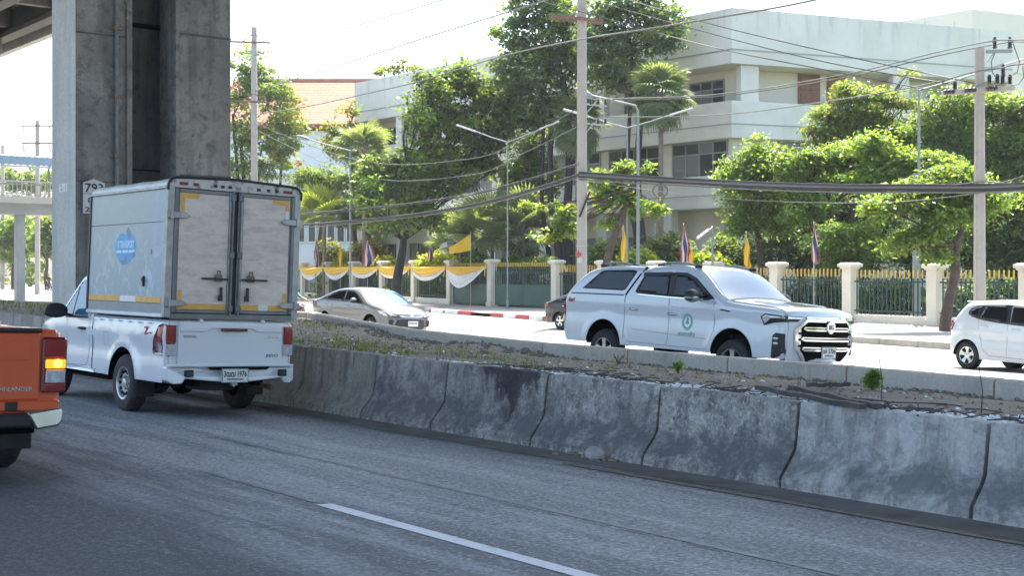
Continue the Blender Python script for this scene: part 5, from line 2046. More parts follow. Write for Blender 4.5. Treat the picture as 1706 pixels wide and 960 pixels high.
# apple shaped emblem on the left side
def apple_outline(sc=1.0):
    pts = []
    for k in range(48):
        t = 2 * math.pi * k / 48
        r = 1.0 - 0.16 * math.cos(2 * t) * 0.6
        x, z = math.sin(t), math.cos(t)
        w = 0.86 - 0.10 * (z < 0) * (-z)
        dent = 0.24 * math.exp(-(x / 0.30) ** 2) * float(z > 0) + 0.10 * math.exp(-(x / 0.25) ** 2) * float(z < 0)
        zz = z * (1 - dent)
        xx = x * w * (1 - 0.22 * max(0, -z) ** 1.5)
        bx, bz = 1.0, 0.10          # the bitten notch on the right side
        dd = math.hypot(xx - bx, zz + 0.30)
        if dd < 0.34:
            k2 = 0.34 / max(0.05, dd)
            xx, zz = bx + (xx - bx) * k2, -0.30 + (zz + 0.30) * k2
        pts.append((xx * sc * 1.75, zz * sc))
    return pts
AX, AZ, AS = 1.25, 2.10, 0.225
def emb(pts, mat, dy, name, wx=1.75):
    mb = MB()
    mb.prism(pts, lambda x, z, a: Vector((AX - (x * wx), a, AZ + z)), BHW + 0.0012, BHW + 0.0012 + dy)
    return mb.build(name, mat, box)
mk('apple_blue', (0.085, 0.32, 0.56), 0.5, var=0.15, vscale=4)
mk('apple_dark', (0.17, 0.22, 0.34), 0.5)
emb(apple_outline(AS), MAT['apple_blue'], 0.0015, 'emblem', 1.0)
leaf = [(0.05, 0.13), (0.01, 0.18), (0.0, 0.24), (0.03, 0.30), (0.07, 0.25), (0.09, 0.18), (0.075, 0.13)]
emb([(x, z - 0.02) for x, z in leaf], MAT['apple_dark'], 0.0025, 'emblem_leaf')
emb([(-0.11, -0.17), (-0.03, -0.155), (0.025, -0.07), (0.02, -0.18), (0.00, -0.215), (-0.05, -0.215)], MAT['apple_dark'], 0.0028, 'emblem_shade')
emb([(0.115, -0.07), (0.165, -0.04), (0.175, -0.085), (0.16, -0.12), (0.12, -0.115)], MAT['apple_dark'], 0.0030, 'emblem_shade')
mk('print_pale', (0.52, 0.68, 0.76), 0.5)
text_mesh('emblem_lettering', 'IS TRANSPORT', 0.1, box, MAT['print_pale'], basis((AX - 0.01, BHW + 0.0045, AZ + 0.05), (-1, 0, 0), (0, 0, 1)), 0.0006, 0.004, fit=(0.54, 0.10))
mb = MB()
xk = -0.30
for wd in (0.18, 0.20, 0.21):
    mb.box((AX - (xk + wd / 2), BHW + 0.0035, AZ - 0.04), (wd - 0.02, 0.001, 0.034))
    xk += wd + 0.01
mb.build('emblem_small_print', MAT['print_pale'], box)
# small lock on the side panel
mb = MB()
mb.box((0.62, BHW + 0.012, 1.68), (0.03, 0.03, 0.13))
mb.box((0.62, BHW + 0.02, 1.70), (0.055, 0.03, 0.045))
mb.build('side_lock', MAT['ink_black'], box, bevel=0.004)
MB().box((0.43, BHW + 0.003, 2.05), (0.03, 0.006, 0.06)).build('scuff_mark', MAT['ink_grey'], box)
# rear frame
def rbox(y0, y1, z0, z1, x0, x1, name, mat, parent=None, bev=0.004):
    return MB().box(((x0 + x1) / 2, (y0 + y1) / 2, (z0 + z1) / 2), (x1 - x0, y1 - y0, z1 - z0)).build(name, MAT[mat], parent or box, bevel=bev)
rbox(BHW - 0.075, BHW + 0.012, BZ0, 2.862, -0.03, 0.07, 'corner_post', 'alu')
rbox(-BHW - 0.012, -BHW + 0.075, BZ0, 2.862, -0.03, 0.07, 'corner_post', 'alu')
rbox(-BHW + 0.076, BHW - 0.076, BZ0 - 0.02, BZ0 + 0.05, -0.03, 0.07, 'rear_sill', 'box_frame')
# header with rounded top following the roof
mb = MB()
hp_ = [(BHW + 0.005, 2.842)] + [(y * 1.012, z + 0.006) for y, z in RP] + [(-BHW - 0.005, 2.842)]
mb.prism(hp_, lambda y, z, a: Vector((a, y, z)), -0.028, 0.05)
mb.build('header', MAT['fascia_dirty'], box)
mb = MB()
pts = [Vector((-0.03, y * 1.016, z + 0.01)) for y, z in RP]
mb.tube([Vector((-0.03, BHW + 0.012, 2.80))] + pts + [Vector((-0.03, -BHW - 0.012, 2.80))], 0.017, 8)
mb.build('roof_trim', MAT['ink_black'], box, smooth=50)
for y, nm, w in ((0.72, 'marker_red', 0.11), (0.56, 'marker_red', 0.07), (0.30, 'ink_black', 0.05), (0.20, 'ink_black', 0.05), (0.10, 'ink_black', 0.05), (-0.30, 'ink_black', 0.05), (-0.44, 'ink_black', 0.04), (-0.56, 'ink_black', 0.05), (-0.72, 'marker_red', 0.13)):
    o = MB().box((-0.032, y, 2.892), (0.02, w, 0.035)).build('marker_lamp', MAT[nm], box, bevel=0.006)
# the two doors
for sx in (1, -1):
    y0, y1 = (0.032, BHW - 0.08)
    ya, yb_ = sorted((sx * y0, sx * y1))
    dr = rbox(ya, yb_, 1.30, 2.835, -0.018, 0.03, 'rear_door', 'box_frame')
    fw = 0.05
    # inner edge of the door is an aluminium extrusion
    rbox(ya, ya + (0.06 if sx > 0 else 0.035), 1.305, 2.83, -0.034, -0.0185, 'door_edge', 'alu' if sx > 0 else 'box_frame', dr)
    rbox(yb_ - (0.035 if sx > 0 else 0.06), yb_, 1.305, 2.83, -0.034, -0.0185, 'door_edge', 'box_frame' if sx > 0 else 'alu', dr)
    rbox(ya + 0.064, yb_ - 0.064, 2.785, 2.83, -0.034, -0.0185, 'door_edge', 'box_frame', dr)
    rbox(ya + 0.064, yb_ - 0.064, 1.305, 1.345, -0.034, -0.0185, 'door_edge', 'box_frame', dr)
    rbox(ya + 0.066, yb_ - 0.066, 1.347, 2.783, -0.0255, -0.0188, 'door_skin', 'door_skin', dr)
    # reflective tape along the outer lower corner and top outer corner
    yo = sx * (y1 - 0.105)
    def tape(a, b, z0, z1, mt):
        p, q = sorted((a, b))
        rbox(p, q, z0, z1, -0.0285, -0.0258, 'reflective_tape', mt, dr, 0)
    e = sx * (y1 - 0.075)
    tape(e, e - sx * 0.24, 2.715, 2.78, 'tape_orange')
    tape(e, e - sx * 0.055, 2.545 if sx > 0 else 2.645, 2.714, 'tape_orange')
    if sx < 0:
        tape(e, e - sx * 0.05, 2.485, 2.644, 'tape_white')
    tape(e, e - sx * 0.055, 1.421, 1.58, 'tape_orange')
    inn = sx * (y0 + 0.075)
    if sx > 0:
        tape(e, inn, 1.35, 1.42, 'tape_orange')
    else:
        tape(e, e + 0.26, 1.35, 1.42, 'tape_orange')
        tape(e + 0.262, e + 0.40, 1.35, 1.42, 'tape_white')
        tape(e + 0.402, inn, 1.35, 1.42, 'tape_orange')
    # locking rod with guides and cams
    yr = sx * (y0 + 0.022)
    rod = MB().tube([(-0.052, yr, 1.28), (-0.052, yr, 2.845)], 0.014, 8).build('locking_rod', MAT['alu_dark'], dr, smooth=40)
    for z in (1.37, 2.04, 2.765):
        rbox(yr - 0.035, yr + 0.035, z - 0.045, z + 0.045, -0.068, -0.0345, 'rod_guide', 'alu_dark', rod, 0.01)
    # handle bar, catch and padlock
    zz = 1.735
    a, b = sorted((sx * (y0 + 0.06), sx * (y0 + 0.42)))
    hb_ = rbox(a, b, zz - 0.012, zz + 0.012, -0.075, -0.055, 'door_lever', 'ink_black', dr, 0.004)
    cy = sx * (y0 + 0.19)
    rbox(cy - 0.05, cy + 0.05, zz - 0.03, zz + 0.055, -0.065, -0.03, 'lever_catch', 'alu_dark', dr, 0.01)
    mb = MB()
    mb.tube([(-0.055, cy - 0.02, zz + 0.05), (-0.055, cy - 0.02, zz + 0.10), (-0.055, cy + 0.02, zz + 0.10), (-0.055, cy + 0.02, zz + 0.05)], 0.009, 6)
    mb.build('lever_loop', MAT['rust_steel'], dr)
    cy2 = sx * (y0 + 0.15)
    mb = MB()
    mb.box((-0.05, cy2, zz - 0.16), (0.03, 0.035, 0.12))
    mb.box((-0.055, cy2 + 0.01, zz - 0.24), (0.03, 0.06, 0.07))
    mb.build('padlock', MAT['ink_black'], dr, bevel=0.006)
    # hinges
    for z in (2.50, 1.42):
        mb = MB()
        yh = sx * (BHW - 0.04)
        mb.tube([(-0.055, yh, z - 0.055), (-0.055, yh, z + 0.055)], 0.022, 10)
        mb.box((-0.045, yh + sx * 0.03, z), (0.03, 0.08, 0.085))
        pts = [(yh, z + 0.04), (yh - sx * 0.18, z + 0.035), (yh - sx * 0.24, z), (yh - sx * 0.18, z - 0.035), (yh, z - 0.04)]
        mb.prism(pts, lambda y, z_, a_: Vector((a_, y, z_)), -0.056, -0.036)
        mb.build('hinge', MAT['alu'], dr, bevel=0.004)
rbox(-0.031, 0.031, 1.30, 2.835, -0.012, 0.03, 'door_gap_seal', 'ink_black')

# ================================================================== orange pickup
OQ = 2.79
OP = SQ(10.45, OQ)
OM = vmat((OP.x, OP.y, near_z(OQ)), DIR, UP_NEAR)
orange = thing('orange_pickup', 'orange pickup truck at the left edge with its amber indicator lit', 'truck', mat=OM)
OR_TOP = [(0.0, .55), (0.0, 1.18), (0.015, 1.21), (0.05, 1.225), (1.50, 1.215), (1.55, 1.24), (1.62, 1.36), (1.78, 1.68), (1.95, 1.77), (2.6, 1.81), (3.1, 1.78), (3.3, 1.70), (3.95, 1.22), (4.2, 1.16), (4.95, 1.06), (5.1, .95), (5.15, .62), (5.1, .38)]
ob = Body(OR_TOP, [(1.15, 0.40, 0.46), (4.25, 0.40, 0.46)], 0.46, 0.935, 1.14, 0.20, 0.05, rear_r=0.3, rear_in=0.02, bulge_rear=0.0, bulge_top=0.02, smooth_it=1)
ob.build(orange, MAT['orange_paint'])
for sx in (1, -1):
    wheel(orange, 1.15, sx * 0.79, 0.385, sx, 'star', 0.25)
    wheel(orange, 4.25, sx * 0.79, 0.385, sx, 'star', 0.25)
    ob.patch([(1.95, 1.24), (2.02, 1.62), (2.8, 1.70), (3.2, 1.66), (3.72, 1.24)], sx, 'side_window', MAT['tint_glass'], orange, 0.004, 0.012)
    ob.ribbon([(1.58, 1.22), (1.58, 0.5)], 0.02, sx, 'bed_gap', MAT['dark_void'], orange)
    mirror_on(orange, ob, 3.4, 1.2, sx, 'chrome')
    # tail lamp
    yc = sx * 0.845
    lam = rbox(yc - 0.10, yc + 0.10, 0.722, 1.165, -0.035, 0.03, 'tail_lamp', 'lamp_dark_red', orange, 0.02)
    rbox(yc - 0.085, yc + 0.095, 1.00, 1.15, -0.045, -0.034, 'brake_lens', 'lamp_red', lam, 0.008)
    rbox(yc - 0.085, yc + 0.075 - 0.03 * (sx > 0), 0.915, 0.988, -0.048, -0.034, 'indicator_lens', 'lamp_amber_lit', lam, 0.01)
    mb = MB()
    mb.lathe([(0.036, -0.0495), (0.028, -0.056), (0.0, -0.058)], 14, 'x', (0.0, yc - 0.02, 0.955))
    mb.build('indicator_bulb', MAT['lamp_amber_core'], lam)
    rbox(yc - 0.085, yc + 0.07, 0.80, 0.905, -0.045, -0.034, 'reversing_lens', 'lamp_clear', lam, 0.008)
    rbox(yc - 0.085, yc + 0.08, 0.732, 0.79, -0.045, -0.034, 'lower_lens', 'lamp_red', lam, 0.008)
    ob.patch([(0.0, 1.15), (0.10, 1.13), (0.15, 1.0), (0.13, 0.75), (0.0, 0.73)], sx, 'side_lens', MAT['lamp_dark_red'], lam, 0.012, 0.02)
    MB().box((0.66, sx * 0.78, 0.36), (0.02, 0.28, 0.32)).build('mud_flap', MAT['rubber'], orange, bevel=0.01)
otg = MB().box((-0.014, 0, 0.93), (0.034, 1.46, 0.535)).build('tailgate', MAT['orange_paint'], orange, bevel=0.014, seg=2)
rbox(-0.74, 0.74, 1.20, 1.232, -0.045, 0.06, 'tailgate_cap', 'black_plastic', otg, 0.01)
rbox(-0.66, 0.66, 0.98, 1.13, -0.036, -0.0315, 'tailgate_press', 'orange_paint', otg, 0.004)
text_mesh('badge', 'HI-LANDER', 0.1, otg, MAT['satin_chrome'], basis((-0.033, -0.55, 0.755), (0, -1, 0), (0, 0, 1)), 0.003, 0.003, fit=(0.26, 0.036))
rbox(-0.90, 0.90, 0.575, 0.665, -0.03, 0.15, 'rear_valance', 'orange_paint', orange, 0.015)
rbox(-0.57, -0.47, 0.585, 0.655, -0.036, -0.0, 'valance_vent', 'black_plastic', orange, 0.006)
mb = MB()
pl = [(-0.60, 0.58), (-0.90, 0.60), (-0.925, 0.57), (-0.915, 0.50), (-0.88, 0.46), (-0.68, 0.44)]
for sx in (1, -1):
    m2 = MB()
    m2.prism([(sx * y, z) for y, z in pl], lambda y, z, a: Vector((a + (0.10 * max(0, abs(y) - 0.80) / 0.12 if a < 0 else 0), y, z)), -0.16, 0.18)
    m2.build('bumper_end', MAT['dim_chrome'], orange, bevel=0.02, seg=3, smooth=40)
rbox(-0.66, 0.66, 0.46, 0.565, -0.15, 0.10, 'bumper_centre', 'black_plastic', orange, 0.02)
mb = MB()
for y in (-0.42, 0.42):
    mb.box((2.4, y, 0.46), (4.6, 0.09, 0.14))
mb.tube([(1.15, -0.72, 0.38), (1.15, 0.72, 0.38)], 0.05, 8)
mb.box((0.3, 0, 0.45), (0.4, 1.5, 0.12))
mb.build('chassis', MAT['dark_void'], orange)
ob.skin_patch((3.33, 1.68), (3.92, 1.24), 0.95, 1.0, 'windscreen', MAT['tint_glass'], orange, 0.004)
ob.skin_patch((1.66, 1.44), (1.78, 1.66), 0.84, 0.80, 'rear_window', MAT['tint_glass'], orange, 0.006)

# ================================================================== white double cab pickup on the far road
th_ = HD
MF = -DIR
near_corner = Vector((0.88, 25.04, 0))
MP = near_corner + NRM * 0.945
mq = MP.dot(NRM)
m_up = (UP_FAR + MF * 0.020).normalized()
MM = vmat((MP.x, MP.y, far_z(mq) + 0.10), MF, m_up)
mg = thing('white_pickup', 'white double cab pickup truck with a canopy and a big chrome grille behind the kerb', 'truck', mat=MM)
MG_TOP = [(0.08, .46), (0.02, .62), (0.04, 1.0), (0.08, 1.27), (0.20, 1.40), (0.48, 1.66), (0.72, 1.79), (1.15, 1.86), (2.08, 1.872), (2.17, 1.80), (2.26, 1.878), (2.9, 1.89), (3.25, 1.865), (3.50, 1.79), (4.08, 1.34), (4.28, 1.30), (4.85, 1.262), (5.26, 1.232), (5.38, 1.20), (5.415, 1.11), (5.425, .95), (5.425, .62), (5.395, .46), (5.33, .33)]
mbd = Body(MG_TOP, [(1.25, 0.40, 0.465), (4.37, 0.40, 0.465)], 0.42, 0.95, 1.30, 0.27, 0.11, rear_r=0.5, front_r=0.75, rear_in=0.05, front_in=0.03, bulge_top=0.05, bulge_front=0.15, bulge_rear=0.05, smooth_it=2, waist=0.016)
mbd.build(mg, MAT['bright_white_paint'])
for sx in (1, -1):
    for x in (1.25, 4.37):
        wheel(mg, x, sx * 0.83, 0.385, sx, 'alloy', 0.24, drop=0.10)
    B_ = mbd
    # canopy glass
    B_.patch([(0.60, 1.415), (0.98, 1.72), (1.08, 1.765), (1.86, 1.785), (1.96, 1.76), (1.76, 1.43), (1.68, 1.405)], sx, 'canopy_window', MAT['tint_glass'], mg, 0.006, 0.02)
    B_.ribbon([(0.10, 1.315), (1.74, 1.325)], 0.022, sx, 'canopy_seal', MAT['black_plastic'], mg, 0.005)
    B_.ribbon([(1.79, 1.32), (1.775, 0.95), (1.775, 0.52)], 0.016, sx, 'cab_gap', MAT['seam_grey'], mg, 0.003)
    B_.ribbon([(2.16, 1.845), (2.05, 1.70), (1.79, 1.325)], 0.04, sx, 'cab_gap_shadow', MAT['dark_void'], mg, 0.005)
    # side glass with dark surround, then the panes
    B_.patch([(2.02, 1.40), (2.16, 1.70), (2.24, 1.755), (3.20, 1.765), (3.44, 1.68), (3.95, 1.335), (3.82, 1.315), (2.10, 1.355)], sx, 'window_surround', MAT['black_plastic'], mg, 0.004, 0.01)
    B_.patch([(2.08, 1.405), (2.21, 1.69), (2.80, 1.71), (2.84, 1.365)], sx, 'rear_side_window', MAT['tint_glass'], mg, 0.018, 0.012)
    B_.patch([(3.00, 1.36), (2.97, 1.715), (3.20, 1.705), (3.42, 1.635), (3.84, 1.345)], sx, 'front_side_window', MAT['tint_glass'], mg, 0.018, 0.012)
    B_.ribbon([(2.10, 1.352), (2.9, 1.325), (3.84, 1.312)], 0.016, sx, 'belt_chrome', MAT['chrome'], mg, 0.012)
    # rain visors
    B_.ribbon([(2.16, 1.715), (2.86, 1.745)], 0.055, sx, 'rain_visor', MAT['black_plastic'], mg, 0.03)
    B_.ribbon([(2.94, 1.745), (3.20, 1.74), (3.43, 1.66), (3.80, 1.40)], 0.05, sx, 'rain_visor', MAT['black_plastic'], mg, 0.03)
    # doors
    B_.ribbon([(2.90, 1.33), (2.89, 0.60), (2.84, 0.48)], 0.009, sx, 'door_seam', MAT['seam_grey'], mg)
    B_.ribbon([(3.95, 1.30), (3.96, 0.80), (3.84, 0.52), (3.80, 0.47)], 0.009, sx, 'door_seam', MAT['seam_grey'], mg)
    B_.ribbon([(1.80, 0.60), (1.86, 0.49), (3.80, 0.47)], 0.009, sx, 'door_seam', MAT['seam_grey'], mg)
    B_.ribbon([(1.98, 0.72), (2.88, 0.685)], 0.022, sx, 'door_moulding', MAT['galv_steel'], mg, 0.004)
    B_.ribbon([(2.92, 0.684), (3.78, 0.65)], 0.022, sx, 'door_moulding', MAT['galv_steel'], mg, 0.004)
    handle_on(mg, B_, 2.02, 1.075, sx, 'satin_chrome')
    handle_on(mg, B_, 2.98, 1.03, sx, 'satin_chrome')
    mirror_on(mg, B_, 3.62, 1.30, sx, 'ink_black', 'dim_chrome', s=1.35)
    B_.ribbon([(4.10, 1.16), (4.32, 1.14)], 0.022, sx, 'fender_badge', MAT['black_plastic'], mg, 0.008)
    B_.patch([(0.02, 1.10), (0.06, 1.16), (0.10, 1.12), (0.09, 0.78), (0.05, 0.74), (0.0, 0.76)], sx, 'tail_lamp', MAT['lamp_red'], mg, 0.012, 0.03, 0.06)
    text_mesh('side_badge', '4x4', 0.1, mg, MAT['ink_red'], basis((0.33, sx * (float(B_.side_y(0.33, 1.19)[0]) + 0.004), 1.19), (-sx, 0, 0), (0, 0, 1)), 0.001, 0.006, fit=(0.20, 0.085))
    # headlamp: dark housing, bright strip and lens
    hl = B_.patch([(4.96, 1.085), (5.06, 1.14), (5.423, 1.115), (5.428, 1.02), (5.22, 1.0), (5.03, 0.945)], sx, 'headlamp', MAT['black_plastic'], mg, 0.008, 0.02, 0.06)
    B_.patch([(4.985, 1.08), (5.07, 1.125), (5.408, 1.1), (5.408, 1.07), (5.17, 1.065), (5.04, 0.965)], sx, 'daylight_strip', MAT['lamp_clear'], hl, 0.013, 0.01, 0.06)
    hf = B_.end_patch([(sx * 0.55, 1.11), (sx * 0.87, 1.12), (sx * 0.87, 1.02), (sx * 0.66, 1.03)], 'headlamp', MAT['black_plastic'], mg, 0.012, 0.03)
    B_.end_patch([(sx * 0.57, 1.10), (sx * 0.83, 1.11), (sx * 0.83, 1.07), (sx * 0.60, 1.075)], 'lens', MAT['lamp_clear'], hf, 0.018, 0.02)
    # tall fog lamp slot in the corner of the bumper
    fg = B_.patch([(5.22, 0.8), (5.28, 0.84), (5.413, 0.83), (5.413, 0.5), (5.26, 0.43), (5.2, 0.44)], sx, 'fog_lamp', MAT['black_plastic'], mg, 0.010, 0.02, 0.06)
    for z in (0.75, 0.67):
        y = float(B_.side_y(5.27, z)[0])
        MB().ball((5.28, sx * (y + 0.01), z), (0.055, 0.02, 0.026), 10, 6).build('fog_bulb', MAT['lamp_clear'], fg, smooth=60)
    # roof rails on cab and canopy
    for x0, x1, zt in ((2.35, 3.40, 1.90), (0.85, 1.85, 1.875)):
        y = sx * 0.70
        mb = MB()
        mb.tube([(x0, y, zt - 0.05), (x0 + 0.12, y, zt + 0.015), (x0 + 0.3, y, zt + 0.035), ((x0 + x1) / 2, y, zt + 0.04), (x1 - 0.3, y, zt + 0.02), (x1 - 0.1, y, zt - 0.02), (x1, y, zt - 0.09)], 0.020, 8)
        rl_ = mb.build('roof_rail', MAT['lamp_grey'], mg, smooth=50)
        for xx in (x0 + 0.06, x1 - 0.08):
            MB().box((xx, y, zt - 0.02), (0.16, 0.05, 0.06)).build('rail_foot', MAT['black_plastic'], rl_, bevel=0.015)
# windscreen, bonnet edges
mbd.skin_patch((3.54, 1.76), (4.14, 1.30), 0.93, 1.0, 'windscreen', MAT['film_glass'], mg, 0.006)
mbd.skin_patch((4.13, 1.305), (4.22, 1.28), 0.96, 0.96, 'wiper_cowl', MAT['black_plastic'], mg, 0.004)
for sx in (1, -1):
    mb = MB()
    pts = []
    for k in range(10):
        x = 4.24 + 0.98 * k / 9
        i = mbd.ti(x, np.interp(x, mbd.T[:, 0][mbd.ti(4.2, 1.28):], mbd.T[:, 1][mbd.ti(4.2, 1.28):]))
        pts.append(mbd.skin_pt(i, sx * (0.97 - 0.02 * k / 9), 0.001))
    mb.tube(pts, 0.006, 5)
    mb.build('bonnet_seam', MAT['seam_grey'], mg)
    mb = MB()
    pts = []
    for k in range(10):
        x = 4.35 + 0.80 * k / 9
        i = mbd.ti(x, np.interp(x, mbd.T[:, 0][mbd.ti(4.2, 1.28):], mbd.T[:, 1][mbd.ti(4.2, 1.28):]))
        pts.append(mbd.skin_pt(i, sx * (0.62 - 0.10 * k / 9), -0.012))
    mb.tube(pts, [0.012] + [0.026] * 8 + [0.012], 10)
    mb.build('bonnet_crease', MAT['bright_white_paint'], mg, smooth=60)
# octagonal grille
OCT = [(0.70, 0.90), (0.50, 1.06), (-0.50, 1.06), (-0.70, 0.90), (-0.70, 0.62), (-0.46, 0.37), (0.46, 0.37), (0.70, 0.62)]
gr = mbd.end_patch(OCT, 'grille', MAT['dark_void'], mg, 0.014, 0.03, 0.08)
mbd.end_bar(OCT, 0.05, 'grille_frame', MAT['chrome'], gr, 0.05, 0.05, closed=True)
for z, w in ((0.91, 0.58), (0.745, 0.62), (0.585, 0.60)):
    mbd.end_bar([(w, z + 0.02), (w - 0.06, z - 0.008), (0, z - 0.008), (-w + 0.06, z - 0.008), (-w, z + 0.02)], 0.028, 'grille_bar', MAT['chrome'], gr, 0.055, 0.04)
    mbd.end_bar([(w - 0.02, z + 0.035), (0, z + 0.035), (-w + 0.02, z + 0.035)], 0.018, 'grille_bar', MAT['chrome'], gr, 0.050, 0.04)
for y in (0.645, -0.645):
    for z in (0.90, 0.80, 0.70, 0.60):
        mbd.end_patch([(y - 0.035, z - 0.035), (y + 0.035, z - 0.035), (y + 0.035, z + 0.03), (y - 0.035, z + 0.03)], 'grille_insert', MAT['satin_chrome'], gr, 0.03, 0.02)
mbd.end_bar([(-0.50, 1.105), (0.50, 1.105)], 0.022, 'bonnet_chrome', MAT['chrome'], mg, 0.03, 0.03)
mbd.end_bar([(-0.44, 0.355), (0.44, 0.355)], 0.03, 'lower_chrome', MAT['chrome'], mg, 0.05, 0.05)
# octagonal badge
bx = mbd.front_x(0, 0.94) + 0.06
mb = MB()
pts = [(0.115 * math.cos(math.pi / 8 + k * math.pi / 4), 0.115 * math.sin(math.pi / 8 + k * math.pi / 4)) for k in range(8)]
mb.prism(pts, lambda y, z, a: Vector((a, y, 0.96 + z)), bx - 0.02, bx + 0.015)
bd = mb.build('badge', MAT['chrome'], mg, bevel=0.01)
text_mesh('badge_letters', 'MG', 0.1, bd, MAT['ink_grey'], basis((bx + 0.016, 0, 0.96), (0, 1, 0), (0, 0, 1)), 0.003, 0.003, fit=(0.13, 0.09))
px_ = mbd.front_x(0.0, 0.52) + 0.075
plate(mg, (px_, -0.01, 0.545), 1, 'ชศ 5706', 'กรุงเทพมหานคร', 0.36, 0.19)
# round emblem and lettering on the right front door
eb = float(mbd.side_y(3.34, 0.93)[0]) + 0.003
mb = MB()
n = 40
def ell(rx, rz, k):
    t = 2 * math.pi * k / n
    return (3.34 + rx * math.cos(t), 0.92 + rz * math.sin(t))
for (r0x, r0z, r1x, r1z) in ((0.125, 0.15, 0.117, 0.141), (0.108, 0.13, 0.082, 0.10)):
    vs, fs = [], []
    for k in range(n):
        for rx, rz in ((r0x, r0z), (r1x, r1z)):
            x, z = ell(rx, rz, k)
            vs.append((x, -(float(mbd.side_y(x, z)[0]) + 0.003), z))
    for k in range(n):
        a, b = 2 * k, 2 * ((k + 1) % n)
        fs.append((a, a + 1, b + 1, b))
    mb.add(vs, fs)
fig = [(0.0, 0.095), (0.022, 0.05), (0.014, 0.03), (0.035, -0.005), (0.052, -0.06), (0.022, -0.045), (0.012, -0.085), (-0.012, -0.085), (-0.022, -0.045), (-0.052, -0.06), (-0.035, -0.005), (-0.014, 0.03), (-0.022, 0.05)]
mb.add([(3.34 + x, -eb - 0.001, 0.92 + z) for x, z in fig], [tuple(range(len(fig)))])
MAT['emblem_green'] = simple('emblem_green', (0.14, 0.34, 0.31), 0.5)
mb.build('door_emblem', MAT['emblem_green'], mg, fix=False)
eb2 = float(mbd.side_y(3.34, 0.70)[0]) + 0.004
text_mesh('door_lettering', 'กรมการข้าว', 0.1, mg, MAT['emblem_green'], basis((3.34, -eb2, 0.715), (1, 0, 0), (0, 0, 1)), 0.001, 0.002, fit=(0.40, 0.085))

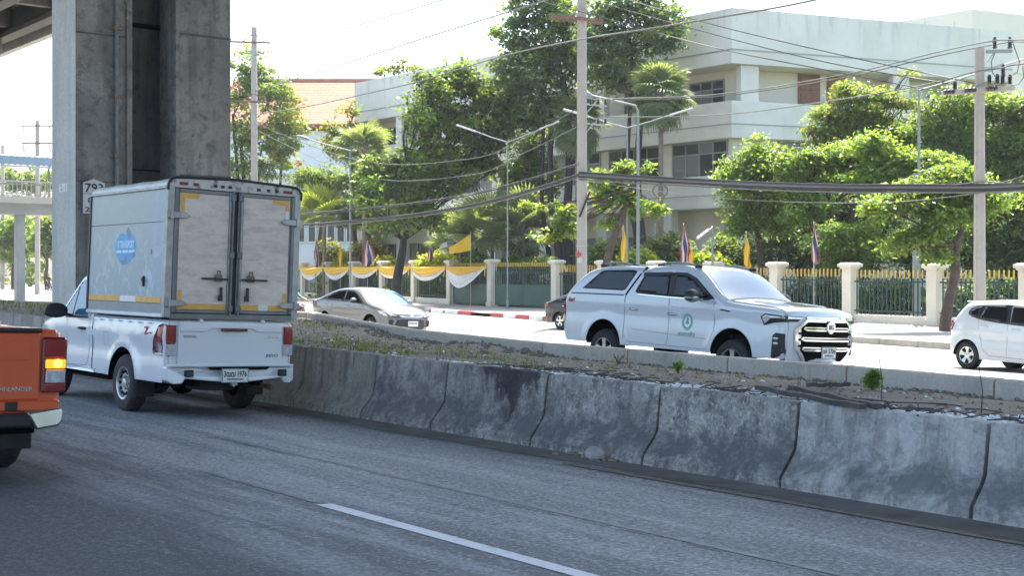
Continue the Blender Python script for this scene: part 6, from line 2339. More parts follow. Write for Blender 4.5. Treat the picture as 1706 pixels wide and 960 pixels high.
# ================================================================== sedans
SED_TOP = [(0.10, .30), (0.02, .50), (0.03, .80), (0.08, 1.0), (0.30, 1.06), (0.55, 1.09), (1.05, 1.28), (1.45, 1.395), (1.95, 1.435), (2.35, 1.43), (2.70, 1.375), (3.42, 1.00), (3.58, .955), (4.05, .87), (4.34, .76), (4.45, .66), (4.47, .48), (4.42, .24)]
def sedan(root, paint, style, glass='tint_glass', drop=0.0):
    b = Body(SED_TOP, [(0.98, 0.31, 0.37), (3.62, 0.31, 0.37)], 0.25, 0.885, 0.93, 0.40, 0.09, rear_r=0.7, front_r=0.95, rear_in=0.10, front_in=0.17, bulge_top=0.05, bulge_front=0.16, bulge_rear=0.10)
    b.build(root, MAT[paint], 0.08)
    for sx in (1, -1):
        for x in (0.98, 3.62):
            wheel(root, x, sx * 0.765, 0.315, sx, style, 0.20, drop=drop)
        b.patch([(0.86, 1.10), (1.22, 1.26), (1.60, 1.345), (2.10, 1.375), (2.48, 1.345), (2.72, 1.27), (3.26, 1.005), (3.10, 0.985), (1.1, 1.035)], sx, 'window_surround', MAT['black_plastic'], root, 0.004, 0.01)
        b.patch([(0.97, 1.105), (1.28, 1.245), (1.62, 1.325), (1.98, 1.345), (1.98, 1.03), (1.15, 1.06)], sx, 'rear_side_window', MAT[glass], root, 0.016, 0.01)
        b.patch([(2.07, 1.028), (2.07, 1.35), (2.46, 1.32), (2.70, 1.245), (3.12, 1.015)], sx, 'front_side_window', MAT[glass], root, 0.016, 0.01)
        b.ribbon([(2.02, 1.02), (2.02, 0.50), (1.90, 0.34)], 0.009, sx, 'door_seam', MAT['seam_grey'], root)
        b.ribbon([(3.16, 0.98), (3.14, 0.55), (3.06, 0.36)], 0.009, sx, 'door_seam', MAT['seam_grey'], root)
        b.ribbon([(1.16, 1.0), (1.30, 0.65), (1.42, 0.36)], 0.009, sx, 'door_seam', MAT['seam_grey'], root)
        handle_on(root, b, 1.30, 0.88, sx, 'satin_chrome')
        handle_on(root, b, 2.30, 0.86, sx, 'satin_chrome')
        mirror_on(root, b, 2.86, 0.99, sx, paint, 'black_plastic', 0.9)
        b.patch([(0.02, 0.98), (0.10, 1.0), (0.36, 0.97), (0.30, 0.88), (0.0, 0.80)], sx, 'tail_lamp', MAT['lamp_red'], root, 0.010, 0.02, 0.06)
        b.patch([(3.98, 0.80), (4.20, 0.79), (4.47, 0.70), (4.47, 0.62), (4.25, 0.645), (4.08, 0.70)], sx, 'headlamp', MAT['lamp_clear'], root, 0.010, 0.02, 0.06)
        hf = b.end_patch([(sx * 0.34, 0.66), (sx * 0.76, 0.74), (sx * 0.76, 0.64), (sx * 0.42, 0.615)], 'headlamp', MAT['black_plastic'], root, 0.012, 0.03)
        b.end_patch([(sx * 0.48, 0.67), (sx * 0.73, 0.715), (sx * 0.73, 0.665), (sx * 0.50, 0.64)], 'lens', MAT['lamp_clear'], hf, 0.018, 0.02)
        b.end_patch([(sx * 0.58, 0.52), (sx * 0.74, 0.54), (sx * 0.72, 0.34), (sx * 0.60, 0.34)], 'fog_vent', MAT['black_plastic'], root, 0.012, 0.02)
    b.skin_patch((2.74, 1.36), (3.45, 0.99), 0.94, 1.0, 'windscreen', MAT['film_glass'], root, 0.005)
    b.skin_patch((0.60, 1.11), (1.38, 1.375), 0.98, 0.90, 'rear_window', MAT[glass], root, 0.005)
    g = b.end_patch([(-0.56, 0.33), (-0.50, 0.52), (-0.30, 0.56), (0.30, 0.56), (0.50, 0.52), (0.56, 0.33), (0.44, 0.27), (-0.44, 0.27)], 'grille', MAT['black_plastic'], root, 0.012, 0.03)
    for z in (0.34, 0.41, 0.48):
        b.end_bar([(-0.46, z), (0.46, z)], 0.012, 'grille_bar', MAT['grey_plastic'], g, 0.02, 0.02)
    b.end_bar([(-0.40, 0.655), (-0.12, 0.63), (0.12, 0.63), (0.40, 0.655)], 0.03, 'nose_bar', MAT['satin_chrome'], root, 0.02, 0.03)
    xb = b.front_x(0, 0.65) + 0.03
    MB().ball((xb, 0, 0.655), (0.015, 0.07, 0.045), 14, 8).build('badge', MAT['chrome'], root, smooth=60)
    return b
SP = Vector((-6.60, 42.4, 0)) + NRM * 0.885
sq = SP.dot(NRM)
silver = thing('silver_sedan', 'silver grey sedan with sun glare on its windscreen, behind the kerb beside the box truck', 'car',
               mat=vmat((SP.x, SP.y, far_z(sq) + 0.045), -DIR, (UP_FAR - DIR * 0.012).normalized()))
sb = sedan(silver, 'silver_paint', 'star', drop=0.045)
o = MB().box((sb.front_x(0, 0.42) + 0.03, 0.02, 0.43), (0.012, 0.36, 0.16)).build('number_plate', MAT['plate_white'], silver, bevel=0.004)
mb = MB()
for k in range(6):
    mb.box((sb.front_x(0, 0.42) + 0.038, -0.11 + k * 0.05, 0.445), (0.004, 0.03, 0.05))
mb.build('plate_marks', MAT['ink_grey'], o)
DP = at(906, 552, 49.0)
dk = thing('maroon_car', 'dark maroon car mostly hidden behind the tail of the white pickup', 'car',
           mat=vmat((DP.x + 0.62, DP.y + 0.35, 0.0), (0.62, -0.78, 0), (0, 0, 1)))
sedan(dk, 'maroon_paint', 'star')

# ================================================================== white hatchback
HZ_TOP = [(0.12, .28), (0.03, .45), (0.03, .70), (0.08, .95), (0.20, 1.14), (0.42, 1.40), (0.55, 1.465), (0.90, 1.50), (1.5, 1.525), (2.0, 1.505), (2.35, 1.44), (3.05, 1.03), (3.30, .94), (3.60, .82), (3.74, .68), (3.76, .45), (3.72, .24)]
JP = Vector((9.45, 29.0, 0))
jd = Vector((math.sin(R(31)), -math.cos(R(31)), 0))
jn = Vector((math.cos(R(31)), math.sin(R(31)), 0))
JO = JP + jn * 0.85 + jd * 0.12
jazz = thing('white_hatchback', 'white hatchback cut off by the right edge of the photo, beyond the kerb', 'car',
             mat=vmat((JO.x, JO.y, far_z(JO.dot(NRM)) + 0.0), jd, (UP_FAR + jd * 0.028).normalized()))
jb = Body(HZ_TOP, [(0.62, 0.31, 0.345), (3.10, 0.31, 0.345)], 0.24, 0.845, 0.98, 0.30, 0.10, rear_r=0.55, front_r=0.9, rear_in=0.13, front_in=0.15, bulge_top=0.05, bulge_front=0.14, bulge_rear=0.10)
jb.build(jazz, MAT['bright_white_paint'], 0.08)
for sx in (1, -1):
    for x in (0.62, 3.10):
        wheel(jazz, x, sx * 0.735, 0.302, sx, 'star', 0.19)
    jb.patch([(0.58, 1.20), (0.60, 1.30), (0.72, 1.375), (1.0, 1.42), (1.55, 1.445), (2.05, 1.43), (2.32, 1.36), (2.92, 1.03), (2.75, 0.985), (1.6, 1.03), (0.98, 1.085), (0.72, 1.14)], sx, 'window_surround', MAT['black_plastic'], jazz, 0.004, 0.01, smooth=1)
    jb.patch([(0.64, 1.21), (0.67, 1.29), (0.78, 1.35), (0.94, 1.38), (0.86, 1.15), (0.72, 1.175)], sx, 'quarter_window', MAT['tint_glass'], jazz, 0.016, 0.01)
    jb.patch([(0.93, 1.125), (1.03, 1.39), (1.56, 1.41), (1.60, 1.065)], sx, 'rear_side_window', MAT['tint_glass'], jazz, 0.016, 0.01)
    jb.patch([(1.72, 1.055), (1.68, 1.41), (2.02, 1.40), (2.28, 1.325), (2.78, 1.03)], sx, 'front_side_window', MAT['tint_glass'], jazz, 0.016, 0.01)
    jb.ribbon([(0.90, 1.10), (0.96, 0.75), (1.05, 0.45), (1.20, 0.34)], 0.009, sx, 'door_seam', MAT['seam_grey'], jazz)
    jb.ribbon([(1.66, 1.04), (1.66, 0.34)], 0.009, sx, 'door_seam', MAT['seam_grey'], jazz)
    jb.ribbon([(1.2, 0.335), (2.7, 0.32)], 0.010, sx, 'door_seam', MAT['seam_grey'], jazz)
    jb.ribbon([(2.74, 0.98), (2.76, 0.6), (2.68, 0.33)], 0.009, sx, 'door_seam', MAT['seam_grey'], jazz)
    handle_on(jazz, jb, 1.05, 0.94, sx, 'bright_white_paint')
    handle_on(jazz, jb, 1.86, 0.91, sx, 'bright_white_paint')
    mirror_on(jazz, jb, 2.55, 1.03, sx, 'bright_white_paint', 'black_plastic', 0.9)
    tl = jb.patch([(0.05, 0.92), (0.08, 1.02), (0.16, 1.055), (0.24, 0.985), (0.17, 0.84), (0.06, 0.80)], sx, 'tail_lamp', MAT['lamp_red'], jazz, 0.012, 0.03, 0.06)
    jb.patch([(0.07, 0.93), (0.10, 1.0), (0.19, 0.98), (0.14, 0.87), (0.07, 0.85)], sx, 'lamp_lens', MAT['lamp_clear'], tl, 0.018, 0.02, 0.06)
    jb.patch([(3.30, 0.85), (3.55, 0.84), (3.75, 0.70), (3.74, 0.60), (3.5, 0.68)], sx, 'headlamp', MAT['lamp_clear'], jazz, 0.010, 0.02, 0.06)
    jb.ribbon([(0.30, 0.94), (0.42, 0.94), (0.42, 0.85), (0.30, 0.85), (0.30, 0.94)], 0.006, sx, 'fuel_flap', MAT['seam_grey'], jazz)
jb.skin_patch((2.40, 1.42), (3.06, 1.02), 0.94, 1.0, 'windscreen', MAT['film_glass'], jazz, 0.005)
jb.skin_patch((0.14, 1.05), (0.42, 1.40), 0.9, 0.85, 'rear_window', MAT['tint_glass'], jazz, 0.005)
MB().box((0.42, 0, 1.475), (0.22, 1.05, 0.03)).build('roof_spoiler', MAT['bright_white_paint'], jazz, bevel=0.012)
MB().tube([(0.75, 0.05, 1.52), (0.55, 0.05, 1.72)], [0.008, 0.004], 6).build('aerial', MAT['black_plastic'], jazz)

# ================================================================== motorcycle with rider
def skin_body(name, joints, edges, mat, parent, levels=2):
    me = bpy.data.meshes.new(name)
    me.from_pydata([j[0] for j in joints], edges, [])
    o = bpy.data.objects.new(name, me)
    COL.objects.link(o)
    o.modifiers.new('skin', 'SKIN')
    for i, j in enumerate(joints):
        r = j[1]
        me.skin_vertices[0].data[i].radius = (r, r) if not isinstance(r, tuple) else r
    me.skin_vertices[0].data[0].use_root = True
    s = o.modifiers.new('sub', 'SUBSURF')
    s.levels = s.render_levels = levels
    dg = bpy.context.evaluated_depsgraph_get()
    m2 = bpy.data.meshes.new_from_object(o.evaluated_get(dg))
    bpy.data.objects.remove(o)
    m2.materials.clear()
    m2.materials.append(mat)
    m2.shade_smooth()
    m2.name = name
    n = bpy.data.objects.new(name, m2)
    COL.objects.link(n)
    n.parent = parent
    return n
def motorcycle(loc, rotz, label):
    t = thing('motorcycle', label, 'motorcycle', loc, rotz, 'motorcycles on the far road')
    for x in (0.0, 1.24):
        mb = MB()
        mb.lathe([(0.22, -0.03), (0.27, -0.04), (0.285, 0), (0.27, 0.04), (0.22, 0.03)], 24, 'y', (x, 0, 0.285))
        w = mb.build('wheel', MAT['rubber'], t, smooth=40)
        mb = MB()
        mb.lathe([(0.22, -0.025), (0.205, 0), (0.22, 0.025)], 24, 'y', (x, 0, 0.285))
        for k in range(6):
            a = math.pi * k / 3
            mb.bar((x, 0, 0.285), (x + 0.21 * math.cos(a), 0, 0.285 + 0.21 * math.sin(a)), 0.02, 0.025)
        mb.build('rim', MAT['alloy'], w)
    mb = MB()
    mb.tube([(1.24, 0.07, 0.285), (1.10, 0.06, 0.72)], 0.022, 8)
    mb.tube([(1.24, -0.07, 0.285), (1.10, -0.06, 0.72)], 0.022, 8)
    mb.tube([(1.06, 0, 0.92), (1.12, 0, 0.62)], 0.03, 8)
    mb.build('fork', MAT['galv_steel'], t, smooth=40)
    mb = MB()
    mb.tube([(-0.25, 0, 0.68), (0.1, 0, 0.60), (0.35, 0, 0.50), (0.7, 0, 0.42), (0.92, 0, 0.55), (1.06, 0, 0.85)], [0.06, 0.11, 0.12, 0.12, 0.13, 0.09], 12)
    mb.build('fairing', MAT['marker_red'], t, smooth=60)
    mb = MB()
    mb.tube([(-0.30, 0, 0.77), (-0.1, 0, 0.77), (0.25, 0, 0.74), (0.50, 0, 0.74)], [0.09, 0.13, 0.12, 0.07], 12)
    mb.build('seat', MAT['black_plastic'], t, smooth=60)
    MB().box((0.45, 0, 0.32), (0.42, 0.24, 0.24)).build('engine', MAT['grey_plastic'], t, bevel=0.04)
    MB().tube([(0.55, -0.12, 0.26), (0.1, -0.14, 0.24), (-0.30, -0.16, 0.34)], [0.03, 0.045, 0.05], 10).build('exhaust', MAT['galv_steel'], t, smooth=40)
    hb_ = MB().tube([(0.92, 0.34, 0.97), (1.02, 0.2, 1.0), (1.05, 0, 0.96), (1.02, -0.2, 1.0), (0.92, -0.34, 0.97)], 0.014, 8).build('handlebar', MAT['black_plastic'], t, smooth=40)
    for s in (1, -1):
        mb = MB()
        mb.tube([(1.0, s * 0.22, 1.0), (0.98, s * 0.30, 1.16)], 0.007, 6)
        mb.ball((0.97, s * 0.31, 1.19), (0.02, 0.06, 0.04), 8, 6)
        mb.build('mirror', MAT['black_plastic'], hb_)
    MB().ball((1.14, 0, 0.86), (0.07, 0.10, 0.08), 12, 8).build('headlight', MAT['lamp_clear'], t, smooth=60)
    MB().box((-0.36, 0, 0.68), (0.06, 0.16, 0.07)).build('tail_light', MAT['lamp_red'], t, bevel=0.015)
    MB().box((1.24, 0, 0.60), (0.40, 0.12, 0.02)).build('mudguard', MAT['marker_red'], t, bevel=0.008)
    return t
def rider(loc, rotz, label, shirt):
    t = thing('person', label, 'person', loc, rotz, 'riders on motorcycles')
    J = [((0.05, 0, 0.90), 0.15), ((0.08, 0, 1.12), 0.145), ((0.14, 0, 1.34), 0.15), ((0.17, 0, 1.44), 0.075), ((0.20, 0, 1.54), 0.065),
         ((0.14, 0.17, 1.38), 0.07), ((0.34, 0.27, 1.16), 0.048), ((0.62, 0.30, 1.06), 0.04), ((0.84, 0.30, 1.01), 0.032),
         ((0.14, -0.17, 1.38), 0.07), ((0.34, -0.27, 1.16), 0.048), ((0.62, -0.30, 1.06), 0.04), ((0.84, -0.30, 1.01), 0.032),
         ((0.10, 0.11, 0.86), 0.105), ((0.52, 0.16, 0.80), 0.07), ((0.46, 0.17, 0.42), 0.05), ((0.62, 0.18, 0.33), 0.04),
         ((0.10, -0.11, 0.86), 0.105), ((0.52, -0.16, 0.80), 0.07), ((0.46, -0.17, 0.42), 0.05), ((0.62, -0.18, 0.33), 0.04)]
    E_ = [(0, 1), (1, 2), (2, 3), (3, 4), (2, 5), (5, 6), (6, 7), (7, 8), (2, 9), (9, 10), (10, 11), (11, 12), (0, 13), (13, 14), (14, 15), (15, 16), (0, 17), (17, 18), (18, 19), (19, 20)]
    b = skin_body('body', J, E_, MAT['skin'], t)
    # clothing follows the body
    JS = [(p, r * 1.12) for p, r in J]
    skin_body('shirt', [JS[0], JS[1], JS[2], (J[3][0], 0.078), JS[5], JS[6], ((0.50, 0.29, 1.10), 0.055), JS[9], JS[10], ((0.50, -0.29, 1.10), 0.055)],
              [(0, 1), (1, 2), (2, 3), (2, 4), (4, 5), (5, 6), (2, 7), (7, 8), (8, 9)], MAT[shirt], t)
    skin_body('trousers', [((0.05, 0, 0.90), 0.165), ((0.10, 0.11, 0.86), 0.118), ((0.52, 0.16, 0.80), 0.082), ((0.46, 0.17, 0.46), 0.06), ((0.10, -0.11, 0.86), 0.118), ((0.52, -0.16, 0.80), 0.082), ((0.46, -0.17, 0.46), 0.06)],
              [(0, 1), (1, 2), (2, 3), (0, 4), (4, 5), (5, 6)], MAT['cloth_dark'], t)
    mb = MB()
    mb.ball((0.235, 0, 1.66), (0.105, 0.085, 0.125), 16, 12)
    mb.ball((0.335, 0, 1.645), (0.022, 0.014, 0.024), 8, 6)
    for s in (1, -1):
        mb.ball((0.23, s * 0.085, 1.655), (0.02, 0.012, 0.03), 8, 6)
    hd = mb.build('head', MAT['skin'], t, smooth=70)
    mb = MB()
    for s in (1, -1):
        mb.ball((0.325, s * 0.034, 1.672), (0.012, 0.014, 0.008), 8, 5)
    mb.box((0.328, 0, 1.60), (0.012, 0.045, 0.01))
    mb.build('eyes_and_mouth', MAT['ink_black'], hd)
    mb = MB()
    mb.ball((0.215, 0, 1.70), (0.15, 0.125, 0.135), 18, 12)
    for i, v in enumerate(mb.v):
        if v[2] < 1.69:
            mb.v[i] = (0.215 + (v[0] - 0.215) * (0.72 if v[0] > 0.22 else 1), v[1], 1.69 - (0.06 if v[0] < 0.22 else 0))
    mb.build('helmet', MAT['helmet_dark'], t, smooth=70)
    for s in (1, -1):
        hands = MB()
        hands.ball((0.86, s * 0.30, 1.005), (0.045, 0.042, 0.022), 10, 8)
        for k in range(4):
            y = s * (0.268 + 0.021 * k)
            hands.tube([(0.88, y, 1.015), (0.935, y, 1.005), (0.945, y, 0.975), (0.92 - 0.004 * (k == 3), y, 0.958)], [0.010, 0.009, 0.009, 0.008], 6)
        hands.tube([(0.86, s * 0.262, 1.0), (0.895, s * 0.25, 0.985), (0.92, s * 0.262, 0.965)], [0.011, 0.010, 0.008], 6)
        hands.build('hand', MAT['skin'], t, smooth=60)
        mb = MB()
        mb.ball((0.66, s * 0.18, 0.29), (0.12, 0.045, 0.04), 12, 8)
        mb.build('shoe', MAT['black_plastic'], t, smooth=60)
    return t
m1 = at(507, 530, 43.0)
q1 = m1.dot(NRM)
ra = math.atan2(-DIR.y, -DIR.x)
motorcycle((m1.x - 0.75, m1.y + 0.95, far_z(q1)), ra, 'motorcycle half hidden behind the right rear edge of the box truck')
rider((m1.x - 0.75, m1.y + 0.95, far_z(q1)), ra, 'rider in a teal shirt half hidden behind the right rear edge of the box truck', 'cloth_teal')
m2 = on_z(80, 484, 0.0)
motorcycle((m2.x, m2.y, 0), ra - 0.1, 'tiny dark motorcycle far off beside the left edge of the pillar')
rider((m2.x, m2.y, 0), ra - 0.1, 'tiny rider in dark clothes far off beside the left edge of the pillar', 'cloth_dark')

# ------------------------------------------------------------------ utility poles
def pole(name, px, ytop, Y, w0, w1, label, zb=0.0):
    X = (px - 853) / F_PX * Y
    zt = CZ + (450 - ytop) / F_PX * Y
    g = thing(name, label, 'pole', (X, Y, zb), 0, 'concrete utility poles')
    h = zt - zb
    mb = MB()
    n = 6
    vs, fs = [], []
    for i in range(n + 1):
        w = w0 + (w1 - w0) * i / n
        z = h * i / n
        c = w * 0.18
        hx = w / 2
        for x, y in ((-hx + c, -hx), (hx - c, -hx), (hx, -hx + c), (hx, hx - c), (hx - c, hx), (-hx + c, hx), (-hx, hx - c), (-hx, -hx + c)):
            vs.append((x, y, z))
    for i in range(n):
        for k in range(8):
            fs.append((i * 8 + k, i * 8 + (k + 1) % 8, (i + 1) * 8 + (k + 1) % 8, (i + 1) * 8 + k))
    fs.append(tuple(range(n * 8, n * 8 + 8)))
    mb.add(vs, fs)
    mb.build('shaft', MAT['pole_concrete'], g)
    return g, X, h
def lz(py, Y, zb=0.0):
    return CZ + (450 - py) / F_PX * Y - zb
def lx(px, px0, Y):
    return (px - px0) / F_PX * Y

# tall pole in the middle
PY1 = 53.5
p1, X1, H1 = pole('utility_pole', 969.5, -90, PY1, 0.42, 0.36, 'tall thick concrete utility pole behind the white pickup canopy', 0.15)
mb = MB()
for dy in (-0.26, 0.26):
    mb.bar((lx(914, 969.5, PY1), dy, lz(27, PY1, .15)), (lx(1004, 969.5, PY1), dy, lz(36, PY1, .15)), 0.08, 0.12)
mb.build('crossarm', MAT['rust_steel'], p1)
mb = MB()
for a in (945, 990):
    mb.bar((lx(a, 969.5, PY1), -0.22, lz(31, PY1, .15)), (lx(969, 969.5, PY1), -0.22, lz(11, PY1, .15)), 0.05, 0.05)
mb.build('brace', MAT['pole_concrete'], p1)
for y0, y1_ in ((163, 180), (195, 212)):
    mb = MB()
    mb.bar((0.1, -0.22, lz(y1_ - 6, PY1, .15)), (lx(1010, 969.5, PY1), -0.22, lz(y1_ - 2, PY1, .15)), 0.06, 0.08)
    mb.bar((0.1, -0.22, lz(y1_ + 12, PY1, .15)), (lx(1000, 969.5, PY1), -0.22, lz(y0, PY1, .15)), 0.03, 0.04)
    mb.bar((0.1, -0.22, lz(y0, PY1, .15)), (lx(1012, 969.5, PY1), -0.22, lz(y1_ - 10, PY1, .15)), 0.03, 0.04)
    br = mb.build('bracket', MAT['galv_steel'], p1)
    for px in (984, 996, 1008):
        MB().lathe([(0.0, -0.05), (0.05, -0.05), (0.06, 0.04), (0.04, 0.12), (0.02, 0.16), (0, 0.16)], 10, 'z', (lx(px, 969.5, PY1), -0.22, lz(y1_ - 7, PY1, .15))).build('insulator', MAT['insulator'], br, smooth=50)
mb = MB()
mb.box((-0.15, -0.235, lz(424, PY1, .15)), (0.22, 0.02, 0.14))
mb.box((-0.15, -0.237, lz(424, PY1, .15)), (0.06, 0.022, 0.30))
mb.build('red_tag', MAT['kerb_red'], p1)
MB().box((-0.10, -0.235, lz(434, PY1, .15)), (0.17, 0.02, 0.20)).build('small_sign', MAT['sign_white'], p1)
MB().bar((lx(965, 969.5, PY1), -0.24, lz(362, PY1, .15)), (lx(982, 969.5, PY1), -0.24, lz(320, PY1, .15)), 0.10, 0.08).build('cable_guard', MAT['ink_black'], p1)
for yy in (300, 398, 410, 421):
    MB().box((0, 0, lz(yy, PY1, .15)), (0.44, 0.44, 0.05)).build('pole_band', MAT['galv_steel'], p1)

# pole at the right with crossarms and insulators
PY2 = 36.5
p2, X2, H2 = pole('utility_pole', 1632, 80, PY2, 0.30, 0.22, 'concrete utility pole with black insulators rising behind the white hatchback', 0.15)
mb = MB()
mb.bar((lx(1640, 1632, PY2), -0.14, lz(87, PY2, .15)), (lx(1683, 1632, PY2), -0.14, lz(86, PY2, .15)), 0.07, 0.09)
ar = mb.build('top_bracket', MAT['frame_grey'], p2)
mb = MB()
mb.bar((lx(1568, 1632, PY2), -0.16, lz(156, PY2, .15)), (lx(1686, 1632, PY2), -0.16, lz(147, PY2, .15)), 0.12, 0.14)
ca = mb.build('crossarm', MAT['pole_concrete'], p2, bevel=0.01)
mb = MB()
mb.bar((lx(1644, 1632, PY2), -0.14, lz(118, PY2, .15)), (lx(1669, 1632, PY2), -0.14, lz(109, PY2, .15)), 0.06, 0.10)
mb.bar((lx(1641, 1632, PY2), -0.14, lz(104, PY2, .15)), (lx(1652, 1632, PY2), -0.14, lz(90, PY2, .15)), 0.035, 0.035)
mb.build('brace', MAT['galv_steel'], p2)
def insul(px, py, parent, h=0.34, r=0.075):
    prof = [(0, 0), (r * .6, 0)]
    for k in range(4):
        z = h * (0.12 + 0.2 * k)
        prof += [(r, z), (r * 0.62, z + h * 0.1)]
    prof += [(r * .55, h * .95), (0, h)]
    MB().lathe(prof, 12, 'z', (lx(px, 1632, PY2), -0.15, lz(py, PY2, .15))).build('insulator', MAT['insulator'], parent, smooth=50)
for px in (1654, 1679):
    insul(px, 82, ar)
insul(1668, 128, ca)
for px, py in ((1588, 151), (1645, 141), (1658, 140), (1667, 141), (1679, 141)):
    insul(px, py, ca, 0.28)
for grp in ((1570, 1576, 1583), (1605, 1611, 1618), (1641, 1647, 1653)):
    for k, px in enumerate(grp):
        MB().lathe([(0, -0.05), (0.06, -0.04), (0.075, 0.0), (0.06, 0.04), (0, 0.05)], 10, 'x', (lx(px, 1632, PY2), -0.26, lz(155 - (px - 1570) * 0.08, PY2, .15))).build('strain_insulator', MAT['insulator'], ca, smooth=50)
mb = MB()
def wirep(pts, Y):
    return [Vector((lx(a, 1632, Y), -0.2, lz(b, Y, .15))) for a, b in pts]
for pts in ([(1681, 67), (1687, 85), (1694, 105), (1690, 122), (1680, 128)], [(1653, 90), (1647, 105), (1649, 122), (1653, 128)],
            [(1588, 136), (1575, 143), (1562, 152)], [(1660, 148), (1640, 137), (1616, 148)], [(1699, 112), (1701, 130), (1692, 142), (1680, 143)]):
    mb.tube(wirep(pts, PY2), 0.014, 6)
mb.build('jumper_wires', MAT['cable_grey'], p2, smooth=60)

# pole at the left, beside the pillar
PY3 = 92.0
p3, X3, H3 = pole('utility_pole', 423.5, 45, PY3, 0.46, 0.36, 'slim concrete utility pole before the left tree, just right of the viaduct pillar')
for y0 in (70, 169):
    mb = MB()
    mb.bar((lx(384, 423.5, PY3), -0.25, lz(y0, PY3)), (lx(451, 423.5, PY3), -0.25, lz(y0 + 2, PY3)), 0.10, 0.12)
    mb.bar((lx(405, 423.5, PY3), -0.25, lz(y0, PY3)), (lx(422, 423.5, PY3), -0.25, lz(y0 - 12, PY3)), 0.06, 0.06)
    mb.bar((lx(441, 423.5, PY3), -0.25, lz(y0, PY3)), (lx(426, 423.5, PY3), -0.25, lz(y0 - 12, PY3)), 0.06, 0.06)
    mb.build('crossarm', MAT['rust_steel'], p3)
# far poles at the left edge
PY4 = 118.0
p4, X4, H4 = pole('utility_pole', 62.5, 201, PY4, 0.42, 0.34, 'far utility pole standing above the blue footbridge roof')
for y0 in (210, 239):
    mb = MB()
    mb.bar((lx(38, 62.5, PY4), -0.25, lz(y0, PY4)), (lx(90, 62.5, PY4), -0.25, lz(y0, PY4)), 0.12, 0.12)
    ca = mb.build('crossarm', MAT['rust_steel'], p4)
    for px in (40, 84):
        mb = MB()
        for k in range(4):
            mb.lathe([(0.0, 0), (0.12, 0.0), (0.08, 0.12), (0.0, 0.14)], 8, 'z', (lx(px + k * 0.6, 62.5, PY4), -0.25, lz(y0 + 4 + 3.4 * k, PY4)))
        mb.build('insulator_string', MAT['frame_grey'], ca)
pole('utility_pole', 4.5, 242, 150, 0.42, 0.34, 'small far utility pole at the very left edge of the photo')

# ------------------------------------------------------------------ street lamps
def lamp_post(px, Y, ytop, label, arms, r=0.075, zb=0.15, tube_lamps=True, curve=False):
    X = (px - 853) / F_PX * Y
    g = thing('street_lamp', label, 'street lamp', (X, Y, zb), 0, 'street lamps behind the far road')
    zt = lz(ytop, Y, zb)
    mb = MB()
    mb.tube([(0, 0, 0), (0, 0, zt * 0.5), (0, 0, zt)], [r, r * 0.85, r * 0.65], 10)
    mb.lathe([(r * 1.6, 0), (r * 1.6, 0.4), (r * 1.1, 0.5)], 10, 'z')
    mb.build('post', MAT['lamp_grey'], g, smooth=40)
    for (ex, ey, head) in arms:
        e = Vector((lx(ex, px, Y), -0.3, lz(ey, Y, zb)))
        a = Vector((0, 0, zt))
        mb = MB()
        if curve:
            k = Vector((lx(1058, px, Y), -0.05, lz(176, Y, zb)))
            mb.tube([Vector((0, 0, lz(196, Y, zb))), Vector((-0.02, 0, lz(184, Y, zb))), k, k + (e - k) * 0.35, k + (e - k) * 0.7, e], 0.05, 8)
        else:
            mb.tube([a, a + (e - a) * 0.5 + Vector((0, 0, -0.03)), e], 0.035, 8)
        arm = mb.build('arm', MAT['lamp_grey'], g, smooth=50)
        d = (e - a).normalized() if not curve else Vector((-0.9, 0, 0.42)).normalized()
        if head == 'cobra':
            mb = MB()
            c = e + d * 0.28
            mb.ball((0, 0, 0), (0.46, 0.16, 0.13), 14, 8)
            rot = d.to_track_quat('X', 'Z').to_matrix()
            mb.v = [tuple(rot @ Vector(v) + c) for v in mb.v]
            hd = mb.build('lamp_head', MAT['lamp_grey'], arm, smooth=60)
        else:
            MB().bar(e - d * 0.1, e + d * 1.0, 0.13, 0.09).build('lamp_head', MAT['flag_white'], arm, bevel=0.02)
    return g
lamp_post(1063, 57.0, 196, 'street lamp with a big cobra head arm curving left before the utility pole', [(982, 160, 'cobra')], 0.09, curve=True)
lamp_post(1045, 60.5, 213, 'double armed street lamp with two tube lamps right of the tall utility pole', [(972, 193, 'tube'), (1118, 192, 'tube')], 0.06, 0.12)
lamp_post(845.5, 69.0, 237, 'double armed street lamp left of the tall utility pole before the big trees', [(790, 219, 'tube'), (902, 215, 'tube')], 0.05, 0.15)
lamp_post(583.5, 82.0, 251, 'street lamp with one long arm pointing left toward the orange roof', [(513, 232, 'cobra')], 0.08)
lamp_post(1531, 50.0, 150, 'thin street lamp among the right trees with its arm pointing right', [(1668, 110, 'none')], 0.07)
MB_ = lamp_post(1524, 49.0, 288, 'plain grey steel post among the right trees, left of the tree on the pavement', [], 0.10)
lamp_post(1187, 57.5, 378, 'short grey steel post with a small bracket behind the white pickup windscreen', [(1178, 384, 'none')], 0.06)
lamp_post(1091, 66.0, 372, 'low grey steel post behind the yellow green shrub at the white pickup roof', [], 0.06)

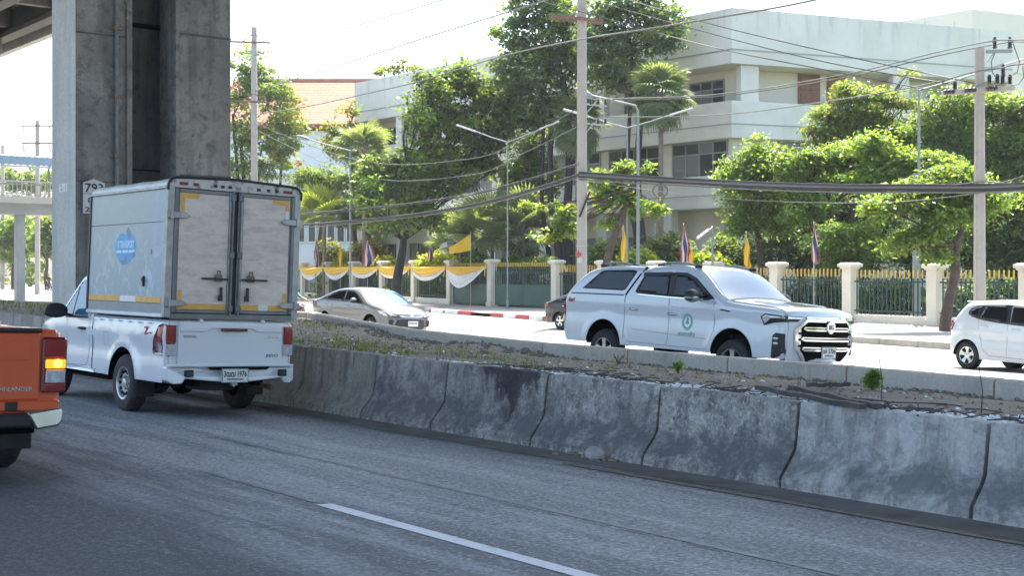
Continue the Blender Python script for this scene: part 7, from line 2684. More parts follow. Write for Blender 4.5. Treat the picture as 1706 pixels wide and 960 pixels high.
# ------------------------------------------------------------------ overhead wires and cable bundles
def wire(pts, r, mat, label, n=26, group='overhead wires'):
    """pts: (px, py, Y) joined by a smooth curve"""
    P = [at(*p) for p in pts]
    out = []
    for i in range(len(P) - 1):
        p0, p1, p2, p3 = P[max(0, i - 1)], P[i], P[i + 1], P[min(len(P) - 1, i + 2)]
        m = max(4, n // (len(P) - 1))
        for k in range(m):
            t = k / m
            out.append(0.5 * ((2 * p1) + (p2 - p0) * t + (2 * p0 - 5 * p1 + 4 * p2 - p3) * t * t + (3 * p1 - p0 - 3 * p2 + p3) * t ** 3))
    out.append(P[-1])
    c = sum(out, Vector()) / len(out)
    mb = MB()
    mb.tube([p - c for p in out], r, 6)
    o = mb.build('overhead_wire', MAT[mat], smooth=60, fix=False)
    o.location = c
    return tag(o, label, 'cable', group)
wire([(386, 104, 98), (423, 92, 92), (560, 52, 78), (735, 0, 66), (905, -60, 54)], 0.032, 'cable_grey', 'upper twisted wire crossing the white sky over the orange roof')
wire([(424, 152, 92), (560, 110, 80), (735, 54, 68), (900, 3, 58), (968, -20, 53.5)], 0.036, 'cable_grey', 'second twisted wire across the sky just above the orange roof ridge')
wire([(424, 190, 92), (497, 180, 84), (610, 156, 74), (703, 134, 66), (830, 95, 58), (963, 66, 50), (1085, 47, 44), (1200, 28, 40), (1300, 11, 36), (1420, -14, 32)], 0.030, 'cable_grey', 'thick pale cable rising from the orange roof past the tall pole to the top right')
wire([(880, -4, 53.5), (1000, 28, 49), (1186, 78, 44), (1380, 117, 40), (1561, 152, 36.5)], 0.016, 'cable_black', 'lowest of three dark wires sloping down over the white building to the right pole')
wire([(975, -3, 53.5), (1186, 56, 46), (1380, 104, 40), (1592, 141, 36.5)], 0.016, 'cable_black', 'middle of three dark wires sloping down over the white building to the right pole')
wire([(1040, -3, 52), (1186, 40, 46), (1400, 91, 40), (1628, 139, 36.5)], 0.016, 'cable_black', 'highest of three dark wires sloping down over the white building to the right pole')
wire([(1008, 164, 53.3), (1186, 158, 47), (1400, 125, 41), (1560, 87, 38), (1654, 68, 36.3), (1720, 66, 35), (2200, 60, 26)], 0.018, 'cable_grey', 'upper of two paired grey wires rising to the top bracket of the right pole')
wire([(1008, 166, 53.3), (1186, 161, 47), (1400, 130, 41), (1560, 93, 38), (1679, 70, 36.3), (1725, 69, 35), (2200, 60, 26)], 0.018, 'cable_grey', 'lower of two paired grey wires rising to the top bracket of the right pole')
wire([(1010, 195, 53.3), (1186, 192, 47), (1350, 173, 42), (1530, 143, 38), (1625, 119, 36.3), (1668, 113, 36), (1725, 104, 35), (2200, 60, 26)], 0.018, 'cable_grey', 'single grey wire along the middle balcony band to the right pole')
wire([(424, 205, 91), (600, 268, 74), (780, 265, 64), (870, 232, 59), (960, 182, 53.5)], 0.018, 'cable_grey', 'sagging wire from the left pole through the big tree to the tall pole')
wire([(424, 215, 91), (600, 293, 74), (780, 292, 64), (870, 256, 59), (960, 212, 53.5)], 0.018, 'cable_grey', 'lower sagging wire from the left pole through the big tree to the tall pole')
def bundle(pts, offs, label):
    for k, (dx, dy, r, m) in enumerate(offs):
        wire([(a + dx, b + dy, Y) for a, b, Y in pts], r, m, label[k] if isinstance(label, (list, tuple)) else label, 40, 'communication cables')
RB = [(965, 291, 53.3), (1060, 297, 50), (1186, 304, 46.5), (1300, 309, 43), (1420, 312, 40), (1530, 312, 38), (1632, 312, 36.3), (1720, 308, 34.5), (1950, 290, 30), (2300, 300, 24)]
bundle(RB, [(0, 0, 0.052, 'cable_grey'), (0, 3.2, 0.05, 'cable_black'), (0, -4.5, 0.022, 'cable_black'), (0, 8.0, 0.03, 'cable_grey'), (0, -1.5, 0.05, 'cable_black')],
       ['thick grey cable in the low bundle from the tall pole to the right pole', 'thick black cable under the grey one in the low bundle to the right pole',
        'thin black cable on top of the low bundle to the right pole', 'grey cable at the bottom of the low bundle to the right pole', 'black cable in the middle of the low bundle to the right pole'])
LB_ = [(965, 291, 53.3), (900, 312, 56), (820, 334, 60), (740, 350, 64), (640, 363, 69), (500, 375, 78), (400, 376, 86)]
bundle(LB_, [(0, 0, 0.065, 'cable_black'), (0, -17, 0.025, 'cable_black'), (0, -20, 0.02, 'cable_grey'), (0, 4, 0.03, 'cable_grey')],
       ['thick black cable sagging left from the tall pole across the office ground floor', 'thin black cable running above the thick sagging cable left of the tall pole',
        'thin grey cable at the top of the cables sagging left of the tall pole', 'grey cable clinging under the thick sagging cable left of the tall pole'])
wire([(965, 300, 53.3), (1200, 330, 46.5), (1450, 338, 40), (1632, 322, 36.3)], 0.010, 'cable_grey', 'thin slack wire hanging below the low cable bundle')
wire([(1500, 318, 38.5), (1632, 303, 36.3), (1720, 287, 34.5), (2200, 60, 26)], 0.018, 'cable_grey', 'short grey wire rising right just above the bundle at the right pole')
# loose coil hanging under the bundle
mb = MB()
c0 = at(1100, 318, 49)
mb.tube([c0 + Vector((0.28 * math.cos(t), 0.02 * math.sin(3 * t), 0.24 * math.sin(t))) for t in [k * 0.35 for k in range(40)]], 0.018, 6)
o = mb.build('cable_coil', MAT['cable_black'], smooth=60, fix=False)
tag(o, 'loose coil of black cable hanging from the bundle above the white pickup cab', 'cable')

# ------------------------------------------------------------------ things lying on the median
def soil_pt(px, py, dz=0.0):
    Y = 14.0
    for _ in range(30):
        p = at(px, py, Y)
        z = soil_z(p.dot(DIR), p.dot(NRM)) + dz
        Y += (p.z - z) * (F_PX / (py - 450)) * 0.7
        Y = max(6, min(80, Y))
    return at(px, py, Y)
PL = [((1262, 646), (1437, 679), 'long dark timber board lying across the median soil, the longest of three', 0.06),
      ((1318, 646), (1462, 678), 'weathered timber board on the median soil lying behind the longest one', 0.07),
      ((1345, 642), (1415, 641), 'short pale wood scrap leaning at the kerb near the timber boards', 0.05)]
for (a, b, lab, w) in PL:
    pa, pb = soil_pt(a[0], a[1], 0.05), soil_pt(b[0], b[1], 0.05)
    c = (pa + pb) / 2
    d = pb - pa
    L = d.length
    mb = MB()
    n = 8
    rr = random.Random(int(w * 1000))
    vs, fs = [], []
    for i in range(n + 1):
        x = -L / 2 + L * i / n
        j = 0.012 * math.sin(i * 1.9)
        for y, z in ((-w / 2, -0.02), (w / 2, -0.02), (w / 2, 0.022), (-w / 2, 0.022)):
            vs.append((x, y + j, z + j * 0.5))
    for i in range(n):
        for k in range(4):
            fs.append((i * 4 + k, i * 4 + (k + 1) % 4, (i + 1) * 4 + (k + 1) % 4, (i + 1) * 4 + k))
    fs += [(0, 1, 2, 3), tuple(reversed(range(n * 4, n * 4 + 4)))]
    mb.add(vs, fs)
    o = mb.build('timber_board', MAT['timber'])
    o.location = c
    o.rotation_euler = d.to_track_quat('X', 'Z').to_euler()
    tag(o, lab, 'board', 'timber boards on the median')
def rock(c, r, mat, seed, name, label, cat):
    rr = random.Random(seed)
    bm = bmesh.new()
    bmesh.ops.create_icosphere(bm, subdivisions=3, radius=1)
    for v in bm.verts:
        p = v.co
        k = 1 + 0.22 * vnoise(p.x * 2 + seed, p.y * 2 + p.z, seed) + 0.10 * vnoise(p.x * 6, p.z * 6 + p.y * 5, seed + 2)
        v.co = Vector((p.x * r[0] * k, p.y * r[1] * k, max(-r[2] * 0.3, p.z * r[2] * k)))
    me = bpy.data.meshes.new(name)
    bm.to_mesh(me)
    bm.free()
    me.shade_smooth()
    me.materials.append(mat)
    o = bpy.data.objects.new(name, me)
    COL.objects.link(o)
    o.location = c
    o.rotation_euler = (0, 0, rr.random() * 6)
    return tag(o, label, cat)
lump = SQ(9.75, 8.93, near_z(8.93) + 0.04)
rock(lump, (0.16, 0.12, 0.10), MAT['stone'], 5, 'rubble_lump', 'lump of pale rubble at the foot of the barrier', 'stone')
mb = MB()
for k in range(26):
    a = random.Random(k)
    p = SQ(9.75 + a.uniform(-0.35, 0.5), 8.86 + a.uniform(-0.1, 0.12), 0)
    mb.ball((p.x, p.y, near_z(8.9) + 0.01), (a.uniform(.015, .05), a.uniform(.015, .04), a.uniform(.01, .025)), 6, 4)
tag(mb.build('rubble_crumbs', MAT['clods']), kind='stuff')
for (px, py, r, lab) in ((808, 589, 0.09, 'dark flat stone on the grassy median behind the stained barrier blocks'), (686, 588, 0.06, 'small pale stone in the median grass right of the box truck')):
    p = soil_pt(px, py)
    rock(p, (r * 1.5, r, r * 0.6), MAT['stone'] if 'pale' in lab else MAT['clods'], px, 'stone', lab, 'stone')

# litter and chips along the back of the barrier, clods on the soil
def scatter(name, mat, n, s0, s1, qf, size, flat, seed, zup=0.3):
    rr = random.Random(seed)
    mb = MB()
    for _ in range(n):
        s = rr.uniform(s0, s1)
        q = qf(rr, s)
        if q is None:
            continue
        z = soil_z(s, q)
        c = SQ(s, q, z + size * flat * zup)
        r = size * (0.35 + rr.random() ** 2 * 1.2)
        rot = Euler((rr.uniform(-.5, .5), rr.uniform(-.5, .5), rr.uniform(0, 6.3))).to_matrix()
        sc = Vector((r * rr.uniform(.6, 1.6), r * rr.uniform(.5, 1.0), r * flat))
        vs = []
        for x, y, zz in ((-1, -.6, -1), (.8, -1, -1), (1, .7, -1), (-.7, 1, -1), (-.6, -.3, 1), (.5, -.6, 1), (.6, .4, .9), (-.4, .5, 1.1)):
            vs.append(rot @ Vector((x * sc.x, y * sc.y, zz * sc.z)) + c)
        mb.add(vs, [(3, 2, 1, 0), (4, 5, 6, 7), (0, 1, 5, 4), (1, 2, 6, 5), (2, 3, 7, 6), (3, 0, 4, 7)])
    return tag(mb.build(name, mat, fix=False), kind='stuff')
scatter('litter_chips', MAT['chips'], 2600, 4.0, 13.2, lambda r, s: 9.41 + abs(r.gauss(0, 0.26 if 5 < s < 9.5 else 0.12)), 0.028, 0.35, 1)
scatter('litter_chips', MAT['chips'], 260, 4.0, 22, lambda r, s: 9.45 + r.random() ** 2 * 3.2, 0.022, 0.4, 2)
scatter('soil_clods', MAT['clods'], 1800, 3.0, 30, lambda r, s: 9.42 + r.random() * (kerb_q(s) - 9.6), 0.022, 0.6, 3)
scatter('soil_clods', MAT['clods'], 420, 15, 30, lambda r, s: kerb_q(s) - 0.1 - abs(r.gauss(0, 0.25)), 0.05, 0.7, 4)
scatter('soil_clods', MAT['clods'], 500, 3, 15, lambda r, s: kerb_q(s) - 0.05 - abs(r.gauss(0, 0.10)), 0.03, 0.7, 6)
rr = random.Random(9)
mb = MB()
for _ in range(220):
    s = rr.uniform(3.5, 12.5)
    q = 9.45 + abs(rr.gauss(0, 0.35))
    c = SQ(s, q, soil_z(s, q) + 0.015)
    a = rr.uniform(0, 6.3)
    L = rr.uniform(0.05, 0.28)
    d = Vector((math.cos(a) * L, math.sin(a) * L, rr.uniform(-.01, .04)))
    mb.tube([c - d, c + Vector((0, 0, rr.uniform(0, .02))), c + d], 0.006, 4)
tag(mb.build('dry_twigs', MAT['timber'], fix=False), kind='stuff')

# ------------------------------------------------------------------ foliage materials
def leaf_mat(name, c1, c2, trans=0.35, rough=0.45, gloss=0.35):
    t = NT(name)
    at_ = t.n.new('ShaderNodeAttribute')
    at_.attribute_name = 'tint'
    c = t.mix(at_.outputs['Fac'], c1, c2)
    t.set('Base Color', c)
    t.set('Roughness', rough)
    t.set('Specular IOR Level', gloss)
    tr = t.n.new('ShaderNodeBsdfTranslucent')
    tc = t.mix(at_.outputs['Fac'], (min(.6, c1[0] * 2.4 + .05), min(.75, c1[1] * 2.2 + .05), c1[2] * 1.0), (min(.65, c2[0] * 2.3 + .06), min(.8, c2[1] * 2.1 + .06), c2[2] * 0.9))
    t.l.new(tc, tr.inputs['Color'])
    mx = t.n.new('ShaderNodeMixShader')
    mx.inputs[0].default_value = trans
    t.l.new(t.b.outputs[0], mx.inputs[1])
    t.l.new(tr.outputs[0], mx.inputs[2])
    t.l.new(mx.outputs[0], t.out.inputs['Surface'])
    return t.mat
LEAF = {
    'lime': leaf_mat('leaf_lime', (0.085, 0.17, 0.05), (0.17, 0.265, 0.07), 0.5),
    'mid': leaf_mat('leaf_mid', (0.08, 0.14, 0.04), (0.155, 0.22, 0.06), 0.5),
    'dark': leaf_mat('leaf_dark', (0.06, 0.105, 0.05), (0.105, 0.16, 0.065), 0.46),
    'deep': leaf_mat('leaf_shaded', (0.03, 0.065, 0.042), (0.06, 0.11, 0.055), 0.32),  # darker leaf copy, understory shade put into its colour
    'blue': leaf_mat('leaf_bluish', (0.065, 0.12, 0.08), (0.125, 0.185, 0.115), 0.45),
    'olive': leaf_mat('leaf_olive', (0.11, 0.125, 0.03), (0.19, 0.19, 0.05), 0.5),
    'rust': leaf_mat('leaf_rust', (0.14, 0.075, 0.03), (0.16, 0.13, 0.05), 0.42),
    'yellow': leaf_mat('leaf_yellow', (0.34, 0.30, 0.02), (0.48, 0.42, 0.03), 0.40),
    'palm': leaf_mat('leaf_palm', (0.10, 0.15, 0.09), (0.19, 0.24, 0.14), 0.4),
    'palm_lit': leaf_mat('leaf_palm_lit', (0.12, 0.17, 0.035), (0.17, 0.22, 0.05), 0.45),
    'grass': leaf_mat('leaf_grass', (0.06, 0.10, 0.025), (0.15, 0.17, 0.06), 0.35),
    'dry': leaf_mat('leaf_dry', (0.20, 0.16, 0.09), (0.30, 0.25, 0.15), 0.3),
}

def leaf_cloud(name, blobs, n, size, mat, parent, seed, clump=0.45, per=36, droop=0.25, shell=0.55, aspect=0.55, kind='stuff'):
    """blobs: list of (center, (rx, ry, rz)); leaves gathered in clumps that fill the blobs unevenly"""
    g = np.random.default_rng(seed)
    vol = np.array([b[1][0] * b[1][1] * b[1][2] for b in blobs]) ** 0.67
    ncl = max(3, n // per)
    which = g.choice(len(blobs), ncl, p=vol / vol.sum())
    C = np.array([b[0] for b in blobs])[which]
    Rr = np.array([b[1] for b in blobs])[which]
    d = g.normal(size=(ncl, 3))
    d /= np.linalg.norm(d, axis=1)[:, None]
    rad = (shell + (1 - shell) * g.random(ncl)) * (0.72 + 0.5 * g.random(ncl) ** 1.5)
    deep = g.random(ncl) < 0.18
    rad[deep] *= g.random(deep.sum()) ** 0.5
    cc = C + d * Rr * rad[:, None]
    cl_tint = g.random(ncl)
    idx = np.repeat(np.arange(ncl), per)
    m = len(idx)
    # every clump is a flat pad of leaves, thinner below
    cr = clump * (0.45 + 1.3 * g.random(ncl) ** 1.4)
    u = g.normal(size=(m, 3))
    u /= np.linalg.norm(u, axis=1)[:, None]
    u[:, 2] = np.where(g.random(m) < 0.7, np.abs(u[:, 2]), u[:, 2])
    off = u * (cr[idx] * (0.25 + 0.75 * g.random(m) ** 0.5))[:, None] * np.array([1, 1, 0.5])
    p = cc[idx] + off
    p[:, 2] -= droop * (np.abs(off[:, 0]) + np.abs(off[:, 1])) * 0.5
    # orientation: blades lie roughly flat, tilted outward
    a = g.random(m) * 2 * np.pi
    el = g.normal(size=m) * 0.55 - 0.15
    ax = np.stack([np.cos(a) * np.cos(el), np.sin(a) * np.cos(el), np.sin(el)], 1)
    up = np.stack([g.normal(size=m) * 0.5, g.normal(size=m) * 0.5, np.ones(m)], 1)
    sd = np.cross(ax, up)
    sd /= np.linalg.norm(sd, axis=1)[:, None]
    nn = np.cross(sd, ax)
    L = size * (0.6 + 0.8 * g.random(m))
    W = L * aspect
    v0 = p
    v1 = p + ax * (L * 0.5)[:, None] + sd * (W * 0.5)[:, None] + nn * (L * 0.06)[:, None]
    v2 = p + ax * L[:, None] - nn * (L * 0.10)[:, None]
    v3 = p + ax * (L * 0.5)[:, None] - sd * (W * 0.5)[:, None] + nn * (L * 0.06)[:, None]
    V = np.stack([v0, v1, v2, v3], 1).reshape(-1, 3).astype(np.float32)
    me = bpy.data.meshes.new(name)
    me.vertices.add(4 * m)
    me.vertices.foreach_set('co', V.ravel())
    me.loops.add(4 * m)
    me.loops.foreach_set('vertex_index', np.arange(4 * m, dtype=np.int32))
    me.polygons.add(m)
    me.polygons.foreach_set('loop_start', np.arange(0, 4 * m, 4, dtype=np.int32))
    me.polygons.foreach_set('loop_total', np.full(m, 4, dtype=np.int32))
    me.update(calc_edges=True)
    at_ = me.attributes.new('tint', 'FLOAT', 'FACE')
    at_.data.foreach_set('value', np.clip(cl_tint[idx] * 0.7 + g.random(m) * 0.3, 0, 1).astype(np.float32))
    me.materials.append(mat)
    o = bpy.data.objects.new(name, me)
    COL.objects.link(o)
    if parent is not None:
        o.parent = parent
    if kind:
        o['kind'] = kind
    return o

def branchy(mb, p0, p1, r0, r1, seed, bend=0.12, n=6, side=7):
    rr = random.Random(seed)
    p0, p1 = Vector(p0), Vector(p1)
    L = (p1 - p0).length
    pts, rs = [], []
    ph, ph2 = rr.uniform(0, 6), rr.uniform(0, 6)
    for i in range(n + 1):
        t = i / n
        w = math.sin(math.pi * t) * bend * L
        pts.append(p0 + (p1 - p0) * t + Vector((math.sin(ph + t * 4) * w * .5, math.cos(ph2 + t * 3) * w * .5, 0)))
        rs.append(r0 + (r1 - r0) * t)
    mb.tube(pts, rs, side)
    return pts

TREE_N = [0]
def tree(name, label, base, trunk_top, r0, blobs_px, leaf, n, size, bark='bark', group='trees along the far side', seed=None, clump=0.45, per=36, trunks=None, cat='tree', limbs=True, shell=0.5, extra=None, aspect=0.55):
    """base: ground point; blobs_px: (px, py, rx_px, ry_px, Y[, depth m]) as seen, converted to metres"""
    TREE_N[0] += 1
    sd = seed if seed is not None else TREE_N[0] * 17
    base = Vector(base)
    g = thing(name, label, cat, base, 0, group)
    blobs = []
    for b in blobs_px:
        px, py, rx, ry, Y = b[:5]
        c = at(px, py, Y) - base
        rx, ry = rx / F_PX * Y, ry / F_PX * Y
        rd = b[5] if len(b) > 5 else (rx + ry) / 2
        blobs.append((tuple(c), (rx, rd, ry)))
    core = list(blobs)
    rs = random.Random(sd + 3)
    if limbs and size < 0.45:
        for c, rad in core:                       # side sprays break the outline up
            for k in range(3):
                d = Vector((rs.gauss(0, 1), rs.gauss(0, 1), rs.gauss(0.15, 0.8))).normalized()
                f, sc = rs.uniform(0.95, 1.3), rs.uniform(0.22, 0.42)
                blobs.append(((c[0] + d.x * rad[0] * f, c[1] + d.y * rad[1] * f, c[2] + d.z * rad[2] * f), (rad[0] * sc, rad[1] * sc, rad[2] * sc * 0.8)))
    mb = MB()
    tops = trunks or [(trunk_top, r0)]
    ends = []
    for k, (tt, r) in enumerate(tops):
        if isinstance(tt[0], tuple):
            b0, t1 = Vector(tt[0]) - base, Vector(tt[1]) - base
        else:
            b0, t1 = Vector((0, 0, -0.1)), Vector(tt) - base
        branchy(mb, b0, t1, r, r * 0.6, sd + k, 0.06, 8, 9)
        ends.append((t1, r * 0.6))
    tr = mb.build('trunk', MAT[bark], g, smooth=50, fix=False)
    if limbs:
        mb = MB()
        rr = random.Random(sd)
        for c, rad in core:
            e, r = min(ends, key=lambda q: (q[0] - Vector(c)).length)
            pts = branchy(mb, e - Vector((0, 0, 0.2)), Vector(c), r * (0.8 if len(core) < 6 else 0.42), r * 0.18, sd + int(c[0] * 10), 0.15, 6, 6)
            for k in range(4):
                a = pts[rr.randrange(2, len(pts))]
                d = Vector((rr.gauss(0, 1), rr.gauss(0, 1), rr.gauss(0.3, 1)))
                d.normalize()
                q = Vector(c) + Vector((d.x * rad[0], d.y * rad[1], d.z * rad[2])) * rr.uniform(.55, .9)
                branchy(mb, a, q, r * 0.3, r * 0.07, sd + k, 0.15, 4, 5)
        mb.build('limbs', MAT[bark], g, smooth=50, fix=False)
    lf = leaf if isinstance(leaf, (list, tuple)) else [(leaf, 1.0)]
    for k, (ln, f) in enumerate(lf):
        leaf_cloud('crown', blobs, int(n * f * 0.8), size, LEAF[ln], g, sd + 5 * k, clump * 1.7, per, shell=shell, aspect=aspect)
    return g

# ------------------------------------------------------------------ palms with fan leaves
def fan_mesh(R_, spread, nseg, droop, seed, stalk):
    rr = random.Random(seed)
    mb = MB()
    mb.tube([(0, 0, 0), (stalk * 0.5, 0, 0.03), (stalk, 0, 0)], [0.022, 0.016, 0.012], 5)
    nst = len(mb.f)
    for k in range(nseg):
        a = -spread / 2 + spread * k / (nseg - 1)
        L = R_ * (0.72 + 0.28 * math.cos(a * 0.75)) * rr.uniform(.92, 1.05)
        w = R_ * spread / nseg * 0.62
        d = Vector((math.cos(a), math.sin(a), 0))
        s = Vector((-math.sin(a), math.cos(a), 0))
        p0 = Vector((stalk, 0, 0))
        p1 = p0 + d * L * 0.45 + Vector((0, 0, 0.05 * L))
        p2 = p0 + d * L * 0.78 + Vector((0, 0, -droop * 0.25 * L))
        p3 = p0 + d * L * (1.0 - 0.15 * droop) + Vector((0, 0, -droop * rr.uniform(.6, 1.0) * L))
        mb.add([p0, p1 + s * w * 0.5, p2 + s * w * 0.34, p3, p2 - s * w * 0.34, p1 - s * w * 0.5, p1 + Vector((0, 0, -0.02))],
               [(0, 6, 1), (0, 5, 6), (1, 6, 2), (6, 4, 2), (6, 5, 4), (2, 4, 3)], 1)
    return mb
FAN = {}
def fan(kind, R_, spread, nseg, droop, seed, stalk, leaf):
    me = fan_mesh(R_, spread, nseg, droop, seed, stalk).mesh('frond', [MAT['palm_bark'], LEAF[leaf]], None, False)
    a = me.attributes.new('tint', 'FLOAT', 'FACE')
    a.data.foreach_set('value', np.random.default_rng(seed).random(len(me.polygons)).astype(np.float32))
    FAN[kind] = me
fan('tall', 1.05, R(230), 26, 0.35, 1, 0.85, 'palm')
fan('low', 1.15, R(200), 24, 0.18, 2, 1.0, 'palm')
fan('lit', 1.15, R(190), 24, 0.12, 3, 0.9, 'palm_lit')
def fan_palm(label, base, h, kind, n, scale, seed, bark_r=0.16, spread=(-0.5, 1.2), lean=(0, 0), skirt=True):
    rr = random.Random(seed)
    g = thing('fan_palm', label, 'palm', base, 0, 'fan palms in the garden')
    top = Vector((lean[0], lean[1], h))
    mb = MB()
    pts = [Vector((0, 0, -0.1)) + (top - Vector((0, 0, -0.1))) * (i / 10) for i in range(11)]
    mb.tube(pts, [bark_r * (1.15 if i == 0 else 1.0 - 0.25 * i / 10) for i in range(11)], 10)
    tr = mb.build('trunk', MAT['palm_bark'], g, smooth=50)
    mb = MB()
    for i in range(int(h / 0.22)):
        z = 0.2 + i * 0.22
        if z < h:
            f = z / h
            mb.lathe([(bark_r * (1.0 - 0.25 * f) + 0.004, -0.02), (bark_r * (1.0 - 0.25 * f) + 0.018, 0.0), (bark_r * (1.0 - 0.25 * f) + 0.004, 0.02)], 10, 'z', (lean[0] * f, lean[1] * f, z))
    if mb.f:
        mb.build('trunk_rings', MAT['palm_bark'], tr)
    for k in range(n):
        az = k * 2.399 + rr.uniform(-.2, .2)
        f = k / max(1, n - 1)
        el = spread[1] + (spread[0] - spread[1]) * f + rr.uniform(-.12, .12)
        o = bpy.data.objects.new('frond', FAN[kind])
        COL.objects.link(o)
        o.parent = g
        o.location = top + Vector((0, 0, -0.25 * f))
        o.rotation_euler = Euler((rr.uniform(-.4, .4), -el, az), 'XYZ')
        s = scale * rr.uniform(.85, 1.12)
        o.scale = (s, s, s)
    return g

def gp(px, Y, z=0.12):
    p = at(px, 450, Y)
    return (p.x, p.y, z)

# ------------------------------------------------------------------ the trees, left to right
tree('tree', 'bushy green tree at the far left edge under the footbridge', gp(22, 150, 0), at(22, 430, 150), 0.25,
     [(5, 395, 28, 32, 150), (30, 385, 22, 30, 150), (38, 415, 20, 20, 150), (15, 425, 18, 12, 150)], [('mid', .7), ('lime', .3)], 5200, 0.5, clump=0.6)
tree('tree', 'bushy green tree under the footbridge beside the pillar edge', gp(78, 146, 0), at(78, 430, 146), 0.25,
     [(74, 385, 20, 28, 146), (85, 405, 18, 28, 146), (98, 385, 18, 28, 146), (66, 410, 14, 16, 146)], [('mid', .6), ('dark', .4)], 5200, 0.5, clump=0.6)
tree('tree', 'dark green tree filling the gap above the footbridge railing', gp(50, 175, 0), at(45, 380, 175), 0.3,
     [(15, 300, 30, 22, 175), (55, 302, 30, 22, 175), (90, 300, 28, 22, 175), (35, 375, 40, 20, 175)], [('dark', .5), ('mid', .5)], 5200, 0.6, clump=0.7)
T1 = at(425, 450, 100)
tree('tree', 'tall thin crowned tree behind the left utility pole', (T1.x - 0.8, 100, 0), None, 0.2,
     [(420, 118, 40, 34, 100), (400, 165, 30, 40, 100), (455, 160, 42, 38, 100), (478, 205, 26, 30, 100), (410, 225, 34, 30, 100), (455, 240, 38, 28, 100), (395, 275, 30, 26, 100), (440, 285, 46, 24, 100)],
     [('mid', .45), ('blue', .35), ('olive', .2)], 13500, 0.30, 'bark_dark', clump=0.42, shell=0.35,
     trunks=[((gp(402, 100, 0), tuple(at(400, 225, 100))), 0.22), ((gp(414, 100, 0), tuple(at(420, 200, 100))), 0.18), ((gp(394, 100, 0), tuple(at(388, 190, 100))), 0.16)])
tree('tree', 'pale rust tinged tree right of the left utility pole before the orange roof', gp(470, 104, 0), at(470, 260, 104), 0.16,
     [(480, 175, 18, 30, 104), (474, 215, 24, 26, 104), (462, 265, 30, 24, 104)], [('rust', .25), ('olive', .45), ('mid', .3)], 3800, 0.30, clump=0.4, shell=0.3)
tree('tree', 'pointed pale green tree before the orange roof hall', gp(588, 98, 0), at(588, 260, 98), 0.2,
     [(586, 195, 16, 20, 98), (575, 225, 28, 18, 98), (600, 235, 32, 24, 98), (560, 245, 22, 16, 98), (588, 265, 44, 18, 98), (552, 222, 10, 14, 98)],
     [('olive', .5), ('mid', .5)], 6200, 0.28, clump=0.4)
tree('tree', 'wispy tree tops showing above the white parapet', gp(660, 116, 0), at(660, 150, 116), 0.15,
     [(665, 108, 10, 24, 116), (640, 125, 16, 14, 116), (690, 118, 10, 12, 116), (628, 118, 8, 8, 116)], [('olive', .6), ('mid', .4)], 1100, 0.32, clump=0.4, shell=0.2)
tree('tree', 'rounded bushy tree with sunlit top behind the box truck right edge', gp(535, 104, 0), at(535, 330, 104), 0.25,
     [(520, 300, 34, 18, 104), (555, 300, 34, 20, 104), (585, 320, 30, 22, 104), (540, 335, 44, 24, 104), (512, 335, 20, 24, 104)], [('mid', .4), ('lime', .2), ('dark', .4)], 9500, 0.30, clump=0.5)
tree('tree', 'broad dark tree between the arm lamp and the office end', gp(610, 96, 0), at(610, 330, 96), 0.25,
     [(600, 305, 34, 24, 96), (625, 340, 30, 30, 96), (590, 360, 40, 26, 96), (640, 300, 24, 26, 96)], [('dark', .6), ('mid', .4)], 8000, 0.28, clump=0.5)
B3 = gp(660, 76, PAVE_Z)
tree('tree', 'big spreading tree with a dark trunk on the pavement behind the silver sedan', B3, at(672, 395, 76), 0.34,
     [(770, 135, 56, 30, 77), (725, 160, 46, 30, 76), (815, 160, 48, 34, 77), (845, 195, 26, 34, 77), (700, 195, 34, 26, 75), (760, 205, 66, 40, 77), (815, 225, 44, 34, 77),
      (715, 255, 56, 38, 76), (665, 285, 44, 34, 74), (735, 300, 48, 30, 76), (640, 325, 36, 26, 73), (690, 345, 40, 28, 75), (615, 345, 26, 18, 72), (650, 378, 40, 14, 73), (715, 368, 26, 18, 76), (790, 265, 40, 26, 78), (820, 285, 28, 18, 78)],
     [('mid', .42), ('deep', .36), ('lime', .22)], 32000, 0.30, 'bark_dark', clump=0.48, shell=0.45, seed=33)
# tall trees behind the fence around the tall pole
tree('tree', 'tallest dark tree with bluish crown reaching the photo top left of the tall pole', gp(925, 75), None, 0.3,
     [(880, 20, 52, 36, 75), (930, 40, 50, 44, 75), (865, 70, 40, 28, 75), (905, 100, 52, 36, 75), (870, 140, 40, 34, 75), (920, 165, 44, 32, 75), (885, 195, 40, 26, 75), (950, 110, 40, 60, 76), (845, 110, 26, 24, 75), (905, -20, 50, 30, 75)],
     [('blue', .45), ('deep', .25), ('mid', .3)], 17000, 0.30, 'bark_dark', clump=0.5, shell=0.45,
     trunks=[((gp(936, 75), tuple(at(918, 190, 75))), 0.24), ((gp(948, 75.4), tuple(at(937, 120, 75))), 0.30), ((gp(925, 75.8), tuple(at(902, 150, 75))), 0.16)])
tree('tree', 'tall dark tree right of the tall pole hanging over the white building corner', gp(1072, 73), None, 0.3,
     [(1035, 20, 50, 34, 73), (1085, 15, 46, 34, 73), (1115, 45, 28, 34, 73), (1060, 65, 52, 38, 73), (1015, 85, 36, 46, 73), (1010, 130, 32, 26, 73), (1045, 125, 40, 30, 73), (1100, 75, 30, 20, 73), (1000, 40, 30, 50, 73), (1060, -25, 56, 26, 73)],
     [('blue', .45), ('dark', .35), ('mid', .2)], 16000, 0.28, 'bark_dark', clump=0.5, shell=0.45,
     trunks=[((gp(1076, 73), tuple(at(1070, 120, 73))), 0.26), ((gp(1070, 73.4), tuple(at(1052, 70, 73))), 0.16)])
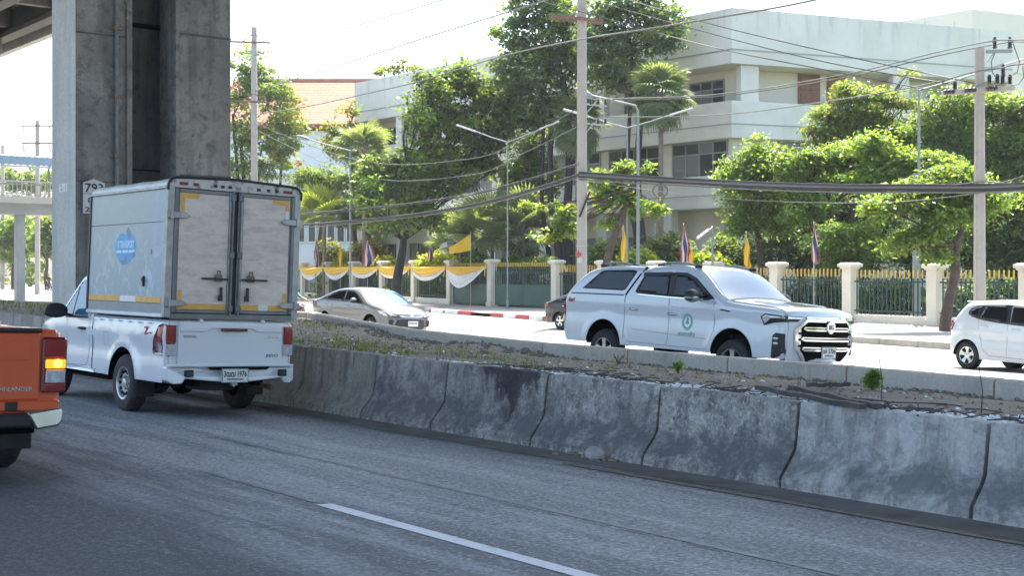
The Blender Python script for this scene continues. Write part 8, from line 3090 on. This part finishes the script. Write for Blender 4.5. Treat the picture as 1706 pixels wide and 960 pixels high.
tree('tree', 'grey green shrubby tree against the office wall under the double lamp', gp(880, 79), at(880, 330, 79), 0.2,
     [(880, 255, 32, 30, 79), (905, 290, 30, 26, 79), (860, 300, 26, 24, 79), (885, 320, 30, 20, 79), (895, 225, 30, 18, 79)], [('dark', .5), ('blue', .3), ('mid', .2)], 9000, 0.24, clump=0.42)
# leaning sawn-off tree before the office
LT = gp(985, 58, PAVE_Z)
g = tree('tree', 'leaning bare trunked tree with sparse leaf tufts beside the tall pole', LT, None, 0.2,
     [(905, 343, 34, 6, 58, .5), (945, 352, 22, 10, 58, .5), (940, 382, 22, 16, 58, .6), (915, 398, 24, 9, 58, .6), (1005, 330, 26, 26, 58.5, .8), (1025, 305, 20, 12, 58.5, .6), (1040, 285, 14, 14, 58, .5), (1080, 278, 16, 8, 58, .4),
      (1060, 350, 18, 14, 58, .6), (1095, 350, 18, 10, 58, .5), (1010, 372, 18, 10, 58, .6), (1050, 335, 14, 14, 58, .5), (1000, 290, 12, 8, 58, .5)],
     [('lime', .45), ('mid', .4), ('olive', .15)], 5200, 0.24, 'bark_brown', clump=0.2, per=22, shell=0.2,
     trunks=[((LT, tuple(at(1058, 308, 58))), 0.21)], seed=41)
# right hand side
tree('tree', 'feathery sunlit lime tree at the left end of the right tree group', gp(1265, 60), at(1262, 330, 60), 0.2,
     [(1262, 262, 38, 16, 60), (1245, 285, 36, 18, 60), (1285, 285, 40, 20, 60), (1235, 330, 30, 26, 60), (1270, 340, 38, 30, 60), (1240, 365, 24, 14, 60), (1300, 315, 34, 26, 60), (1262, 250, 12, 16, 60), (1298, 250, 12, 10, 60), (1225, 300, 26, 24, 60), (1250, 375, 30, 22, 60), (1300, 370, 30, 26, 60)],
     [('lime', .6), ('mid', .4)], 21700, 0.187, clump=0.36, shell=0.5)
tree('tree', 'tall airy tree rising before the white building right part', gp(1420, 63), at(1420, 300, 63), 0.22,
     [(1440, 185, 40, 30, 63), (1400, 205, 36, 24, 63), (1470, 215, 40, 34, 63), (1400, 165, 12, 12, 63), (1412, 145, 12, 10, 63), (1512, 122, 9, 7, 63), (1510, 175, 18, 14, 63), (1375, 190, 16, 10, 63), (1440, 235, 50, 24, 63), (1345, 216, 7, 5, 63), (1480, 165, 16, 14, 63), (1490, 250, 44, 24, 63), (1410, 258, 44, 22, 63), (1530, 225, 34, 30, 63), (1450, 160, 24, 14, 63), (1380, 225, 24, 16, 63)],
     [('mid', .5), ('olive', .3), ('lime', .2)], 28000, 0.195, clump=0.38, shell=0.4)
tree('tree', 'broad lime green tree in the middle of the right tree group', gp(1380, 58), at(1380, 340, 58), 0.22,
     [(1340, 275, 44, 24, 58), (1390, 265, 48, 22, 58), (1440, 265, 44, 22, 58), (1375, 295, 60, 22, 58), (1330, 310, 40, 26, 58), (1430, 300, 50, 26, 58), (1350, 345, 36, 20, 57), (1325, 360, 20, 16, 57)],
     [('lime', .5), ('mid', .3), ('deep', .2)], 32550, 0.172, clump=0.36, shell=0.5)
tree('tree', 'dark shaded tree behind the fence between the two flags at right', gp(1340, 64), at(1340, 400, 64), 0.22,
     [(1300, 360, 50, 36, 64), (1360, 350, 60, 40, 65), (1430, 350, 60, 44, 65), (1290, 415, 50, 40, 63), (1350, 420, 56, 40, 63), (1420, 420, 56, 40, 63), (1480, 390, 50, 50, 64)],
     [('deep', .8), ('dark', .2)], 40300, 0.203, clump=0.45, shell=0.4)
tree('tree', 'small sunlit leafy tree in front of the dark trees above the fence', gp(1410, 56), at(1410, 420, 56), 0.12,
     [(1405, 390, 30, 16, 55), (1440, 385, 26, 14, 55), (1390, 408, 26, 12, 55), (1425, 410, 34, 18, 55), (1362, 402, 8, 8, 55), (1410, 440, 40, 18, 56)], [('lime', .5), ('mid', .5)], 10075, 0.172, clump=0.34)
tree('tree', 'large dense tree behind the right utility pole', gp(1630, 60), at(1630, 330, 60), 0.3,
     [(1600, 185, 40, 30, 60), (1560, 195, 34, 26, 60), (1650, 180, 44, 30, 60), (1700, 185, 40, 30, 60), (1580, 225, 50, 34, 60), (1640, 235, 60, 40, 60), (1700, 240, 50, 40, 60), (1590, 280, 60, 30, 60), (1680, 285, 60, 34, 60), (1560, 250, 30, 24, 60), (1740, 200, 40, 60, 60)],
     [('mid', .45), ('deep', .2), ('lime', .35)], 46500, 0.195, clump=0.4, shell=0.5)
tree('tree', 'dense tree at the right edge behind the fence', gp(1690, 52), at(1690, 400, 52), 0.25,
     [(1690, 340, 50, 36, 52), (1660, 390, 46, 40, 53), (1720, 390, 50, 50, 52), (1620, 420, 50, 40, 54), (1690, 440, 50, 30, 52), (1540, 420, 50, 40, 56), (1580, 380, 40, 30, 56)],
     [('deep', .5), ('dark', .25), ('mid', .25)], 34100, 0.195, clump=0.42, shell=0.45)
B8 = tuple(at(1574, 555, 43.6))
B8 = (B8[0], B8[1], PAVE_Z)
tree('tree', 'tree with a brown trunk on the pavement left of the white hatchback', B8, None, 0.22,
     [(1560, 320, 44, 22, 43.6), (1610, 310, 40, 22, 43.6), (1650, 330, 34, 24, 43.6), (1500, 335, 46, 14, 43.2), (1470, 345, 26, 10, 43.2), (1560, 350, 34, 22, 43.6), (1610, 355, 36, 24, 43.6), (1545, 385, 26, 16, 43.4), (1520, 400, 26, 14, 43.3), (1490, 415, 22, 9, 43.2), (1585, 300, 34, 18, 43.6), (1560, 425, 16, 12, 43.5)],
     [('mid', .5), ('lime', .35), ('dark', .15)], 26350, 0.164, 'bark_brown', clump=0.32, per=34, shell=0.35,
     trunks=[((B8, tuple(at(1593, 400, 43.6))), 0.20), ((tuple(at(1590, 430, 43.6)), tuple(at(1605, 350, 43.8))), 0.13)], seed=77)

# fan palms
tree('tree', 'sunlit lime canopy filling the gap left of the right utility pole', gp(1530, 56), at(1530, 340, 56), 0.2,
     [(1490, 265, 46, 22, 56), (1540, 275, 44, 24, 56), (1470, 300, 44, 22, 56), (1530, 310, 44, 20, 56), (1580, 290, 36, 20, 56), (1450, 240, 26, 16, 56)],
     [('lime', .6), ('mid', .4)], 15000, 0.23, clump=0.36, shell=0.45)
fan_palm('tall fan palm with a shaggy round head right of the curved street lamp', gp(1101, 70), lz(158, 70, 0.12), 'tall', 46, 1.15, 3, 0.16, (-1.1, 1.2))
fan_palm('fan palm with a dark round head behind the tall utility pole', gp(962, 74), lz(200, 74, 0.12), 'tall', 40, 1.15, 4, 0.16, (-1.2, 1.1))
fan_palm('bushy grey green fan palm before the office left of the tall trees', gp(820, 79), lz(395, 79, 0.12), 'low', 22, 1.6, 5, 0.14, (-0.15, 1.35))
fan_palm('bushy grey green fan palm just left of the tall trees trunks', gp(872, 77), lz(390, 77, 0.12), 'low', 20, 1.5, 6, 0.14, (-0.2, 1.35))
fan_palm('low fan palm between the yellow flag and the big spreading tree', gp(768, 80), lz(405, 80, 0.12), 'low', 16, 1.3, 16, 0.14, (-0.1, 1.35))
fan_palm('bright yellow green fan palm behind the flags next to the box truck', gp(540, 96), lz(372, 96, 0.12), 'lit', 18, 1.75, 7, 0.16, (0.1, 1.35))
fan_palm('pale fan palm head above the dark tree beside the arm lamp', gp(606, 92), lz(252, 92, 0.12), 'tall', 22, 1.35, 8, 0.14, (-0.3, 1.2))

# shrubs and hedge behind the fence
def shrub(label, px, py, rx, ry, Y, leaf, n, size=0.2, name='shrub'):
    b = gp(px, Y)
    return tree(name, label, b, at(px, py + ry * 0.5, Y), 0.05, [(px, py, rx, ry, Y), (px - rx * .5, py + ry * .3, rx * .6, ry * .7, Y), (px + rx * .5, py + ry * .25, rx * .6, ry * .7, Y)], leaf, n, size,
                group='shrubs behind the fence', cat='shrub', limbs=False, clump=0.24, per=12)
def fy(px, add=2.0):
    """distance of the fence line seen at px"""
    u = (px - 853) / F_PX
    if px > 822:
        t = (FENCE_A.x - u * FENCE_A.y) / (u * FD.y - FD.x)
        p = FENCE_A + FD * t
    else:
        t = (FENCE_B.x - u * FENCE_B.y) / (u * FD2.y - FD2.x)
        p = FENCE_B + FD2 * t
    return p.y + add
shrub('bright yellow bush above the second swag from the gate', 728, 436, 30, 15, fy(728), 'yellow', 2600, 0.28)
shrub('yellow shrub above the swag behind the silver sedan roof', 574, 437, 14, 18, fy(574), 'yellow', 1500, 0.30)
shrub('small yellow green shrub beside the dark trunk of the pavement tree', 645, 438, 18, 12, fy(645), [('yellow', .4), ('olive', .6)], 1300, 0.28)
shrub('leafy bright green shrub behind the tall pole base', 1062, 430, 26, 14, fy(1062), [('lime', .7), ('yellow', .3)], 2200, 0.22)
shrub('yellow green shrub behind the white pickup windscreen', 1178, 432, 26, 12, fy(1178), [('yellow', .45), ('lime', .55)], 2000, 0.22)
shrub('speckled grey green shrub between two flags near the box truck', 548, 420, 20, 26, fy(548, 3), [('olive', .5), ('blue', .5)], 2200, 0.26)
shrub('variegated reddish shrub behind the bright red flag', 612, 418, 30, 22, fy(612, 3), [('olive', .5), ('rust', .5)], 2400, 0.28)
shrub('dark round bush against the office ground floor right of the striped flag', 1115, 415, 40, 30, 66, [('dark', .8), ('blue', .2)], 5200, 0.22)
shrub('dark bush below the office corner right of the short steel post', 1215, 420, 34, 30, 64, [('dark', .7), ('mid', .3)], 4600, 0.22)
shrub('dark bush left of the yellow flag near the tall pole', 1008, 425, 34, 28, 67, [('dark', .8), ('mid', .2)], 4400, 0.22)
shrub('bright green bush below the flat yellow flag', 800, 437, 22, 14, fy(800), [('lime', .6), ('mid', .4)], 1700, 0.24)
shrub('clipped green bush behind the green gate, left part', 860, 440, 30, 14, fy(860, 4), [('mid', .7), ('lime', .3)], 2800, 0.22)
shrub('clipped green bush behind the green gate, right part', 905, 442, 30, 13, fy(905, 4), [('mid', .7), ('lime', .3)], 2600, 0.22)
shrub('dark green bush behind the swags left of the dark trunk', 590, 470, 70, 30, fy(590, 6), [('dark', .6), ('mid', .4)], 6000, 0.28)
shrub('dark green bush behind the swags right of the dark trunk', 720, 475, 70, 34, fy(720, 6), [('dark', .7), ('mid', .3)], 6000, 0.28)
shrub('dark low bush seen through the fence bars right of the pickup', 1370, 500, 70, 44, fy(1370, 4), [('deep', .8), ('dark', .2)], 6500, 0.2)
shrub('dark low bush seen through the fence bars left of the pavement tree', 1490, 500, 70, 44, fy(1490, 4), [('deep', .8), ('dark', .2)], 6500, 0.2)
shrub('dark low bush seen through the fence bars behind the hatchback', 1640, 500, 80, 50, fy(1640, 4), [('deep', .8), ('dark', .2)], 6500, 0.2)
shrub('dark low bush behind the gate bars beside the tall pole', 890, 490, 60, 30, fy(890, 5), [('dark', .7), ('mid', .3)], 5000, 0.22)
# distant line of woods that closes the view between the near trees
leaf_cloud('distant_woods', [((x, 185 + 14 * math.sin(x), 4.5 + 2.0 * math.sin(x * 0.7)), (9, 6, 5.5)) for x in range(-118, -22, 9)], 15000, 0.8, LEAF['mid'], None, 5, 0.9)

# weeds and grass on the median
def weed(label, px, py, r, h, n, seed, leaf='lime'):
    p = soil_pt(px, py)
    g = thing('weed', label, 'plant', p, 0, 'weeds on the median')
    mb = MB()
    rr = random.Random(seed)
    for k in range(9):
        a = rr.uniform(0, 6.3)
        mb.tube([(0, 0, -0.02), (math.cos(a) * r * .3, math.sin(a) * r * .3, h * .4), (math.cos(a) * r * .7, math.sin(a) * r * .7, h * rr.uniform(.6, .95))], [0.006, 0.005, 0.003], 5)
    mb.build('stems', MAT['bark_brown'], g, fix=False)
    leaf_cloud('leaves', [((0, 0, h * .5), (r, r, h * .45)), ((r * .4, 0, h * .8), (r * .5, r * .5, h * .25))], n, 0.035, LEAF[leaf], g, seed, 0.035, 10, shell=0.3)
    return g
weed('small bright green weed on the median soil before the white pickup', 1130, 621, 0.08, 0.14, 260, 1)
weed('round dense green weed at the foot of the kerb stones, right', 1453, 649, 0.095, 0.21, 1500, 2, 'lime')
weed('thin dry weed beside the kerb stone joint below the pickup door', 1030, 607, 0.13, 0.16, 60, 3, 'dry')
for px, py, lab in ((1468, 668, 'thin bare dry stem standing on the median right of the round weed'), (1635, 690, 'thin bare dry stem at the right edge of the median')):
    p = soil_pt(px, py)
    o = MB().tube([(0, 0, 0), (0.01, 0, 0.2), (-0.02, 0, 0.40), (-0.01, 0, 0.50)], [0.006, 0.005, 0.004, 0.002], 5).build('dry_stem', MAT['timber'])
    o.location = p
    tag(o, lab, 'plant')
def grass(name, n, s0, s1, qf, hh, leaf, seed):
    g = np.random.default_rng(seed)
    rr = random.Random(seed)
    vs, fs = [], []
    for _ in range(n):
        s = rr.uniform(s0, s1)
        q = qf(rr, s)
        if q is None or vnoise(s * 1.1, q * 1.7, 4) < 0.08:
            continue
        c = SQ(s, q, soil_z(s, q) - 0.01)
        a = rr.uniform(0, 6.3)
        h = hh * rr.uniform(.4, 1.2)
        w = 0.010
        d = Vector((math.cos(a), math.sin(a), 0))
        sd = Vector((-d.y, d.x, 0))
        l = rr.uniform(.3, 1.2) * h
        b = len(vs)
        vs += [tuple(c - sd * w), tuple(c + sd * w), tuple(c + d * l * .4 + sd * w * .7 + Vector((0, 0, h * .75))), tuple(c + d * l * .4 - sd * w * .7 + Vector((0, 0, h * .75))), tuple(c + d * l + Vector((0, 0, h * .8)))]
        fs += [(b, b + 1, b + 2, b + 3), (b + 3, b + 2, b + 4)]
    me = bpy.data.meshes.new(name)
    me.from_pydata(vs, [], fs)
    at_ = me.attributes.new('tint', 'FLOAT', 'FACE')
    at_.data.foreach_set('value', np.repeat(g.random(len(fs) // 2), 2).astype(np.float32))
    me.materials.append(LEAF[leaf])
    o = bpy.data.objects.new(name, me)
    COL.objects.link(o)
    return tag(o, kind='stuff')
grass('grass', 8000, 11.5, 24, lambda r, s: 9.5 + abs(r.gauss(0.9, 0.9)) if (r.random() < (s - 11) / 6) else None, 0.07, 'grass', 21)
grass('grass', 1300, 9.5, 24, lambda r, s: 9.5 + r.random() * 3.5, 0.08, 'dry', 22)
grass('grass', 9000, 24, 60, lambda r, s: 9.6 + r.random() * (kerb_q(s) - 10.2), 0.16, 'grass', 23)

# ------------------------------------------------------------------ thin bright haze
HAZE_DENSITY = 0.00038
m = MB()
m.box((0, 200, 12.3), (844, 644, 27.4))
hme = bpy.data.meshes.new('haze')
hme.from_pydata(m.v, [], m.f)
hmat = bpy.data.materials.new('haze_air')
hmat.use_nodes = True
hn = hmat.node_tree
hn.nodes.remove(hn.nodes['Principled BSDF'])
pv_ = hn.nodes.new('ShaderNodeVolumePrincipled')
pv_.inputs['Color'].default_value = (0.93, 0.96, 1.0, 1)
pv_.inputs['Density'].default_value = HAZE_DENSITY
pv_.inputs['Anisotropy'].default_value = 0.2
hn.links.new(pv_.outputs[0], hn.nodes['Material Output'].inputs['Volume'])
hme.materials.append(hmat)
hz = bpy.data.objects.new('haze', hme)
COL.objects.link(hz)
tag(hz, kind='stuff')
